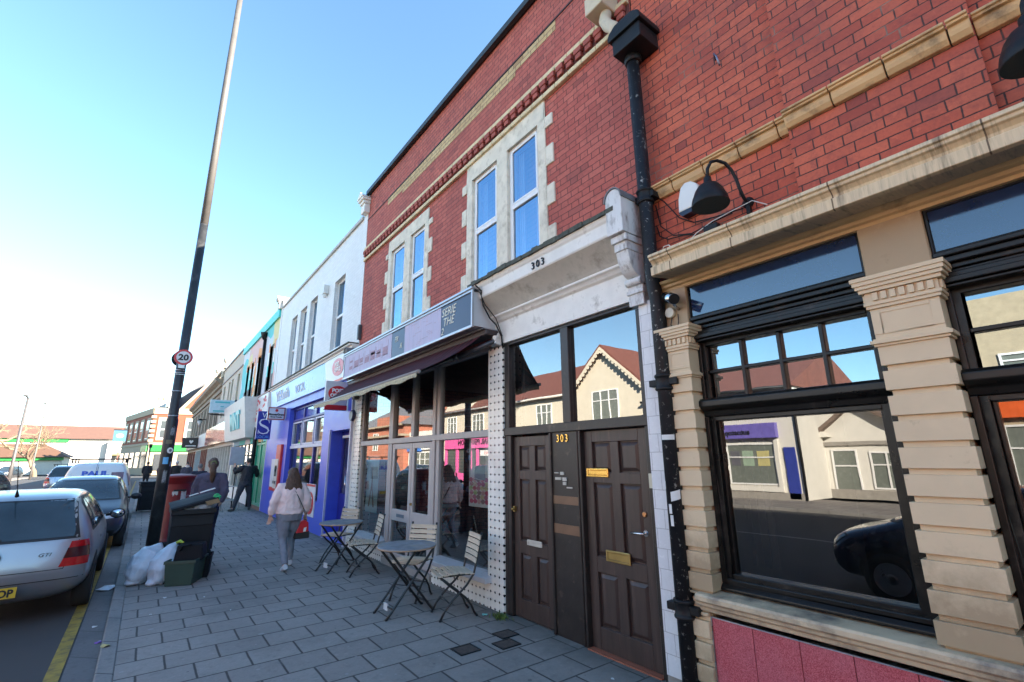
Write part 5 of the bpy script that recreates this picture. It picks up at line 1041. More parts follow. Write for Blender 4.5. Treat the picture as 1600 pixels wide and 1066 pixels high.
ST = thing('stone_terrace', 'tan stone terrace with white sashes across the street', 'building', (XO - 7, 2, 0)); m = MB(); m.box(XO - 14, XO - 5.5, 2.0, 6.3, 0, 5.6); m.box(XO - 8, XO, -2.2, 2.75, 0, 6.4); m.build('wall', M('tan_stone', (.42, .34, .23), .85, var=.12, vs=5, bump=.2), ST)
ox_window(ST, 5.1, 5.8, 3.4, 4.8, 2, x=XO - 5.5); ox_window(ST, 3.6, 4.4, 3.4, 4.8, 2, x=XO - 5.5); ox_window(ST, 1.4, 2.2, 3.9, 4.6, 1); ox_window(ST, -.8, .6, 3.9, 5.4, 2)
m = MB(); m.box(XO, XO + .2, -1.8, 2.7, 2.7, 3.6); m.build('fascia', M('opp_orange', (.75, .13, .03), .4), ST); m = MB(); m.text('SUN', .55, (XO + .205, .6, 2.9), (0, 1, 0), depth=.02, bold=.015); m.build('lettering', LETTER_W, ST); ox_window(ST, -1.6, 2.5, .5, 2.5, 4)
NB = thing('brick_terrace', 'brick terrace continuing the row on the right, behind the viewer', 'building', (F + 4, -22, 0)); m = MB(); m.box(F, F + 8, -44, -4.35, 0, 8.3); m.build('wall', BRICK_PUB, NB); m = MB(); m.box(F - .05, F + 8, -44, -4.36, 8.3, 8.45); m.build('coping', STB, NB)
OT = thing('brick_terrace', 'plain brick terrace across the street behind the viewer', 'building', (XO - 5, -16, 0)); m = MB(); m.box(XO - 9, XO, -34, -2.25, 0, 6.6); m.build('wall', BRICK_FAR, OT); m = MB(); m.prism([(XO + .3, 6.5), (XO - 4.5, 9), (XO - 9.3, 6.5)], lambda a, b, d: (a, d, b), -34.2, -2.2); m.build('roof', SLATE, OT)
for i in range(7): ox_window(OT, -32 + i * 4.2, -30.4 + i * 4.2, 3.8, 5.4, 2); ox_window(OT, -32.6 + i * 4.2, -29.6 + i * 4.2, .6, 2.4, 3)
# ================================================================== cafe sign box, awning
t_ = thing('fascia_sign', 'peeling navy and lavender cafe sign box with remnants of cream italic lettering', 'shop sign', (F - .2, 7.2, 3.33))
XS = F - .385; SY0, SY1 = 4.86, 9.86
m = MB(); m.box(XS + .012, F, SY0 + .02, SY1, 3.34, 3.80); m.build('sign_box', M('sign_white_side', (.58, .59, .60), .5, var=.06, dirt=.25, dirtcol=(.3, .29, .28)), t_, bevel=.004)
m = MB(); frame_x(m, XS - .012, XS + .02, SY0, SY1 + .01, 3.315, 3.825, .03, .035); m.box(XS - .03, F, SY0 - .01, SY1 + .02, 3.825, 3.86); m.build('alu_frame', M('grey_alu', (.46, .46, .48), .35, .6, var=.06), t_, bevel=.004)
m = MB(); m.box(XS + .004, XS + .0115, SY0 + .03, SY1 - .02, 3.35, 3.79); m.build('navy_face', M('navy_sign', (.035, .05, .10), .4, var=.12), t_)
LAV = M('lavender_backing', (.47, .44, .58), .6, var=.12, vs=5, dirt=.25, dirtcol=(.46, .30, .36), ds=5, stretch=(1, 4, .6))
m = MB(); m.box(XS + .001, XS + .0038, 5.70, 6.90, 3.35, 3.79); m.box(XS + .001, XS + .0038, 7.42, SY1 - .02, 3.35, 3.79); m.build('lavender_backing', LAV, t_)
m = MB(); random.seed(4)
y = 9.55
for k in range(7):
    wd = .20 + random.random() * .08
    for (a, b, c, d) in ((y - wd, y - wd + .008, 3.42, 3.72), (y, y + .008, 3.42, 3.72)):
        m.box(XS - .0005, XS + .0009, a, b, c + random.random() * .05, d - random.random() * .04)
    for q in range(2): m.box(XS - .0005, XS + .0009, y - wd + .02, y - .02, 3.45 + random.random() * .22, 3.458 + random.random() * .22 if False else 3.47 + q * .14)
    y -= .29
for q in range(14): 
    yy = 5.75 + random.random() * 1.0; m.box(XS - .0005, XS + .0009, yy, yy + .04 + random.random() * .2, 3.40 + q * .026, 3.404 + q * .026)
m.build('letter_ghosts', M('rusty_ghost', (.36, .24, .30), .7, var=.3, vs=20), t_)
IT = M('cream_letter', (.70, .66, .52), .45, var=.04); m = MB()
m.text('SERIE', .165, (XS + .0038, 5.68, 3.635), (0, -1, 0), depth=.004, shear=.25); m.text('THÉ', .165, (XS + .0038, 5.64, 3.49), (0, -1, 0), depth=.004, shear=.25); m.text('2', .14, (XS + .0038, 5.69, 3.375), (0, -1, 0), depth=.004, shear=.25)
m.text('FR', .13, (XS + .0038, 7.30, 3.60), (0, -1, 0), depth=.004, shear=.25); m.text('&', .13, (XS + .0038, 7.08, 3.46), (0, -1, 0), depth=.004, shear=.25); m.build('lettering', IT, t_)
AW = thing('awning', 'dark plum striped retractable awning with fringed valance over the cafe window', 'awning', (F - .1, 7.4, 3.2))
FAB = None
def fabric():
    mm, t, b = newmat('awning_fabric'); tc = t.n('ShaderNodeTexCoord'); sp = t.n('ShaderNodeSeparateXYZ'); t.l(tc.outputs['Object'], sp.inputs[0])
    w_ = t.m('FRACT', t.m('MULTIPLY', sp.outputs[1], 1 / .34)); s1 = t.m('GREATER_THAN', w_, .62); s2 = t.m('LESS_THAN', t.m('ABSOLUTE', t.m('SUBTRACT', w_, .3)), .05)
    c = t.mix(s1, (.016, .010, .016, 1), (.085, .018, .024, 1)); c = t.mix(s2, c, (.20, .035, .03, 1)); n = t.noise(tc.outputs['Object'], 12, 5); c = t.mix(t.m('MULTIPLY', t.ramp(n, .4, .7), .35), c, (.035, .028, .04, 1))
    t.l(c, b.inputs['Base Color']); b.inputs['Roughness'].default_value = .8; b.inputs['Specular IOR Level'].default_value = .12; b.inputs['Sheen Weight'].default_value = .0; return mm
FAB = fabric()
m = MB(); NI, NJ = 40, 9
P = []
for i in range(NI + 1):
    for j in range(NJ + 1):
        u = i / NI; v = j / NJ
        y = (4.87 + u * 5.2) * (1 - v) + (5.30 + u * 4.55) * v; x = F - .16 - v * .74; z = 3.285 - .52 * v - .05 * math.sin(PI * v) + .006 * math.sin(u * 60) * v
        P.append((x, y, z))
for i in range(NI):
    for j in range(NJ):
        a = i * (NJ + 1) + j; q = [P[a], P[a + 1], P[a + NJ + 2], P[a + NJ + 1]]
        m.face(q, 0, True); m.face([(p[0] + .002, p[1], p[2] - .006) for p in q[::-1]], 0, True)
m.build('fabric', FAB, AW)
m = MB(); m.box(F - .22, F - .02, 4.80, 10.09, 3.23, 3.31); m.build('roller_case', M('roller_brown', (.05, .035, .035), .5), AW, bevel=.02, seg=2)
m = MB(); m.box(F - .24, F - .02, 4.82, 10.08, 3.31, 3.325); m.build('rain_strip', M('grey_alu', (.46, .46, .48)), AW)
m = MB(); m.tube([(F - .905, 5.26, 2.755), (F - .905, 9.9, 2.755)], .024, 10); m.build('front_bar', M('grey_bar', (.28, .26, .25), .5), AW)
m = MB(); random.seed(8); y = 5.3
VAL = M('gold_fringe', (.52, .48, .33), .8, var=.25, vs=30)
while y < 9.85:
    h = .07 + .012 * math.sin(y * 9); x = F - .92
    m.face([(x, y, 2.755), (x, y + .05, 2.755), (x - .002, y + .05, 2.755 - h * .5), (x - .002, y, 2.755 - h * .5)])
    for q in range(3): m.box(x - .004, x + .002, y + q * .017, y + q * .017 + .011, 2.755 - h - random.random() * .012, 2.755 - h * .5)
    y += .05
m.build('valance', VAL, AW, weld=False)
for (ya, yb, ye) in ((4.78, 5.85, 5.28), (10.05, 9.1, 9.75)):
    m = MB(); sh = Vector((F - .07, ya, 3.17)); el = Vector((F - .36, (ya + yb) / 2 - (.02 if ya < 6 else -.02), 2.99)); fr = Vector((F - .88, yb, 2.745))
    m.tube([sh, el], .032, 10); m.tube([el, fr], .026, 10); m.lathe([(.045, -.04), (.045, .04)], el, n=12); m.tube([fr + Vector((.02, -.05, 0)), fr + Vector((0, .05, 0))], .032, 10); m.build('folding_arm', M('arm_dark_grey', (.06, .06, .065), .4, .3), AW)
    m = MB(); m.prism([(F - .11, 3.12), (F - .02, 3.10), (F - .02, 3.25), (F - .06, 3.26)], lambda a, b, d: (a, d, b), ya - .03, ya + .0); m.tube([(F - .05, ya, 3.20), (F - .11, ya + .0, 3.19)], .035, 10); m.build('end_bracket', WHITE_P, AW)
cable([(F - .37, 4.83, 3.87), (F - .30, 4.80, 3.80), (F - .24, 4.84, 3.62), (F - .16, 4.80, 3.45), (F - .12, 4.72, 3.35), (F - .05, 4.70, 3.2), (F - .03, 4.70, 3.05)], .011, 'thick black cable drooping past the right end of the cafe sign box')
cable([(F - .36, 4.95, 3.88), (F - .33, 4.78, 3.76), (F - .28, 4.74, 3.60), (F - .15, 4.68, 3.42), (F - .06, 4.67, 3.2)], .007, 'thin black cable beside the thicker one at the end of the cafe sign box')
# posters behind the cafe glass
t_ = thing('poster', 'poster of stacked pink and green macaroons inside the right cafe window', 'poster', (F + .13, 5.42, 1.1))
m = MB(); m.box(F + .128, F + .132, 5.15, 5.72, 1.08, 2.0); m.build('sheet', M('poster_pale', (.62, .66, .68), .5), t_)
m = MB(); m.box(F + .125, F + .128, 5.32, 5.58, 1.42, 1.98); m.prism([(5.36, 1.72), (5.54, 1.72), (5.5, 1.9), (5.40, 1.9)], lambda a, b, d: (d, a, b), F + .122, F + .125); m.build('grey_shape', M('poster_grey', (.22, .26, .30), .5), t_)
random.seed(6); cl = [(.55, .10, .20), (.36, .50, .24), (.62, .38, .40), (.30, .20, .22), (.60, .55, .35), (.5, .18, .3)]
mats6 = [M('macaroon_%s' % n_, c_, .6) for n_, c_ in zip(('pink', 'green', 'rose', 'brown', 'cream', 'berry'), cl)]
m = MB()
for r_ in range(6):
    for c_ in range(6): oval(m, (F + .1275, 5.19 + c_ * .092 + .02 * (r_ % 2), 1.15 + r_ * .055), (0, -1, 0), (0, 0, 1), .046, .030, .002, mi=random.randrange(6), n=12)
m.build('macaroon_print', mats6, t_)
t_ = thing('poster', 'pale teal poster with a lattice tower inside the left cafe window', 'poster', (F + .13, 9.2, .9))
m = MB(); m.box(F + .128, F + .132, 8.95, 9.55, .72, 1.78); m.build('sheet', M('poster_teal', (.36, .56, .58), .5), t_)
m = MB(); m.prism([(9.10, .82), (9.16, .82), (9.235, 1.12), (9.27, 1.12), (9.345, .82), (9.40, .82), (9.30, 1.15), (9.268, 1.35), (9.252, 1.62), (9.238, 1.35), (9.205, 1.15)], lambda a, b, d: (d, a, b), F + .1255, F + .128); m.build('tower_print', M('poster_brown', (.16, .10, .08), .6), t_)

# ================================================================== bistro tables and chairs
SLAT = M('weathered_slat', (.56, .455, .335), .7, var=.18, vs=5, bump=.25, bs=40, stretch=(6, .7, 6)); TOPM = M('grey_weathered_top', (.20, .215, .235), .6, var=.3, vs=9, bump=.2, dirt=.35, dirtcol=(.33, .27, .2)); 
LEGM = M('black_chair_metal', (.014, .014, .015), .4, var=.2)
def bistro_table(loc, label):
    t_ = thing('bistro_table', label, 'table', loc, 'folding bistro tables outside the cafe'); x, y, z = loc
    m = MB(); n = 8; Rr = .34
    m.lathe([(Rr - .012, .695), (Rr, .70), (Rr, .712), (Rr - .006, .718), (.001, .719)], (x, y, 0), n=40, sm=False); top = m.build('tabletop', TOPM, t_)
    k = MB(); k.lathe([(Rr + .002, .692), (Rr + .003, .708)], (x, y, 0), n=40); k.build('edge_band', M('bare_wood_edge', (.36, .24, .16), .7), top)
    for s, w_ in ((1, .17), (-1, .145)):
        for q in (-1, 1):
            m = MB(); yy = y + q * w_; m.tube([(x + s * .27, yy, .69), (x + s * .25, yy, .66), (x - s * .24, yy, .06), (x - s * .29, yy, .004)], .0145, 8); m.lathe([(.017, 0), (.015, .02)], (x - s * .292, yy, 0), n=10); m.build('leg', LEGM, t_)
        m = MB(); m.tube([(x - s * .225, y - w_, .10), (x - s * .225, y + w_, .10)], .009, 8); m.tube([(x + s * .26, y - w_, .68), (x + s * .26, y + w_, .68)], .009, 8); m.build('crossbar', LEGM, t_)
    m = MB(); m.tube([(x, y - .18, .375), (x, y + .18, .375)], .009, 8); m.build('pivot', LEGM, t_)
    m = MB(); m.box(x - .235, x - .22, y - .05, y + .05, .06, .13); m.build('maker_tag', M('pale_tag', (.6, .6, .6), .5), t_); return t_
T1 = bistro_table((2.62, 5.54, 0), 'round grey bistro table nearest the tiled pier')
T2 = dup(T1, (2.72, 8.24, 0), .25, 'round grey bistro table in front of the blue shop door side, farther from the camera')
def bistro_chair(label):
    t_ = thing('bistro_chair', label, 'chair', (0, 0, 0), 'folding slatted chairs outside the cafe'); n = 7
    for i in range(n):
        xx = -.19 + i * .061; m = MB(); zz_ = .452 + .010 * math.cos((i - 3) * .8); m.box(xx, xx + .05, -.205, .205, zz_ - .006, zz_ + .006); m.build('seat_slat', SLAT, t_, bevel=.003)
    d = Vector((-.27, 0, .86)) - Vector((-.205, 0, .56)); d.normalize(); nn = Vector((d.z, 0, -d.x))
    for i in range(5):
        c = Vector((-.205, 0, .575)) + d * (.062 * i); bow = [(-.2, 0), (-.1, -.010), (0, -.014), (.1, -.010), (.2, 0)]
        m = MB(); 
        for a, b in zip(bow[:-1], bow[1:]):
            m.prism([(a[0], a[1] - .005), (b[0], b[1] - .005), (b[0], b[1] + .005), (a[0], a[1] + .005)], lambda p, q, e: tuple(c + Vector((0, 1, 0)) * p + nn * q + d * e), -.025, .025)
        m.build('back_slat', SLAT, t_)
    for s in (-1, 1):
        y1 = s * .185; y2 = s * .155
        m = MB(); m.tube([(-.278, y1, .87), (-.212, y1, .56), (-.185, y1, .44), (-.10, y1, .33), (.06, y1, .19), (.14, y1, .10), (.19, y1, .01)], .0132, 8); m.lathe([(.016, 0), (.014, .02)], (.192, y1, 0), n=8); m.build('leg', LEGM, t_)
        m = MB(); m.tube([(.20, y2, .435), (.10, y2, .35), (-.10, y2, .20), (-.17, y2, .12), (-.20, y2, .05), (-.235, y2, .005)], .0132, 8); m.lathe([(.016, 0), (.014, .02)], (-.235, y2, 0), n=8); m.build('leg', LEGM, t_)
        m = MB(); m.box(-.19, .23, s * .17 - .006, s * .17 + .006, .43, .444); m.build('seat_rail', LEGM, t_)
    m = MB(); m.tube([(.09, -.185, .165), (.09, .185, .165)], .007, 8); m.tube([(-.13, -.155, .17), (-.13, .155, .17)], .007, 8); m.tube([(.2, -.17, .435), (.2, .17, .435)], .008, 8); m.build('crossbar', LEGM, t_); return t_
C1 = bistro_chair('slatted folding chair nearest the camera right of the nearer table')
C1.location = (3.00, 5.10, 0); C1.rotation_euler.z = R(166)
dup(C1, (2.92, 6.0, 0), R(212), 'slatted folding chair half hidden behind the nearer round table')
dup(C1, (2.90, 7.70, 0), R(168), 'slatted folding chair between the two round tables, right of the farther table')
dup(C1, (2.88, 8.84, 0), R(207), 'slatted folding chair behind the farther round table by the blue shop')

q_ = dup(T1, (F + 1.35, 5.75, .06), .4, 'round table inside the cafe behind the right window', 'tables inside the cafe'); dup(T1, (F + 1.5, 8.9, .06), .1, 'round table inside the cafe behind the left window', 'tables inside the cafe')
dup(C1, (F + .85, 5.55, .06), R(60), 'slatted chair inside the cafe close to the right window', 'chairs inside the cafe'); dup(C1, (F + 1.7, 6.2, .06), R(230), 'slatted chair inside the cafe on the far side of the table', 'chairs inside the cafe')
# ================================================================== lamp post with speed sign
LPX, LPY = .315, 10.9
t_ = thing('lamp_post', 'tall lamp post, black below and grey above, carrying a 20 sign and stickers', 'lamp post', (LPX, LPY, 0))
m = MB(); m.tube([(LPX, LPY, -.02), (LPX, LPY, 2.45), (LPX, LPY, 2.5), (LPX, LPY, 6.45)], [.096, .096, .082, .076], 24); m.build('lower_post', M('black_post_paint', (.022, .023, .025), .45, var=.3, vs=4, bump=.1, dirt=.25, dirtcol=(.09, .09, .09), ds=3), t_)
m = MB(); m.tube([(LPX, LPY, 6.45), (LPX - .01, LPY, 9.5), (LPX - .01, LPY, 12.8)], [.076, .066, .055], 20); m.build('upper_post', M('grey_post_paint', (.085, .077, .071), .6, var=.2, vs=3, dirt=.2), t_)
m = MB(); m.tube([(LPX - .01, LPY, 12.8), (LPX - .1, LPY, 13.0), (LPX - 1.0, LPY, 13.25)], .035, 10); m.obox((LPX - 1.3, LPY, 13.28), (.4, 0, .05), (0, .14, 0), (0, 0, .07)); m.build('lantern', M('grey_lantern', (.3, .3, .3), .5), t_)
m = MB()
for z in (2.52, 2.98, 3.38, 3.33): m.tube([(LPX, LPY, z), (LPX, LPY, z + .02)], .086, 20)
m.box(LPX - .14, LPX + .14, LPY - .09, LPY - .085, 3.30, 3.31); m.build('band', M('steel_band', (.42, .42, .43), .35, .9), t_)
sg = MB(); sg.lathe([(.15, 0), (.15, .006)], (LPX + .012, LPY - .13, 3.63), (0, 1, 0), n=40); sgo = sg.build('speed_sign', M('sign_red', (.60, .02, .03), .35, var=.03), t_)
k = MB(); k.lathe([(.112, 0), (.112, .003)], (LPX + .012, LPY - .1335, 3.63), (0, 1, 0), n=40); k.build('white_disc', M('sign_white', (.72, .72, .72), .35, var=.03), sgo)
k = MB(); k.text('20', .155, (LPX + .012, LPY - .134, 3.575), (1, 0, 0), depth=.003, align='CENTER', bold=.006, sx=1.05); k.build('number', LETTER_K, sgo)
k = MB(); k.lathe([(.15, 0), (.15, .006)], (LPX - .02, LPY + .11, 3.63), (0, 1, 0), n=40); k.build('rear_sign_disc', IRON, t_)
k = MB(); k.box(LPX - .05, LPX + .05, LPY - .125, LPY - .06, 3.42, 3.56); k.build('sign_clamp', M('steel_band', (.42, .42, .43)), t_)
def post_patch(z0, z1, a0, a1, mt, nm, rr=.0975, par=None, cx=LPX, cy=LPY, jag=0):
    k = MB(); n = 7; random.seed(int(z0 * 1000))
    for i in range(n):
        p = R(a0 + (a1 - a0) * i / n); q = R(a0 + (a1 - a0) * (i + 1) / n); j0 = random.random() * jag; j1 = random.random() * jag
        k.face([(cx + rr * math.cos(p), cy + rr * math.sin(p), z0 + j0), (cx + rr * math.cos(q), cy + rr * math.sin(q), z0 + j0), (cx + rr * math.cos(q), cy + rr * math.sin(q), z1 - j1), (cx + rr * math.cos(p), cy + rr * math.sin(p), z1 - j1)])
    return k.build(nm, mt, par or t_)
post_patch(1.66, 1.78, -120, -70, M('blue_sticker', (.12, .42, .72), .5), 'sticker'); post_patch(1.30, 1.56, -100, -65, M('scratched_sticker', (.24, .24, .25), .7, var=.5, vs=30), 'sticker', jag=.08); post_patch(2.02, 2.09, -120, -60, M('dull_label', (.16, .14, .09), .7), 'sticker'); post_patch(2.16, 2.34, -90, -50, M('scratched_sticker', (.24, .24, .25)), 'sticker', jag=.05); post_patch(1.62, 1.70, -50, -30, M('lilac_sticker', (.3, .3, .45), .6), 'sticker')
k = MB(); 
oval(k, (LPX + .035, LPY - .098, 1.90), (1, 0, 0), (0, 0, 1), .045, .052, .004); k.build('sticker', M('sign_white', (.72, .72, .72)), t_)
k = MB(); oval(k, (LPX + .04, LPY - .1025, 1.90), (1, 0, 0), (0, 0, 1), .022, .026, .002); k.build('sticker', M('grey_mark', (.15, .15, .18), .6), t_)
# ================================================================== pillar box
PX, PY = .66, 12.6
t_ = thing('pillar_box', 'red pillar post box with torn white sticker remains behind the lamp post', 'post box', (PX, PY, 0)); REDP = M('post_red', (.19, .010, .012), .45, var=.12, bump=.05)
m = MB(); m.lathe([(.255, 0), (.255, .14), (.24, .17), (.232, .2), (.228, 1.22), (.235, 1.26), (.25, 1.29)], (PX, PY, 0), n=36); m.build('body', REDP, t_)
m = MB(); m.lathe([(.225, 1.24), (.25, 1.28), (.28, 1.33), (.305, 1.365), (.315, 1.38), (.315, 1.405), (.29, 1.415), (.16, 1.44), (.001, 1.45)], (PX, PY, 0), n=36); m.build('cap', REDP, t_)
m = MB(); m.lathe([(.258, 0), (.258, .13)], (PX, PY, 0), n=36); m.build('base', IRON, t_)
m = MB(); m.obox((PX + .02, PY - .228, 1.12), (.11, 0, 0), (0, .012, 0), (0, 0, .018)); m.build('slot', RUBBER, t_)
TORN = M('torn_paper', (.50, .48, .46), .8, var=.3, vs=30)
for (z0, z1, a0, a1) in ((.84, 1.12, -78, -54), (.74, .86, -92, -74), (1.0, 1.13, -118, -92), (.98, 1.03, -50, -44), (.97, 1.03, -36, -31), (.66, .72, -92, -84)): post_patch(z0, z1, a0, a1, TORN, 'torn_sticker', rr=.231, cx=PX, cy=PY, jag=.05)

# ================================================================== wheelie bins, boxes, bags
BIN = M('charcoal_bin_plastic', (.016, .016, .018), .55, spec=.25, var=.15, bump=.05); LIDM = M('bin_lid_plastic', (.016, .017, .02), .65, spec=.15, var=.12)
def wheelie(name, label, loc, rz, lid_ang, w_=.58, d_=.72, h_=1.0):
    t_ = thing(name, label, 'bin', loc, None); x, y, z = loc
    m = MB(); rings = []
    for (zz_, a, b, yo) in ((.06, w_ * .455, d_ * .38, .02), (.50, w_ * .475, d_ * .44, .0), (h_ - .08, w_ * .49, d_ * .49, 0), (h_ - .075, w_ * .52, d_ * .52, 0), (h_, w_ * .52, d_ * .52, 0)):
        rings.append([(x - a, y - b + yo, z + zz_), (x + a, y - b + yo, z + zz_), (x + a, y + b + yo, z + zz_), (x - a, y + b + yo, z + zz_)])
    m.face(rings[0][::-1])
    for r0, r1 in zip(rings[:-1], rings[1:]):
        for i in range(4): j = (i + 1) % 4; m.face([r0[i], r0[j], r1[j], r1[i]])
    inn = [(p[0] * .93 + x * .07, p[1] * .93 + y * .07, p[2]) for p in rings[-1]]; fl = [(p[0], p[1], z + h_ - .25) for p in inn]
    for i in range(4): j = (i + 1) % 4; m.face([rings[-1][i], rings[-1][j], inn[j], inn[i]]); m.face([inn[i], inn[j], fl[j], fl[i]])
    m.face(fl); m.build('body', BIN, t_, bevel=.018, seg=3)
    # hinge at the rear (+y), lid swings up
    L_ = MB(); hy = y + d_ * .52; D = d_ * 1.06; W_ = w_ * .55
    prof = [(0, 0), (0, .018), (.06, .03), (D * .5, .042), (D - .06, .03), (D, .014), (D, -.03), (D - .012, -.03), (D - .014, .0)]
    ca, sa = math.cos(lid_ang), math.sin(lid_ang)
    L_.prism(prof, lambda a, b, d: (x + d, hy - (a * ca - b * sa), z + h_ + .01 + a * sa + b * ca), -W_, W_); L_.build('lid', LIDM, t_, bevel=.012, seg=2)
    m = MB(); m.tube([(x - W_ * .95, hy + .03, z + h_ - .02), (x + W_ * .95, hy + .03, z + h_ - .02)], .022, 10); m.build('handle', BIN, t_)
    for s in (-1, 1):
        m = MB(); m.lathe([(.05, -.02), (.10, -.018), (.10, .018), (.05, .02)], (x + s * w_ * .44, y + d_ * .38, z + .10), (1, 0, 0), n=20); m.build('wheel', RUBBER, t_)
    t_.rotation_euler.z = rz; return t_
WB1 = wheelie('wheelie_bin', 'overfull charcoal wheelie bin with tilted lid by the lamp post', (.75, 9.75, 0), R(0), R(0), h_=.96)
WB2 = wheelie('wheelie_bin', 'dark wheelie bin with closed lid farther along by the kerb', (.30, 21.9, 0), R(5), R(2), h_=.96)
# the overfull one: tilt its lid sideways as in the photograph
for ch in WB1.children:
    if ch.name.startswith('lid'):
        ch.rotation_euler = (R(4), R(-14), 0); ch.location = ch.location + Vector((.0, 0, .095))
def blob(name, shapes, mat, parent=None, voxel=.012, smooth=4, disp=0, dscale=8, seed=0, strength=1.0):
    """fuse overlapping tubes / ellipsoids into ONE continuous surface (voxel remesh, then smoothing), kept as plain mesh data"""
    m = MB()
    for s in shapes:
        if s[0] == 't': m.tube(s[1], s[2], 12, ref=s[3] if len(s) > 3 else None)
        elif s[0] == 'e':
            c, r_ = Vector(s[1]), s[2]; n = 10; k = MB(); k.lathe([(math.sin(PI * i / n), -math.cos(PI * i / n)) for i in range(n + 1)], (0, 0, 0), n=16)
            M_ = Matrix.Translation(c) @ (s[3].to_4x4() if len(s) > 3 else Matrix.Identity(4)) @ Matrix.Diagonal((r_[0], r_[1], r_[2], 1)); k.xform(M_); m.add(k)
        elif s[0] == 'm': m.add(s[1])
    o = m.build(name, mat, None)
    rm = o.modifiers.new('r', 'REMESH'); rm.mode = 'VOXEL'; rm.voxel_size = voxel; rm.use_smooth_shade = True
    sm = o.modifiers.new('s', 'SMOOTH'); sm.iterations = smooth; sm.factor = .5
    dg = bpy.context.evaluated_depsgraph_get(); me = bpy.data.meshes.new_from_object(o.evaluated_get(dg)); 
    loc = o.location.copy(); bpy.data.objects.remove(o)
    if disp:
        off = Vector((seed * 3.1, seed * 1.7, seed))
        for v in me.vertices:
            p = (v.co + off) * dscale; a = mnoise.fractal(p, 1.0, 2.0, 4) * .55 + (.5 - abs(mnoise.noise(p * 1.3)) * 2.2) * .6; v.co += v.normal * (a * disp)
    me.polygons.foreach_set('use_smooth', [True] * len(me.polygons)); me.materials.clear(); me.materials.append(mat if not isinstance(mat, list) else mat[0]); me.update()
    o = bpy.data.objects.new(name, me); COL.objects.link(o); WL[o.name] = loc; o.location = loc - (WL[parent.name] if parent else Vector((0, 0, 0)))
    if parent: o.parent = parent
    return o
FILM = M('white_bag_film', (.54, .58, .64), .3, var=.1, vs=6, bump=.5, bs=16)
blob('rubbish', [('e', (.70, 9.7, .95), (.22, .26, .07)), ('e', (.93, 9.66, 1.0), (.14, .22, .10)), ('e', (.86, 9.5, .99), (.15, .12, .07))], M('grey_rubbish_film', (.36, .38, .40), .35, bump=.4, bs=20), None, .012, 2, .02, 14, 2)
tag(bpy.data.objects['rubbish'], 'crumpled grey rubbish bag bulging out under the tilted bin lid', 'rubbish bag')
blob('rubbish', [('e', (1.04, 9.45, 1.12), (.055, .08, .06))], M('green_wrapper', (.03, .42, .13), .4, bump=.4), None, .008, 2, .02, 20, 5); tag([o for o in bpy.data.objects if o.name.startswith('rubbish')][-1], 'crumpled bright green wrapper poking out at the right edge of the overfull bin', 'rubbish')
m = MB(); m.obox((.98, 9.42, 1.06), (.085, 0, .02), (0, .10, 0), (-.02, 0, .03)); tag(m.build('cardboard_scrap', M('cardboard', (.25, .17, .09), .8, var=.15)), 'brown cardboard scrap under the lid of the overfull bin', 'cardboard')
m = MB(); m.obox((.90, 9.5, 1.235), (.10, 0, .031), (0, .06, 0), (-.0, 0, .006)); m.obox((.72, 9.55, 1.175), (.06, 0, .018), (0, .05, 0), (0, 0, .005)); tag(m.build('paper_scrap', M('white_paper', (.62, .62, .60), .6)), 'white paper scraps lying on the tilted bin lid', 'paper')
def crate(name, label, c, rz, w_, d_, h_, mt, group=None, flip=False):
    x, y, z = c; t_ = thing(name, label, 'recycling box', c, group)
    m = MB(); k = .86; s = (k, 1) if not flip else (1, k); r0 = [(-w_ / 2 * s[0], -d_ / 2 * s[0]), (w_ / 2 * s[0], -d_ / 2 * s[0]), (w_ / 2 * s[0], d_ / 2 * s[0]), (-w_ / 2 * s[0], d_ / 2 * s[0])]; r1 = [(a / s[0] * s[1], b / s[0] * s[1]) for a, b in r0]
    B0 = [(x + a, y + b, z) for a, b in r0]; B1 = [(x + a, y + b, z + h_) for a, b in r1]; m.face(B0[::-1])
    for i in range(4): j = (i + 1) % 4; m.face([B0[i], B0[j], B1[j], B1[i]])
    if not flip:
        I1 = [(x + a * .93, y + b * .93, z + h_) for a, b in r1]; I0 = [(x + a * .9, y + b * .9, z + .02) for a, b in r0]
        for i in range(4): j = (i + 1) % 4; m.face([B1[i], B1[j], I1[j], I1[i]]); m.face([I1[i], I1[j], I0[j], I0[i]])
        m.face(I0)
    else: m.face(B1)
    m.build('box_body', mt, t_, bevel=.012, seg=2)
    if not flip:
        m = MB(); e = .018
        o_ = [(a * 1.045, b * 1.03) for a, b in r1]; i_ = [(a * .97, b * .97) for a, b in r1]
        for i in range(4):
            j = (i + 1) % 4
            m.face([(x + o_[i][0], y + o_[i][1], z + h_ + .004), (x + o_[j][0], y + o_[j][1], z + h_ + .004), (x + i_[j][0], y + i_[j][1], z + h_ + .004), (x + i_[i][0], y + i_[i][1], z + h_ + .004)])
            m.face([(x + o_[i][0], y + o_[i][1], z + h_ - .035), (x + o_[j][0], y + o_[j][1], z + h_ - .035), (x + o_[j][0], y + o_[j][1], z + h_ + .004), (x + o_[i][0], y + o_[i][1], z + h_ + .004)])
        m.build('rim', mt, t_)
    else:
        m = MB(); m.tube([(x - w_ * .3, y - d_ * .52, z + h_ * .7), (x - w_ * .2, y - d_ * .62, z + h_ * 1.0), (x + w_ * .1, y - d_ * .60, z + h_ * 1.05)], .012, 8); m.build('handle', mt, t_)
    t_.rotation_euler.z = rz; return t_
crate('recycling_box', 'dark green recycling box on the pavement in front of the wheelie bin', (.70, 8.85, 0), R(-22), .38, .52, .33, M('dark_green_box', (.022, .055, .042), .5, var=.1))
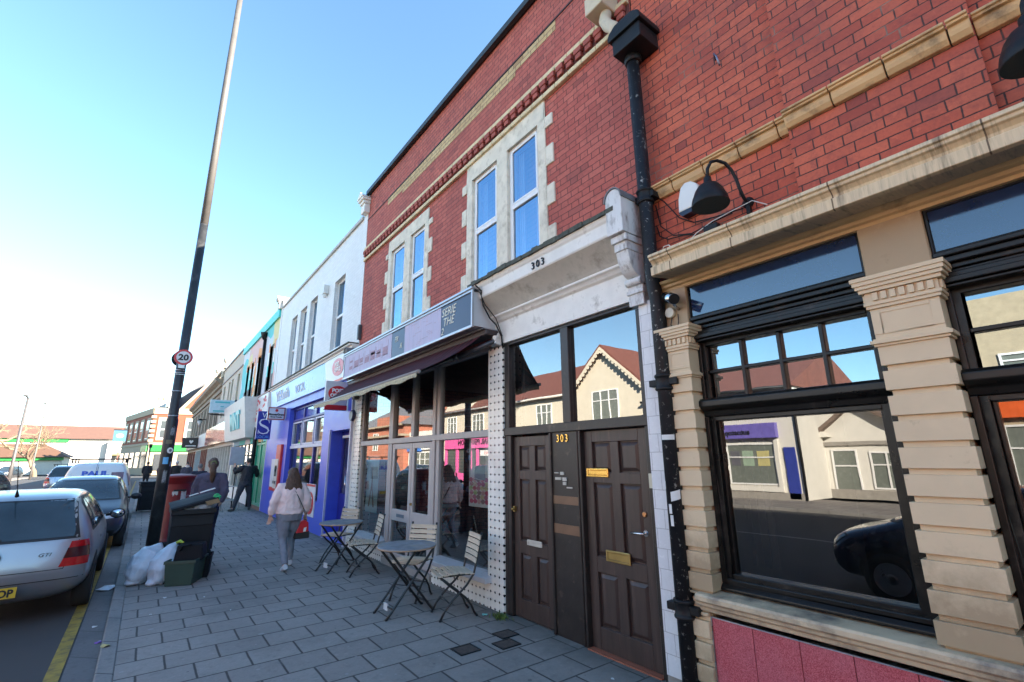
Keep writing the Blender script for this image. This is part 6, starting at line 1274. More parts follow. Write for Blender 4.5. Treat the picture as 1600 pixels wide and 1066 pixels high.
crate('recycling_box', 'black box set upside down on the dark green recycling box', (.745, 8.90, .30), R(-14), .36, .38, .22, M('black_box', (.010, .0105, .013), .6, spec=.12), flip=True)
crate('recycling_box', 'black box on the ground right of the dark green recycling box', (.93, 9.18, 0), R(-10), .24, .42, .30, M('black_box', (.02, .021, .025)))
g_ = 'white plastic rubbish bags by the lamp post'
b1 = blob('rubbish_bag', [('t', [(.09, 9.12, .02), (.15, 9.18, .13), (.22, 9.25, .26), (.29, 9.28, .37), (.34, 9.3, .44), (.39, 9.3, .52)], [(.08, .14), (.18, .22), (.205, .24), (.175, .20), (.10, .11), (.015, .02)], (1, 0, 0)), ('e', (.27, 9.28, .14), (.17, .20, .15)), ('e', (.10, 9.1, .04), (.10, .10, .045))], FILM, None, .012, 4, .022, 4.5, 1); tag(b1, 'white plastic rubbish bag slumped against the lamp post base, nearer the kerb', 'rubbish bag', g_)
b2 = blob('rubbish_bag', [('t', [(.36, 8.93, .02), (.40, 8.98, .13), (.44, 9.04, .25), (.48, 9.08, .36), (.52, 9.1, .45), (.57, 9.12, .53)], [(.09, .12), (.17, .19), (.185, .21), (.155, .17), (.09, .10), (.015, .02)], (1, 0, 0)), ('e', (.45, 9.06, .14), (.15, .18, .15)), ('e', (.33, 8.92, .04), (.09, .09, .045))], FILM, None, .012, 4, .022, 4.5, 4); tag(b2, 'white plastic rubbish bag right next to the dark green recycling box', 'rubbish bag', g_)
m = MB(); m.tube([(.56, 9.1, .52), (.60, 9.07, .54), (.64, 9.02, .52)], [.02, .025, .012], 7); m.build('tie_handle', M('yellow_green_tie', (.42, .50, .05), .5), None); o_ = [o for o in bpy.data.objects if o.name.startswith('tie_handle')][-1]; o_.parent = b2; o_.location = o_.location - b2.location
# ------------------------------------------------ litter
def scrap(c, r_, mt, label, nm='litter', seed=1):
    m = MB(); random.seed(seed); n = 9; ring = []
    for i in range(n):
        a = 2 * PI * i / n; q = r_ * (.6 + .5 * random.random()); ring.append((c[0] + q * math.cos(a), c[1] + q * math.sin(a) * 1.3, c[2] + .002 + random.random() * r_ * .35))
    top = (c[0], c[1], c[2] + r_ * .4)
    for i in range(n): m.face([ring[i], ring[(i + 1) % n], top]); m.face([(p[0], p[1], p[2] - .002) for p in (ring[(i + 1) % n], ring[i], top)])
    o = m.build(nm, mt); tag(o, label, 'litter'); return o
scrap((-.17, 9.6, -.095), .13, FILM, 'crumpled clear plastic in the gutter behind the silver car', seed=3); scrap((-.05, 6.36, .004), .045, M('yellow_leaf', (.45, .38, .16), .7), 'pale yellow leaf lying on the kerb', seed=4); scrap((-.12, 6.9, -.095), .03, M('purple_wrapper', (.16, .03, .30), .35), 'small purple wrapper in the gutter', seed=5)
scrap((-.19, 7.55, -.095), .03, M('white_paper', (.62, .62, .60)), 'small white scrap in the gutter by the rear of the silver car', seed=6); scrap((3.27, 4.86, 0), .04, M('teal_wrapper', (.16, .48, .44), .3), 'small teal wrapper against the tiled wall foot', seed=7)
for k, (x, y, s, lab) in enumerate([(.45, 8.02, .022, 'tiny white paper scrap on the paving in front of the green box'), (.86, 7.75, .012, 'tiny white chewing gum spot farthest right of the scraps by the green box'), (.30, 7.3, .012, 'tiny white scrap on the paving near the kerb joint'), (1.05, 6.9, .010, 'tiny pale scrap in the middle of the paving'), (3.18, 2.92, .014, 'tiny white scrap in front of the right brown door')]): scrap((x, y, 0), s, M('white_paper', (.62, .62, .60)), lab, seed=20 + k)
m = MB(); random.seed(31)
for i in range(130):
    x = 3.36 + random.gauss(0, .035); y = 4.68 + random.gauss(0, .06); h = .02 + random.random() * .045; a = random.random() * 6.3; w_ = .006; m.face([(x - w_ * math.cos(a), y - w_ * math.sin(a), 0), (x + w_ * math.cos(a), y + w_ * math.sin(a), 0), (x + math.cos(a + 1) * h * .7, y + math.sin(a + 1) * h * .7, h)])
tag(m.build('weed', M('weed_green', (.09, .14, .02), .7, var=.3, vs=20), weld=False), 'little tuft of green weed at the foot of the tiled pier', 'weed')
# ================================================================== far street furniture and tree
def far_pole(label, x, y, h, r_, mt, extra=None):
    t_ = thing('street_lamp', label, 'lamp post', (x, y, -.1)); m = MB(); m.tube([(x, y, -.1), (x, y, h * .2), (x, y, h)], [r_ * 1.5, r_ * 1.2, r_ * .8], 10); m.build('pole', mt, t_); m = MB(); m.tube([(x, y, h), (x - .1, y - .6, h + .12)], r_ * .6, 8); m.obox((x - .12, y - .8, h + .14), (.05, .3, 0), (.12, 0, 0), (0, 0, .06)); m.build('lantern', mt, t_); return t_
GP = M('grey_post_paint', (.30, .275, .255)); far_pole('grey street lamp in front of the bare tree, nearer of the two far ones', -9.1, 60, 7.4, .11, M('dark_post', (.07, .065, .065), .5)); far_pole('thin street lamp right of the bare tree', -9.9, 76, 8.2, .07, GP)
t_ = thing('pole_sign', 'blue sign on a tall pole in front of the long pale building', 'sign', (-2.55, 70, 0)); m = MB(); m.tube([(-2.45, 70, -.1), (-2.45, 70, 5.4)], .06, 8); m.build('pole', M('rust_pole', (.25, .09, .07), .5), t_); m = MB(); m.box(-3.15, -2.0, 69.9, 70.05, 4.0, 5.25); m.build('sign_panel', M('slate_blue_sign', (.05, .13, .20), .4), t_)
m = MB(); oval(m, (-2.57, 69.9, 4.6), (1, 0, 0), (0, 0, 1), .36, .26, .02); m.build('oval', M('pale_blue_oval', (.20, .40, .50), .4), t_); m = MB(); m.box(-3.2, -1.95, 69.88, 70.07, 5.2, 5.3); m.build('frame', IRON, t_)
t_ = thing('street_post', 'thin dark post in front of the corner brick building', 'post', (.35, 66, 0)); m = MB(); m.tube([(.35, 66, 0), (.35, 66, 3.4)], .05, 8); m.build('post', IRON, t_); m = MB(); m.box(.2, .5, 65.9, 66.1, 3.2, 3.6); m.build('lamp_head', IRON, t_)
def bare_tree(label, x, y, h, seed, rad=.42, spread=1.0):
    random.seed(seed); t_ = thing('bare_tree', label, 'tree', (x, y, 0)); T = MB(); K = MB()
    def grow(p, d, L_, r_, lev):
        pts = [p]; q = p.copy(); dd = d.copy()
        for i in range(3):
            dd = (dd + Vector((random.gauss(0, .16), random.gauss(0, .16), random.gauss(.05, .08)))).normalized(); q = q + dd * (L_ / 3); pts.append(q.copy())
        (T if lev < 2 else K).tube(pts, [r_, r_ * .88, r_ * .75, r_ * .6], 8 if lev < 2 else (5 if lev < 4 else 3), cap=False)
        if lev >= 6: return
        nb = 3 if lev in (0, 2, 4, 5) else 2
        for b in range(nb + (1 if lev == 0 else 0)):
            a = random.random() * 2 * PI; tilt = random.uniform(.35, .85) * (1.25 if lev < 2 else 1) * spread
            u = dd.orthogonal().normalized(); u.rotate(Matrix.Rotation(a, 3, dd)); nd = (dd * math.cos(tilt) + u * math.sin(tilt)).normalized(); nd.z += .06 if lev < 3 else -.05; grow(pts[-1] if b else pts[2], nd.normalized(), L_ * random.uniform(.62, .82), max(.012, r_ * .6), lev + 1)
    grow(Vector((x, y, -.2)), Vector((.05, 0, 1)), h * .30, rad, 0)
    T.build('trunk', M('bark', (.17, .125, .085), .9, var=.25, vs=2, bump=.4, bs=10), t_, weld=False); K.build('crown', M('twig_bark', (.20, .145, .09), .9, var=.2), t_, weld=False); return t_
bare_tree('large bare winter tree at the left edge', -13.2, 78, 11.5, 12, .55, 1.1); bare_tree('smaller bare tree behind the large one at the left edge', -11.6, 92, 8.5, 5, .3, 1.0)
# ================================================================== cars
from mathutils.bvhtree import BVHTree
def car_body(stations, name, mat, parent, T):
    """box-modelled half shell, mirrored and subdivided; stations = list of dicts"""
    V = []; Fc = []; idx = []
    def add(p): V.append(p); return len(V) - 1
    rings = []
    for s in stations:
        yb, ym, yl, yt = s['y']; zb, zm, zl, zt = s['z']; wb, wm, wl, wt = s['w']
        half = [(0, yb, zb), (wb, yb, zb), (wm, ym, zm), (wl, yl, zl), (wt, yt, zt - s.get('drop', .035)), (wt * .72, yt - s.get('bow', 0) * .5, zt - .008), (0, yt - s.get('bow', 0), zt)]
        r = [add(p) for p in half]; l = [r[0]] + [add((-p[0], p[1], p[2])) for p in half[1:6]] + [r[6]]
        rings.append((r, l))
    for (r0, l0), (r1, l1) in zip(rings[:-1], rings[1:]):
        for j in range(6):
            Fc.append((r0[j], r0[j + 1], r1[j + 1], r1[j])); Fc.append((l0[j], l1[j], l1[j + 1], l0[j + 1]))
    for k, (r, l) in ((0, rings[0]), (1, rings[-1])):
        s = stations[0 if k == 0 else -1]; sg = -1 if k == 0 else 1
        cm = add((0, s['y'][1] + sg * s.get('bulge', .05), s['z'][1])); cb = add((0, s['y'][2] + sg * s.get('bulge', .05) * .7, s['z'][2]))
        fs = [(r[0], cm, r[2], r[1]), (cm, cb, r[3], r[2]), (cb, r[5], r[4], r[3]), (cb, r[6], r[5]), (l[0], l[1], l[2], cm), (cm, l[2], l[3], cb), (cb, l[3], l[4], l[5]), (cb, l[5], l[6])]
        if k: fs = [f[::-1] for f in fs]
        Fc += fs
    me = bpy.data.meshes.new(name); me.from_pydata(V, [], Fc); me.update()
    bm = bmesh.new(); bm.from_mesh(me); bmesh.ops.recalc_face_normals(bm, faces=bm.faces); bm.to_mesh(me); bm.free()
    o = bpy.data.objects.new(name, me); COL.objects.link(o); md = o.modifiers.new('s', 'SUBSURF'); md.levels = 3; md.render_levels = 3
    dg = bpy.context.evaluated_depsgraph_get(); m2 = bpy.data.meshes.new_from_object(o.evaluated_get(dg)); bpy.data.objects.remove(o)
    m2.polygons.foreach_set('use_smooth', [True] * len(m2.polygons)); m2.materials.clear(); m2.materials.append(mat); m2.update()
    o = bpy.data.objects.new(name, m2); COL.objects.link(o); o.parent = parent
    bm = bmesh.new(); bm.from_mesh(m2); T['bvh'] = BVHTree.FromBMesh(bm); bm.free()
    return o
def decal(T, poly, mapf, d, mat, name, parent, off=.004, step=.06, inset=0):
    """a patch whose outline is given in a plane and which lies on the car body's surface"""
    bm = bmesh.new(); vs = [bm.verts.new((a, b, 0)) for a, b in poly]; f = bm.faces.new(vs)
    xs = [p[0] for p in poly]; ys = [p[1] for p in poly]
    for ax, lo, hi in ((0, min(xs), max(xs)), (1, min(ys), max(ys))):
        n = int((hi - lo) / step)
        for i in range(1, n + 1):
            v = lo + (hi - lo) * i / (n + 1); co = (v, 0, 0) if ax == 0 else (0, v, 0); no = (1, 0, 0) if ax == 0 else (0, 1, 0)
            bmesh.ops.bisect_plane(bm, geom=bm.verts[:] + bm.edges[:] + bm.faces[:], plane_co=co, plane_no=no)
    d = Vector(d).normalized(); last = None
    for v in bm.verts:
        p = Vector(mapf(v.co.x, v.co.y)); h, n, i, dist = T['bvh'].ray_cast(p - d * 6, d)
        if h is None:
            h, n, i, dist = T['bvh'].find_nearest(p)
        if n.dot(d) > 0: n = -n
        v.co = h + n * off
    bmesh.ops.recalc_face_normals(bm, faces=bm.faces)
    me = bpy.data.meshes.new(name); bm.to_mesh(me)
    tot = Vector((0, 0, 0))
    for p in me.polygons: tot += p.normal * p.area
    if tot.dot(d) > 0: me.flip_normals()
    bm.free(); me.polygons.foreach_set('use_smooth', [True] * len(me.polygons)); me.materials.append(mat); me.update()
    o = bpy.data.objects.new(name, me); COL.objects.link(o); o.parent = parent; return o
def sub(mb, name, mats, par, root, bevel=0, **k):
    """mesh given in car-local coordinates, as child of par (children of the root sit at local origin)"""
    o = mb.build(name, mats, None, bevel=bevel, **k); o.parent = par; return o
CARGLASS = M('dark_car_glass', (.030, .048, .058), .04, var=.35, vs=1.6, spec=.7)
TRIM = M('black_car_trim', (.014, .014, .015), .5, var=.1)
TYRE = M('tyre', (.02, .02, .02), .8, var=.15); RIM = M('alloy_rim', (.42, .42, .44), .3, .9)
LRED = M('tail_red', (.45, .008, .012), .12, var=.15, vs=30, spec=.7); LDARK = M('tail_smoked', (.06, .008, .012), .12, var=.1); LWHITE = M('lamp_clear', (.55, .58, .60), .08, var=.2, vs=14, spec=.9)
def wheel(par, x, y, r=.31, s=1):
    m = MB(); m.lathe([(r * .62, -.09), (r * .95, -.09), (r, -.06), (r, .06), (r * .95, .09), (r * .66, .095), (r * .62, .06)], (x, y, r), (s, 0, 0), n=28); w_ = sub(m, 'wheel', TYRE, par, None)
    k = MB(); k.lathe([(.001, .07), (.06, .08), (.07, .06)], (0, 0, 0), (s, 0, 0), n=16)
    k.lathe([(r * .56, .02), (r * .64, .085), (r * .62, .09), (r * .57, .07)], (0, 0, 0), (s, 0, 0), n=28)
    for i in range(6):
        a = 2 * PI * i / 6; c = Vector((s * .06, math.cos(a) * r * .32, math.sin(a) * r * .32)); k.obox(c, (.015, 0, 0), Vector((0, math.cos(a), math.sin(a))) * r * .30, Vector((0, -math.sin(a), math.cos(a))) * .03)
    k.lathe([(r * .6, -.02), (r * .6, .0)], (0, 0, 0), (s, 0, 0), n=20); k.xform(Matrix.Translation((x, y, r))); ro = k.build('rim', RIM, None); ro.parent = w_; ro.location = ro.location - w_.location
    return w_
def hatch(label, mat, L=4.15, W=.868, H=1.44, glass_rear=True, kind='hatch', group=None, plate=None, plate_front=None, golf=False, roofbars=False):
    t_ = thing('parked_car', label, 'car', (0, 0, 0), group); T = {}
    h = H / 1.44; k = L / 4.15
    S = [dict(y=(.13, .02, .10, .13), z=(.26, .52, .84 * h, .93 * h), w=(.66 * W / .868, .80 * W / .868, .79 * W / .868, .66 * W / .868), drop=.02, bulge=.06, bow=.04),
         dict(y=(.30, .22, .34, .50), z=(.21, .52, .87 * h, 1.38 * h), w=(.80, .862, .82, .585), bow=.06),
         dict(y=(.95, .95, .95, .95), z=(.19, .50, .88 * h, 1.435 * h), w=(.81, .868, .845, .60)),
         dict(y=(1.85, 1.85, 1.85, 1.85), z=(.19, .50, .89 * h, 1.45 * h), w=(.81, .868, .85, .61)),
         dict(y=(2.75, 2.75, 2.75, 2.42), z=(.19, .50, .90 * h, 1.40 * h), w=(.81, .868, .845, .60), bow=-.08),
         dict(y=(3.2, 3.2, 3.2, 3.18), z=(.19, .50, .88 * h, .955 * h), w=(.81, .868, .83, .72), drop=.02, bow=-.10),
         dict(y=(3.75, 3.80, 3.78, 3.78), z=(.20, .50, .76 * h, .84 * h), w=(.78, .845, .79, .66), drop=.02, bow=-.08),
         dict(y=(4.00, 4.08, 4.02, 3.98), z=(.22, .48, .64 * h, .72 * h), w=(.64, .74, .72, .60), drop=.02, bulge=.07, bow=-.07)]
    for i, s in enumerate(S):
        s['y'] = tuple(a * k for a in s['y'])
        if i: s['w'] = tuple(a * W / .868 for a in s['w'])
    body = car_body(S, 'body', mat, t_, T); q = W / .868
    rear = lambda a, b: (a, 0, b); DR = (0, 1, 0)
    # rear window and its black surround
    decal(T, [(-.70 * q, .90 * h), (.70 * q, .90 * h), (.57 * q, 1.345 * h), (-.57 * q, 1.345 * h)], rear, DR, TRIM, 'window_seal', t_, .003)
    decal(T, [(-.66 * q, .925 * h), (.66 * q, .925 * h), (.54 * q, 1.325 * h), (-.54 * q, 1.325 * h)], rear, DR, CARGLASS, 'rear_window', t_, .006)
    for s in (-1, 1):
        side = lambda a, b, s=s: (s * .5, a * k, b * h); DS = (-s, 0, 0)
        pa = [(.62, .93), (1.80, .95), (2.66, .955), (2.90, .96), (2.42, 1.33), (1.9, 1.37), (.95, 1.355), (.72, 1.28)]
        decal(T, pa, side, DS, TRIM, 'window_seal', t_, .003)
        decal(T, [(1.02, .955), (1.80, .965), (1.80, 1.34), (1.02, 1.335)], side, DS, CARGLASS, 'side_window', t_, .006)
        decal(T, [(1.87, .965), (2.80, .975), (2.42, 1.305), (1.87, 1.34)], side, DS, CARGLASS, 'side_window', t_, .006)
        decal(T, [(.70, .955), (.96, .955), (.96, 1.33), (.80, 1.25)], side, DS, CARGLASS, 'side_window', t_, .006)
        decal(T, [(.5, .455), (3.6, .455), (3.6, .50), (.5, .50)], side, DS, TRIM, 'side_moulding', t_, .008)
        for yy in (.80, 3.30):
            ar = [(yy * k + .365 * math.cos(a) , .30 + .365 * math.sin(a)) for a in [PI * i / 16 - .25 + (.5 * i / 16) for i in range(17)]]
            decal(T, ar, lambda a, b, s=s: (s * .5, a, b), DS, RUBBER, 'wheel_arch', t_, .004); wheel(t_, s * (W - .085), yy * k, .30, s)
        for (a, b) in ((1.80, 1.815), (2.82, 2.835), (.98, .992)): decal(T, [(a, .30), (b, .30), (b, .93), (a, .93)], side, DS, TRIM, 'door_gap', t_, .002)
        for yy in (1.12, 2.0): decal(T, [(yy, .78), (yy + .17, .78), (yy + .17, .81), (yy, .81)], side, DS, TRIM, 'door_handle', t_, .02)
        # tail lamp wraps the corner
        dg_ = Vector((-s * .8, 1, 0)).normalized(); rt = Vector((s * dg_.y, -s * dg_.x * 1, 0)); rt = Vector((s, .8, 0)).normalized()
        base = Vector((s * .76 * q, .12, 0)); mp = lambda a, b, s=s, rt=rt, base=base: tuple(base + rt * a + Vector((0, 0, b * h)))
        decal(T, [(-.20, .60), (.085, .60), (.125, .87), (-.09, .87)], mp, dg_, LRED, 'tail_light', t_, .006); decal(T, [(-.165, .69), (.10, .69), (.115, .80), (-.125, .80)], mp, dg_, LDARK, 'tail_light', t_, .009)
        # head lamp
        dh = Vector((-s * .55, -1, 0)).normalized(); rt2 = Vector((s, -.55, 0)).normalized(); b2 = Vector((s * .60 * q, 3.98 * k, 0)); mp2 = lambda a, b, rt2=rt2, b2=b2: tuple(b2 + rt2 * a + Vector((0, 0, b * h)))
        decal(T, [(-.20, .60), (.14, .62), (.22, .76), (.10, .78), (-.14, .70)], mp2, dh, TRIM, 'lamp_surround', t_, .003); decal(T, [(-.18, .61), (.12, .63), (.20, .75), (.09, .765), (-.13, .69)], mp2, dh, LWHITE, 'headlight', t_, .007)
        m = MB(); m.lathe([(.001, -.03), (.06, -.03), (.09, .0), (.085, .05), (.03, .10), (.001, .10)], (0, 0, 0), (0, 1, 0), n=16); m.xform(Matrix.Translation((s * (W + .10), 2.55 * k, .98 * h)) @ Matrix.Diagonal((1.15, 1, .85, 1))); mi = sub(m, 'door_mirror', TRIM if golf else TRIM, t_, None)
        m = MB(); m.lathe([(.001, 0), (.075, 0), (.075, .004)], (0, 0, 0), (0, 1, 0), n=16); m.xform(Matrix.Translation((s * (W + .10), 2.55 * k - .034, .98 * h)) @ Matrix.Diagonal((1.1, 1, .8, 1))); g = m.build('mirror_glass', M('mirror_glass', (.75, .78, .8), .03, 1.0), None); g.parent = mi; g.location = g.location - mi.location
        m = MB(); m.bar((s * (W - .04), 2.62 * k, .96 * h), (s * (W + .06), 2.57 * k, .97 * h), .06, .04); sub(m, 'mirror_arm', TRIM, t_, None)
    # windscreen, grille, bumpers
    fr = lambda a, b: (a, 0, b); DF = (0, -1, 0)
    decal(T, [(-.70 * q, .955 * h), (.70 * q, .955 * h), (.57 * q, 1.36 * h), (-.57 * q, 1.36 * h)], fr, DF, TRIM, 'window_seal', t_, .003); decal(T, [(-.66 * q, .975 * h), (.66 * q, .975 * h), (.54 * q, 1.335 * h), (-.54 * q, 1.335 * h)], fr, DF, CARGLASS, 'windscreen', t_, .006)
    decal(T, [(-.34, .60 * h), (.34, .60 * h), (.38, .69 * h), (-.38, .69 * h)], fr, DF, TRIM, 'grille', t_, .004); decal(T, [(-.62, .26), (.62, .26), (.66, .40), (-.66, .40)], fr, DF, TRIM, 'lower_grille', t_, .004)
    m = MB(); m.tube([(-.2, .02, .24), (-.2, .12, .24)], .028, 10); sub(m, 'exhaust', CHROME, t_, None)
    decal(T, [(-.78 * q, .475), (.78 * q, .475), (.78 * q, .545), (-.78 * q, .545)], rear, DR, mat, 'bumper_moulding', t_, .016); decal(T, [(-.79 * q, .462), (.79 * q, .462), (.79 * q, .472), (-.79 * q, .472)], rear, DR, TRIM, 'bumper_gap', t_, .004); decal(T, [(-.60 * q, .575), (.60 * q, .575), (.60 * q, .583), (-.60 * q, .583)], rear, DR, TRIM, 'tailgate_gap', t_, .003)
    for s in (-1, 1): decal(T, [(s * .595 * q, .575), (s * .603 * q, .575), (s * .70 * q, .88 * h), (s * .692 * q, .88 * h)][::s], rear, DR, TRIM, 'tailgate_gap', t_, .003)
    m = MB(); m.box(-.26, .26, -.022, -.008, .405, .515) if False else m.box(-.26, .26, -.075, -.065, .345, .455); pl = sub(m, 'number_plate', M('yellow_plate', (.62, .42, .03), .4, var=.05), t_, None)
    if plate:
        m = MB(); m.text(plate, .105, (.235, -.0755, .363), (1, 0, 0), depth=.003, align='RIGHT', bold=.004, sx=.92); a = m.build('plate_letters', LETTER_K, None); a.parent = pl; a.location = a.location - pl.location
    m = MB(); m.box(-.26, .26, 4.155 * k, 4.165 * k, .33, .44); p2 = sub(m, 'number_plate', M('white_plate', (.66, .66, .62), .4, var=.03), t_, None)
    m = MB(); m.tube([(0, .58, 1.40 * h), (0, .52, 1.47 * h)], [.022, .009], 8); m.tube([(0, .52, 1.47 * h), (0, .18, 1.82 * h)], .0045, 6); sub(m, 'aerial', RUBBER, t_, None)
    m = MB(); m.bar((0, .14, .95 * h), (-.52, .16, .945 * h), .018, .018); m.lathe([(.025, 0), (.025, .03)], (0, .13, .93 * h), (0, -1, 0), n=10); sub(m, 'rear_wiper', TRIM, t_, None)
    if golf:
        m = MB(); oval(m, (0, .028, .76), (1, 0, 0), (0, -.2, 1), .062, .062, .012); em = sub(m, 'emblem_disc', CHROME, t_, None)
        k_ = MB(); 
        oval(k_, (0, .0165, .76), (1, 0, 0), (0, -.2, 1), .052, .052, .002); kk = k_.build('emblem_field', M('emblem_navy', (.03, .035, .05), .3), None); kk.parent = em; kk.location = kk.location - em.location
        k_ = MB(); pts = [((-.026, .046), (0, .004)), ((0, .004), (.026, .046)), ((-.046, .022), (-.02, -.045)), ((-.02, -.045), (0, -.006)), ((0, -.006), (.02, -.045)), ((.02, -.045), (.046, .022))]
        for a, b in pts: k_.bar((a[0], .0135, .76 + a[1]), (b[0], .0135, .76 + b[1]), .004, .009, up=(0, -1, 0))
        kk = k_.build('emblem_letters', CHROME, None); kk.parent = em; kk.location = kk.location - em.location
        k_ = MB(); k_.text('GTI', .055, (.36, .036, .735), (1, 0, 0), depth=.006, shear=.3, sx=1.3); sub(k_, 'badge_letters', CHROME, t_, None)
        k_ = MB(); oval(k_, (.0, .030, .655), (1, 0, 0), (0, 0, 1), .035, .022, .010); sub(k_, 'lock', CHROME, t_, None)
    if roofbars:
        for yy in (1.0, 2.1):
            m = MB(); m.bar((-.66, yy * k, H + .05), (.66, yy * k, H + .05), .035, .025); m.box(-.62, -.58, yy * k - .02, yy * k + .02, H - .05, H + .05); m.box(.58, .62, yy * k - .02, yy * k + .02, H - .05, H + .05); sub(m, 'roof_bar', IRON, t_, None)
    return t_
SILVER = M('silver_car_paint', (.33, .34, .36), .34, .55, var=.02, coat=.5); STEEL = M('steel_blue_paint', (.032, .042, .058), .3, .25, var=.02, coat=.7); VANW = M('white_van_paint', (.66, .68, .70), .3, var=.03, coat=.4); DKBLUE = M('dark_blue_paint', (.02, .03, .07), .25, .4, coat=.7); PALEB = M('pale_silver_blue', (.40, .46, .53), .28, .6, coat=.6)
GOLF = hatch('silver hatchback parked at the kerb, cut off by the left edge, seen from behind', SILVER, golf=True, plate='AOP'); GOLF.location = (-1.20, 8.04, -.1)
YAR = hatch('dark steel blue hatchback facing the camera, parked behind the silver one', STEEL, L=3.75, W=.83, H=1.49); YAR.rotation_euler.z = PI; YAR.location = (-.97, 17.25, -.1)
m = MB(); m.box(-.60, -.44, 14.8, 14.81, 1.0, 1.0)
MPV = hatch('pale blue estate car with roof bars driving away in the road', PALEB, L=4.3, W=.86, H=1.66, roofbars=True); MPV.location = (-3.5, 37.5, -.1)
ONC = dup(YAR, (-5.75, 34.5, -.1), PI - .25, 'dark oncoming car cut off by the left edge of the view')
FC1 = dup(GOLF, (-15.6, 96, -.1), 1.9, 'silver car parked far off below the bare tree')
FC2 = dup(YAR, (-12.5, 86, -.1), 2.9, 'blue car parked facing the viewer near the far lamp post')
FC3 = dup(YAR, (-13.6, 108, -.1), 1.2, 'dark car parked by the low pale building')
FC4 = dup(YAR, (-2.3, 56, -.1), PI, 'dark car parked at the kerb far down the street beyond the van')
DK = hatch('dark hatchback parked beside the viewer, seen only mirrored in the big black framed window', DKBLUE, L=4.0); DK.location = (-1.25, -.95, -.1)
for q, (xx, yy, aa, lab) in enumerate([(-9.1, 14.5, PI, 'dark blue hatchback parked across the street opposite the brown doors'), (-9.1, 25.0, PI, 'dark blue hatchback parked across the street opposite the pink shop'), (-9.1, 34.0, PI, 'dark blue hatchback parked across the street farthest along')]): dup(DK, (xx, yy, -.1), aa, lab, 'cars parked across the street')
for c_, g in ((FC1, 0), (FC2, 0), (FC3, 0)):
    c_['group'] = 'cars parked in the far car park'
for o in FC1.children:
    if o.name.startswith(('emblem', 'badge', 'number_plate')): 
        for q in list(o.children): bpy.data.objects.remove(q)
        bpy.data.objects.remove(o)
# ------------------------------------------------ van
t_ = thing('parked_van', 'white van with blue lettering and a roof rack, seen from behind', 'van', (0, 0, 0)); T = {}
S = [dict(y=(.08, .0, .05, .14), z=(.30, .55, 1.02, 1.74), w=(.72, .80, .815, .62), drop=.04, bulge=.03, bow=.03),
     dict(y=(.22, .20, .20, .24), z=(.24, .55, 1.02, 1.79), w=(.80, .86, .86, .68), drop=.04),
     dict(y=(1.4, 1.4, 1.4, 1.4), z=(.22, .55, 1.02, 1.81), w=(.82, .865, .865, .69), drop=.04),
     dict(y=(2.4, 2.4, 2.4, 2.3), z=(.22, .55, 1.02, 1.80), w=(.82, .865, .86, .68), drop=.04),
     dict(y=(3.0, 3.0, 3.0, 2.75), z=(.22, .55, 1.02, 1.66), w=(.82, .865, .85, .64)),
     dict(y=(3.45, 3.45, 3.45, 3.4), z=(.22, .55, 1.0, 1.08), w=(.82, .865, .83, .74), drop=.02),
     dict(y=(3.95, 4.0, 3.95, 3.92), z=(.24, .52, .82, .90), w=(.76, .82, .78, .68), drop=.02), dict(y=(4.12, 4.2, 4.15, 4.1), z=(.26, .5, .70, .76), w=(.66, .74, .72, .62), drop=.02, bulge=.05)]
car_body(S, 'body', VANW, t_, T); rear = lambda a, b: (a, 0, b); DR = (0, 1, 0)
decal(T, [(-.006, .35), (.006, .35), (.006, 1.72), (-.006, 1.72)], rear, DR, TRIM, 'door_gap', t_, .003)
for s in (-1, 1):
    DS = (-s, 0, 0); sd_ = lambda a, b, s=s: (s * .5, a, b)
    decal(T, [(2.15, 1.06), (3.15, 1.06), (2.78, 1.52), (2.15, 1.55)], sd_, DS, CARGLASS, 'side_window', t_, .005)
    for yy in (.78, 3.42):
        decal(T, [(yy + .36 * math.cos(a), .30 + .36 * math.sin(a)) for a in [PI * i / 16 for i in range(17)]], sd_, DS, RUBBER, 'wheel_arch', t_, .004); wheel(t_, s * .78, yy, .31, s)
    decal(T, [(s * .70, .62), (s * .80, .62), (s * .80, .95), (s * .70, .95)][::s], rear, DR, LRED, 'tail_light', t_, .006)
    decal(T, [(.3, .5), (3.0, .5), (3.0, .56), (.3, .56)], sd_, DS, TRIM, 'side_moulding', t_, .008)
decal(T, [(-.60, 1.12), (.60, 1.12), (.5, 1.56), (-.5, 1.56)], lambda a, b: (a, 0, b), (0, -1, 0), CARGLASS, 'windscreen', t_, .005)
m = MB(); m.text('PAUL', .20, (-.36, -.03, 1.40), (1, 0, 0), (0, .12, 1), depth=.006, sx=1.35, bold=.012); VT = M('van_blue_letter', (.03, .10, .55), .4); o_ = m.build('lettering', VT, None); o_.parent = t_
for v in o_.data.vertices:
    p = v.co + o_.location; hh = T['bvh'].ray_cast(Vector((p.x, -5, p.z)), Vector((0, 1, 0)))[0]
    if hh: v.co.y = hh.y - .004 - o_.location.y
decal(T, [(.34, 1.02), (.64, 1.02), (.64, 1.50), (.34, 1.50)], rear, DR, M('van_poster', (.20, .13, .17), .4, var=.4, vs=9), 'poster_print', t_, .005); decal(T, [(.40, 1.14), (.58, 1.14), (.58, 1.36), (.40, 1.36)], rear, DR, M('van_poster_pale', (.55, .48, .46), .5, var=.3, vs=12), 'poster_print', t_, .007)
m = MB(); m.text('PAUL', .26, (.862, .55, 1.18), (0, 1, 0), depth=.004, sx=1.3, bold=.012); o_ = m.build('lettering', VT, None); o_.parent = t_
for v in o_.data.vertices:
    p = v.co + o_.location; hh = T['bvh'].ray_cast(Vector((5, p.y, p.z)), Vector((-1, 0, 0)))[0]
    if hh: v.co.x = hh.x + .004 - o_.location.x
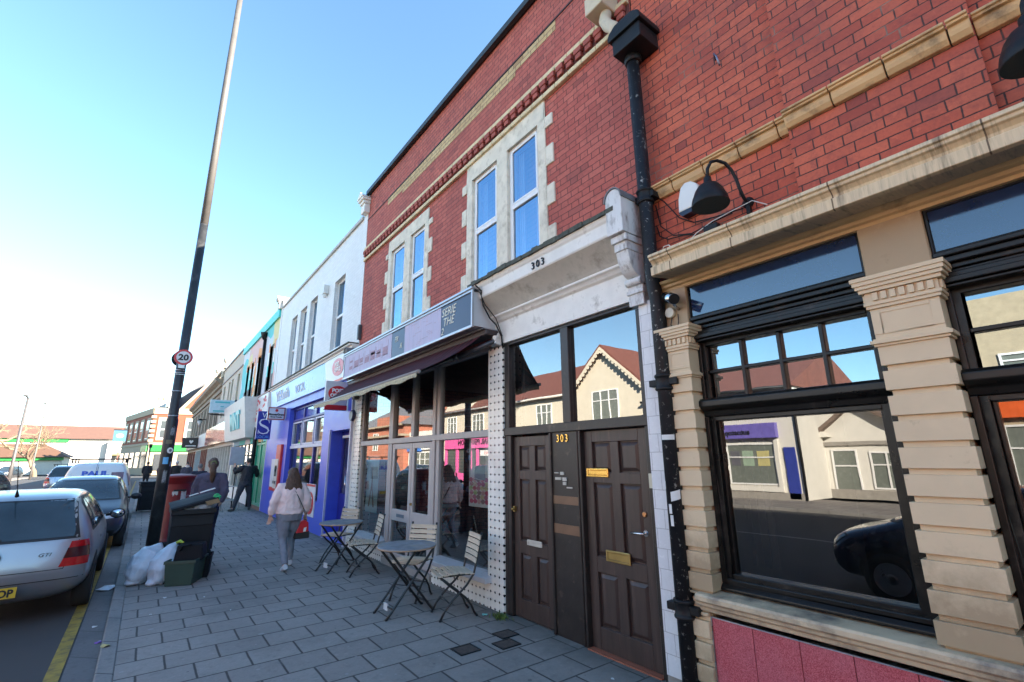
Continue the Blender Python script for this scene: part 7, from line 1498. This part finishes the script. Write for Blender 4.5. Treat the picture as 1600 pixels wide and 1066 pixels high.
decal(T, [(.18, 1.08), (.46, 1.08), (.46, 1.46), (.18, 1.46)], lambda a, b: (.5, a, b), (-1, 0, 0), M('van_poster', (.20, .13, .17)), 'poster_print', t_, .005)
m = MB()
for yy in (.35, 1.2, 2.1): m.bar((-.70, yy, 1.90), (.74, yy, 1.90), .04, .035); m.box(-.66, -.62, yy - .02, yy + .02, 1.78, 1.9); m.box(.62, .66, yy - .02, yy + .02, 1.78, 1.9)
m.bar((-.7, .2, 1.92), (-.7, 2.3, 1.92), .03, .03); m.bar((.72, .2, 1.92), (.72, 2.3, 1.92), .03, .03); o_ = m.build('roof_rack', IRON, None); o_.parent = t_
m = MB(); m.box(-.26, .26, -.06, -.04, .42, .53); o_ = m.build('number_plate', M('yellow_plate', (.62, .42, .03)), None); o_.parent = t_
t_.location = (-1.10, 19.6, -.1)
# ================================================================== people
SKIN = M('skin', (.52, .30, .22), .55, var=.06)
def hand(sh, wrist, d, up, s=1.0, curl=.5, thumb=1):
    """palm, five bent fingers and a side thumb, appended to a list of blob shapes"""
    d = Vector(d).normalized(); u = Vector(up); u = (u - d * u.dot(d)).normalized(); w_ = d.cross(u)
    W = Vector(wrist)
    sh.append(('t', [W - d * .02, W + d * .03 * s, W + d * .085 * s], [(.020 * s, .026 * s), (.016 * s, .037 * s), (.014 * s, .040 * s)], tuple(u)))
    for i, (off, L_) in enumerate(((-.030, .060), (-.010, .072), (.010, .068), (.030, .052))):
        b = W + d * .08 * s + w_ * off * s; c = curl * (1 + .12 * i); p1 = b + (d * math.cos(c * .5) - u * math.sin(c * .5)) * L_ * .5 * s; p2 = p1 + (d * math.cos(c * 1.3) - u * math.sin(c * 1.3)) * L_ * .5 * s
        sh.append(('t', [b, p1, p2], [.0095 * s, .009 * s, .007 * s]))
    b = W + d * .025 * s + w_ * .034 * s * -thumb; p1 = b + (d * .6 - w_ * thumb * .7 - u * .2).normalized() * .035 * s; p2 = p1 + (d * .9 - w_ * thumb * .2 - u * .35).normalized() * .032 * s
    sh.append(('t', [b, p1, p2], [.012 * s, .011 * s, .008 * s]))
def person(label, loc, heading, H, J, mats, girth=1.0, vox=.011, hair=None, group=None, fine=True):
    """J: joint positions in the person's own frame (x right, y forward, z up) for a 1.65 m body"""
    x, y, z = loc; k = H / 1.65; RZ = Matrix.Rotation(heading, 4, 'Z'); B = Matrix.Translation(loc) @ RZ @ Matrix.Scale(k, 4)
    t_ = thing('person', label, 'person', loc, group)
    P = lambda p: tuple(B @ Vector(p)); D = lambda v: (RZ.to_3x3() @ Vector(v)).normalized(); X = tuple(D((1, 0, 0)))
    g = girth; hc = Vector(J.get('head', (0, .02, 1.535))); nk = Vector((0, -.005, 1.40)); rot3 = RZ.to_3x3() @ Matrix.Rotation(J.get('turn', 0), 3, 'Z')
    def PT(pts): return [P(p) for p in pts]
    def RR(l): return [(a * k if not isinstance(a, tuple) else (a[0] * k, a[1] * k)) for a in l]
    tx = Vector(J.get('lean', (0, 0, 0)))
    torso = [(0, 0, .80), (0, 0, .90), (0, -.01, 1.02), (0, 0, 1.16), (0, .0, 1.28), (0, -.01, 1.36), (0, -.01, 1.41)]
    torso = [tuple(Vector(p) + tx * max(0, (p[2] - .85) / .55)) for p in torso]; hc = hc + tx; 
    tr = [(.15 * g, .105 * g), (.165 * g, .125 * g), (.15 * g, .115 * g), (.16 * g, .12 * g), (.165 * g, .115 * g), (.12 * g, .085 * g), (.055, .055)]
    def arm(s): return [Vector(q) for q in J['arm_r' if s > 0 else 'arm_l']]
    def leg(s): return [Vector(q) for q in J['leg_r' if s > 0 else 'leg_l']]
    # ---- skin: one continuous surface
    sh = [('t', PT(torso), RR([(a * .90, b * .90) for a, b in tr]), X), ('t', PT([torso[-2], tuple(hc + Vector((0, -.015, -.06)))]), RR([.055, .05]))]
    sh += [('e', P(tuple(hc)), (.073 * k, .092 * k, .112 * k), rot3), ('e', P(tuple(hc + Vector((0, .035, -.06)))), (.05 * k, .05 * k, .055 * k), rot3)]
    fw = rot3 @ Vector((0, 1, 0)); rt = rot3 @ Vector((1, 0, 0)); hw = Vector(P(tuple(hc)))
    sh += [('e', tuple(hw + fw * .098 * k + Vector((0, 0, -.018 * k))), (.013 * k, .02 * k, .022 * k), rot3), ('e', tuple(hw + fw * .084 * k + Vector((0, 0, -.062 * k))), (.024 * k, .012 * k, .010 * k), rot3), ('e', tuple(hw + fw * .08 * k + Vector((0, 0, .022 * k))), (.055 * k, .014 * k, .010 * k), rot3)]
    for s in (-1, 1): sh.append(('e', tuple(hw + rt * s * .074 * k + Vector((0, 0, -.01 * k))), (.012 * k, .022 * k, .032 * k), rot3))
    for s in (-1, 1):
        a = arm(s); a = [a[0] + tx, a[1] + (tx if J.get('armlean', 1) else Vector()), a[2] + (tx if J.get('armlean', 1) else Vector())]; l = leg(s)
        sh.append(('t', PT([a[0], (a[0] + a[1]) / 2, a[1], (a[1] + a[2]) / 2, a[2]]), RR([.05, .045, .036, .034, .025])))
        hd = J.get('hand_r' if s > 0 else 'hand_l', None) or (a[2] - a[1]); hl = []
        hand(hl, P(tuple(a[2])), D(hd), D((-s * .5, .6, .2)) if True else None, k, J.get('curl', .6), s); sh += hl
        sh.append(('t', PT([l[0], (l[0] + l[1]) / 2, l[1], l[1] * .6 + l[2] * .4, l[2]]), RR([.085 * g, .07 * g, .052, .052, .036])))
        fd = Vector(J.get('foot_r' if s > 0 else 'foot_l', (0, 1, 0))).normalized(); sh.append(('t', PT([l[2] + Vector((0, 0, -.02)) - fd * .04, l[2] + fd * .06 + Vector((0, 0, -.045)), l[2] + fd * .15 + Vector((0, 0, -.065))]), RR([.034, .034, .024])))
    body = blob('body', sh, SKIN, t_, vox * .8 if fine else vox, 2)
    e = MB()
    if fine:
        for s in (-1, 1): oval(e, tuple(hw + fw * .088 * k + rt * s * .03 * k + Vector((0, 0, .004 * k))), tuple(rt), (0, 0, 1), .012 * k, .006 * k, -.006)
        ey = e.build('eyes', M('eye_dark', (.03, .02, .02), .3), None); ey.parent = t_; ey.location = ey.location - t_.location
    # ---- top
    sh = [('t', PT([tuple(Vector(p)) for p in torso[(J.get('hem', 1)):6]] + [tuple(Vector(torso[5]) + Vector((0, 0, .03)))]), RR([(a * 1.06 + .012, b * 1.06 + .016) for a, b in tr[J.get('hem', 1):6]] + [(.075, .072)]), X)]
    for s in (-1, 1):
        a = arm(s); a = [a[0] + tx, a[1] + (tx if J.get('armlean', 1) else Vector()), a[2] + (tx if J.get('armlean', 1) else Vector())]; c = a[1] * .12 + a[2] * .88
        f = J.get('sleeve', 1.0); sh.append(('t', PT([Vector((s * .06, -.01, 1.33)) + tx, a[0], (a[0] + a[1]) / 2, a[1], (a[1] + a[2]) / 2, c]), RR([.075, .078 * f, .072 * f, .062 * f, .056 * f, .040 * f])))
    top = blob('top', sh, mats['top'], t_, vox, 3, .016 * k, 8, len(label))
    # ---- trousers
    sh = [('t', PT([(0, 0, .78), (0, -.005, .86), (0, 0, .95), (0, 0, .99)]), RR([(.15 * g, .12 * g), (.172 * g, .135 * g), (.165 * g, .125 * g), (.158 * g, .12 * g)]), X)]
    for s in (-1, 1):
        l = leg(s); f = J.get('leg_fit', 1.0); sh.append(('t', PT([l[0] + Vector((0, 0, .04)), (l[0] + l[1]) / 2, l[1], l[1] * .55 + l[2] * .45, l[2] + Vector((0, 0, .01))]), RR([.098 * g, .085 * g * f, .066 * f, .060 * f, .052 * f])))
    blob('trousers', sh, mats['trousers'], t_, vox, 3, .013 * k, 9, len(label) + 3)
    for s in (-1, 1):
        l = leg(s); fd = Vector(J.get('foot_r' if s > 0 else 'foot_l', (0, 1, 0))).normalized()
        sh = [('t', PT([l[2] + Vector((0, 0, -.025)) - fd * .05, l[2] + fd * .05 + Vector((0, 0, -.045)), l[2] + fd * .17 + Vector((0, 0, -.062))]), RR([(.048, .042), (.046, .042), (.032, .038)]), (0, 0, 1))]
        blob('shoe', sh, mats['shoe'], t_, vox * .8, 2)
    # ---- hair
    if hair:
        sh = []
        for it in hair['shapes'](hc): sh.append(('e', P(it[1]), tuple(q * k for q in it[2]), rot3) if it[0] == 'e' else ('t', PT(it[1]), RR(it[2])) if len(it) < 4 else ('t', PT(it[1]), RR(it[2]), X))
        blob('hair', sh, hair['mat'], t_, vox * .8, 2, .012 * k, 14, 2)
    return t_
HB = M('brown_hair', (.075, .036, .02), .55, var=.4, vs=30, bump=.5, bs=60, stretch=(5, 5, .4)); HD = M('dark_hair', (.025, .017, .012), .55, var=.3, vs=30)
def long_hair(hc):
    return [('e', tuple(hc + Vector((0, -.012, .03))), (.088, .104, .098)), ('t', [tuple(hc + Vector((0, -.05, .02))), tuple(hc + Vector((0, -.085, -.09))), tuple(hc + Vector((.0, -.125, -.22))), tuple(hc + Vector((.01, -.135, -.32))), tuple(hc + Vector((.02, -.13, -.38)))], [(.095, .07), (.125, .065), (.145, .055), (.125, .04), (.06, .02)], 1)]
def pony(hc): return [('e', tuple(hc + Vector((0, -.008, .022))), (.084, .102, .102)), ('t', [tuple(hc + Vector((0, -.095, .03))), tuple(hc + Vector((0, -.15, .0))), tuple(hc + Vector((.005, -.165, -.12))), tuple(hc + Vector((.01, -.15, -.26))), tuple(hc + Vector((.01, -.14, -.33)))], [.03, .045, .052, .04, .012])]
def short_hair(hc): return [('e', tuple(hc + Vector((0, -.010, .025))), (.080, .098, .096))]
walk = dict(arm_r=[(.175, 0, 1.32), (.265, -.06, 1.07), (.275, .03, .86)], arm_l=[(-.175, 0, 1.32), (-.285, -.05, 1.08), (-.30, .0, .86)], leg_r=[(.085, 0, .84), (.10, .16, .47), (.115, .20, .09)], leg_l=[(-.085, 0, .84), (-.075, -.02, .47), (-.06, -.27, .10)], foot_l=(0, 1, -.2), sleeve=1.18)
PINK = M('pale_pink_knit', (.80, .62, .60), .9, var=.06, vs=10, bump=.5, bs=120); JEAN = M('grey_blue_denim', (.20, .21, .25), .85, var=.15, vs=8, bump=.3, bs=150)
W1P = person('woman in pale pink jumper and grey jeans walking away past the cafe', (2.05, 8.85, 0), 0, 1.575, walk, dict(top=PINK, trousers=JEAN, shoe=M('pale_trainer', (.50, .52, .56), .6)), 1.30, .011, dict(shapes=long_hair, mat=HB))
m = MB(); pts = [(2.00, 8.78, 1.36), (2.07, 8.705, 1.22), (2.15, 8.68, 1.06), (2.24, 8.72, .90), (2.26, 8.78, .84)]; m.tube(pts, [(.004, .011)] * 5, 8); o = m.build('shoulder_strap', M('black_strap', (.015, .015, .016), .6), W1P)
t_ = thing('carrier_bag', 'red and black carrier bag hanging from the hand of the woman in pink', 'bag', (2.30, 8.86, .45))
hx, hy, hz = 2.315, 8.88, .735
m = MB(); m.prism([(-.10, .0), (.12, .0), (.10, .20), (.03, .25), (-.05, .22)], lambda a, b, d: (hx - .05 + a, hy + d, .48 + b), -.04, .04); m.build('bag_body', M('red_bag', (.55, .015, .025), .35, var=.15, vs=12, bump=.4, bs=20), t_, bevel=.015, seg=2)
m = MB(); m.prism([(-.11, -.05), (.13, -.05), (.12, .07), (-.10, .05)], lambda a, b, d: (hx - .05 + a, hy + d, .48 + b), -.043, .043); m.build('black_base', M('black_bag', (.014, .012, .014), .4), t_, bevel=.012); m = MB(); m.tube([(hx - .06, hy, .70), (hx - .01, hy, hz), (hx + .03, hy, .71)], .006, 6); m.build('handle', M('black_bag', (.014, .012, .014)), t_)
m = MB(); m.prism([(.02, .06), (.06, .06), (.07, .13), (.03, .12)], lambda a, b, d: (hx - .05 + a, hy + d, .48 + b), -.046, -.040); m.build('white_print', LETTER_W, t_)
w2 = dict(arm_r=[(.165, 0, 1.31), (.225, -.08, 1.07), (.18, -.06, .85)], hand_r=(-.4, .5, -.6), arm_l=[(-.165, 0, 1.31), (-.215, .06, 1.06), (-.15, .22, .92)], hand_l=(.2, .8, -.2), leg_r=[(.085, 0, .84), (.09, .05, .47), (.10, .0, .09)], leg_l=[(-.085, 0, .84), (-.09, .14, .48), (-.08, .22, .09)], hem=0, sleeve=1.15)
W2P = person('woman with brown ponytail in a grey purple fleece walking away behind the overfull bin', (1.08, 11.0, 0), R(-4), 1.76, w2, dict(top=M('grey_purple_fleece', (.085, .074, .115), .95, var=.12, vs=9, bump=.4, bs=90), trousers=M('navy_trousers', (.018, .02, .045), .85), shoe=IRON), 1.06, .012, dict(shapes=pony, mat=HB))
hh = Matrix.Translation((1.08, 11.0, 0)) @ Matrix.Rotation(R(-4), 4, 'Z') @ Matrix.Scale(1.76 / 1.65, 4) @ Vector((0, -.095, 1.555)); m = MB(); n_ = 16
m.tube([tuple(hh + Vector((.042 * math.cos(2 * PI * i / n_), 0.0, .042 * math.sin(2 * PI * i / n_)))) for i in range(n_ + 1)], .014, 8); m.build('scrunchie', M('olive_green', (.16, .19, .07), .8), W2P)
mn = dict(arm_r=[(.19, .0, 1.33), (.30, .06, 1.12), (.34, .26, 1.06)], hand_r=(.1, 1, 0), arm_l=[(-.19, .0, 1.33), (-.38, .06, 1.20), (-.36, .22, 1.36)], hand_l=(.1, .5, .9), leg_r=[(.09, 0, .84), (.16, .03, .47), (.20, .02, .09)], leg_l=[(-.09, 0, .84), (-.19, -.01, .47), (-.31, -.08, .09)], foot_l=(-.5, 1, 0), foot_r=(.3, 1, 0), sleeve=1.2, lean=(.06, .05, 0), leg_fit=1.15)
MNP = person('man in black jacket standing legs apart at the green shop door', (3.0, 19.75, 0), R(8), 1.80, mn, dict(top=M('black_jacket', (.012, .012, .015), .7, bump=.3), trousers=M('charcoal_trousers', (.035, .036, .042), .85), shoe=M('dark_shoe', (.03, .028, .028), .6)), 1.08, .013, dict(shapes=short_hair, mat=HD))
stand = dict(arm_r=[(.175, 0, 1.32), (.23, -.03, 1.07), (.22, .06, .86)], arm_l=[(-.175, 0, 1.32), (-.23, .03, 1.07), (-.20, .14, .88)], leg_r=[(.085, 0, .84), (.09, .05, .47), (.09, .02, .09)], leg_l=[(-.085, 0, .84), (-.09, .08, .47), (-.09, .06, .09)], sleeve=1.15)
for k_, (lab, x, y, hd, H, c, tr_, hr) in enumerate([('person in dark clothes far down the pavement, leftmost of the distant walkers', .25, 42, 0, 1.72, (.02, .02, .025), (.02, .02, .025), HD),
    ('person in navy with a pale bag far down the pavement left of the lamp post', 1.05, 40, .3, 1.70, (.03, .035, .06), (.05, .05, .06), HB), ('person in black with a white hat seen over the pillar box', 1.62, 36, 0, 1.74, (.015, .015, .018), (.02, .02, .022), M('white_hat', (.62, .62, .62), .8)),
    ('person with a white scarf facing the camera over the pillar box', 2.05, 34, PI, 1.66, (.06, .06, .09), (.02, .02, .03), HD), ('person in a dark navy coat just left of the woman with the ponytail', 1.66, 21, .1, 1.62, (.02, .022, .04), (.03, .03, .035), M('grey_hair', (.18, .16, .15), .7))]):
    pp = person(lab, (x, y, 0), hd, H, stand, dict(top=M('far_coat_%s' % ('black', 'navy', 'jet', 'slate', 'ink')[k_], c, .85), trousers=M('far_trousers_%s' % ('black', 'grey', 'jet', 'navy', 'slate')[k_], tr_, .85), shoe=IRON), 1.05, .02, dict(shapes=short_hair, mat=hr), fine=False)
    if k_ == 3: blob('scarf', [('e', (x, y - .06, 1.42), (.12, .10, .07))], M('white_scarf', (.66, .64, .64), .9), pp, .02, 2)
person('person in dark clothes by the road, mirrored in the big black framed window', (-3.1, 2.25, -.1), -1.2, 1.74, stand, dict(top=M('black_jacket', (.012, .012, .015)), trousers=M('charcoal_trousers', (.035, .036, .042)), shoe=IRON), 1.1, .02, dict(shapes=short_hair, mat=HD), fine=False)
# trestle beside the man and grey panel on the shop front
t_ = thing('trestle', 'pale grey folding trestle standing beside the man in black', 'trestle', (2.62, 20.2, 0)); GPL = M('pale_grey_metal', (.42, .42, .42), .5, var=.1)
m = MB(); m.box(2.35, 2.95, 20.1, 20.35, .80, .83); m.build('top', GPL, t_)
for sx in (2.40, 2.88):
    for sy in (-1, 1): m = MB(); m.tube([(sx, 20.22 + sy * .05, .80), (sx, 20.22 + sy * .30, 0)], .018, 8); m.build('leg', GPL, t_)
m = MB(); m.tube([(2.40, 20.0, .35), (2.88, 20.0, .35)], .012, 6); m.tube([(2.40, 20.44, .35), (2.88, 20.44, .35)], .012, 6); m.build('brace', GPL, t_)
m = MB(); m.box(2.55, 3.05, 20.95, 21.0, 1.55, 2.22); o = m.build('notice_board', M('lilac_grey_board', (.36, .36, .42), .6), bevel=.03, seg=2); tag(o, 'lilac grey rectangular board standing out from the shop front beside the man in black', 'board')
k = MB(); k.tube([(2.8, 20.97, 1.9), (F, 21.2, 1.9)], .015, 6); k.tube([(2.8, 20.99, 0), (2.8, 20.99, 1.6)], .02, 6); b_ = k.build('post', IRON); b_.parent = o; b_.location = b_.location - o.location
# ================================================================== far-apart pieces of one mesh become parts of their own
def split_far(o, gap):
    me = o.data; n = len(me.vertices); pr = list(range(n))
    def fd(i):
        while pr[i] != i: pr[i] = pr[pr[i]]; i = pr[i]
        return i
    for e in me.edges:
        a, b = fd(e.vertices[0]), fd(e.vertices[1])
        if a != b: pr[a] = b
    isl = {}
    for i in range(n): isl.setdefault(fd(i), []).append(i)
    keys = list(isl); bb = {}
    for k in keys:
        c = [me.vertices[i].co for i in isl[k]]; bb[k] = [min(p[q] for p in c) - gap / 2 for q in range(3)] + [max(p[q] for p in c) + gap / 2 for q in range(3)]
    par = {k: k for k in keys}
    def f2(k):
        while par[k] != k: k = par[k]
        return k
    for i, a in enumerate(keys):
        for b in keys[i + 1:]:
            A, B_ = bb[a], bb[b]
            if all(A[q] <= B_[q + 3] and B_[q] <= A[q + 3] for q in range(3)):
                x, y = f2(a), f2(b)
                if x != y: par[x] = y
    grp = {}
    for k in keys: grp.setdefault(f2(k), set()).update(isl[k])
    if len(grp) < 2: return
    for gi, vs in enumerate(list(grp.values())):
        bm = bmesh.new(); bm.from_mesh(me); bm.verts.ensure_lookup_table(); bmesh.ops.delete(bm, geom=[v for v in bm.verts if v.index not in vs], context='VERTS')
        m2 = bpy.data.meshes.new(me.name); bm.to_mesh(m2); bm.free()
        for mt in me.materials: m2.materials.append(mt)
        c = o.copy(); c.data = m2; COL.objects.link(c)
        cen = sum((v.co for v in m2.vertices), Vector()) / len(m2.vertices)
        for v in m2.vertices: v.co -= cen
        c.location = o.location + cen
        if gi == 0:
            for ch in list(o.children): ch.parent = c; ch.location = ch.location - cen
    bpy.data.objects.remove(o)
SPLIT = ('tiled_pier', 'string_course', 'frieze_block', 'stall_riser', 'window_sill', 'collar', 'wall', 'trim', 'shop_surround', 'brown_tape', 'door_bells', 'cornice_joint', 'party_pier', 'string_joint', 'cornice', 'curtain', 'display_stand', 'roof_rack', 'end_bracket', 'band', 'lavender_backing', 'metal_edging', 'sticker_remnants', 'crossbar', 'frame', 'print', 'cafe_room', 'shop_pane', 'quoin', 'letter_ghosts')
for o in [o for o in bpy.data.objects if o.type == 'MESH' and o.parent and o.name.split('.')[0] in SPLIT and len(o.data.vertices) < 4000]: split_far(o, .09 if not o.name.startswith(('curtain', 'brown_tape')) else .02 if o.name.startswith('brown') else .12)
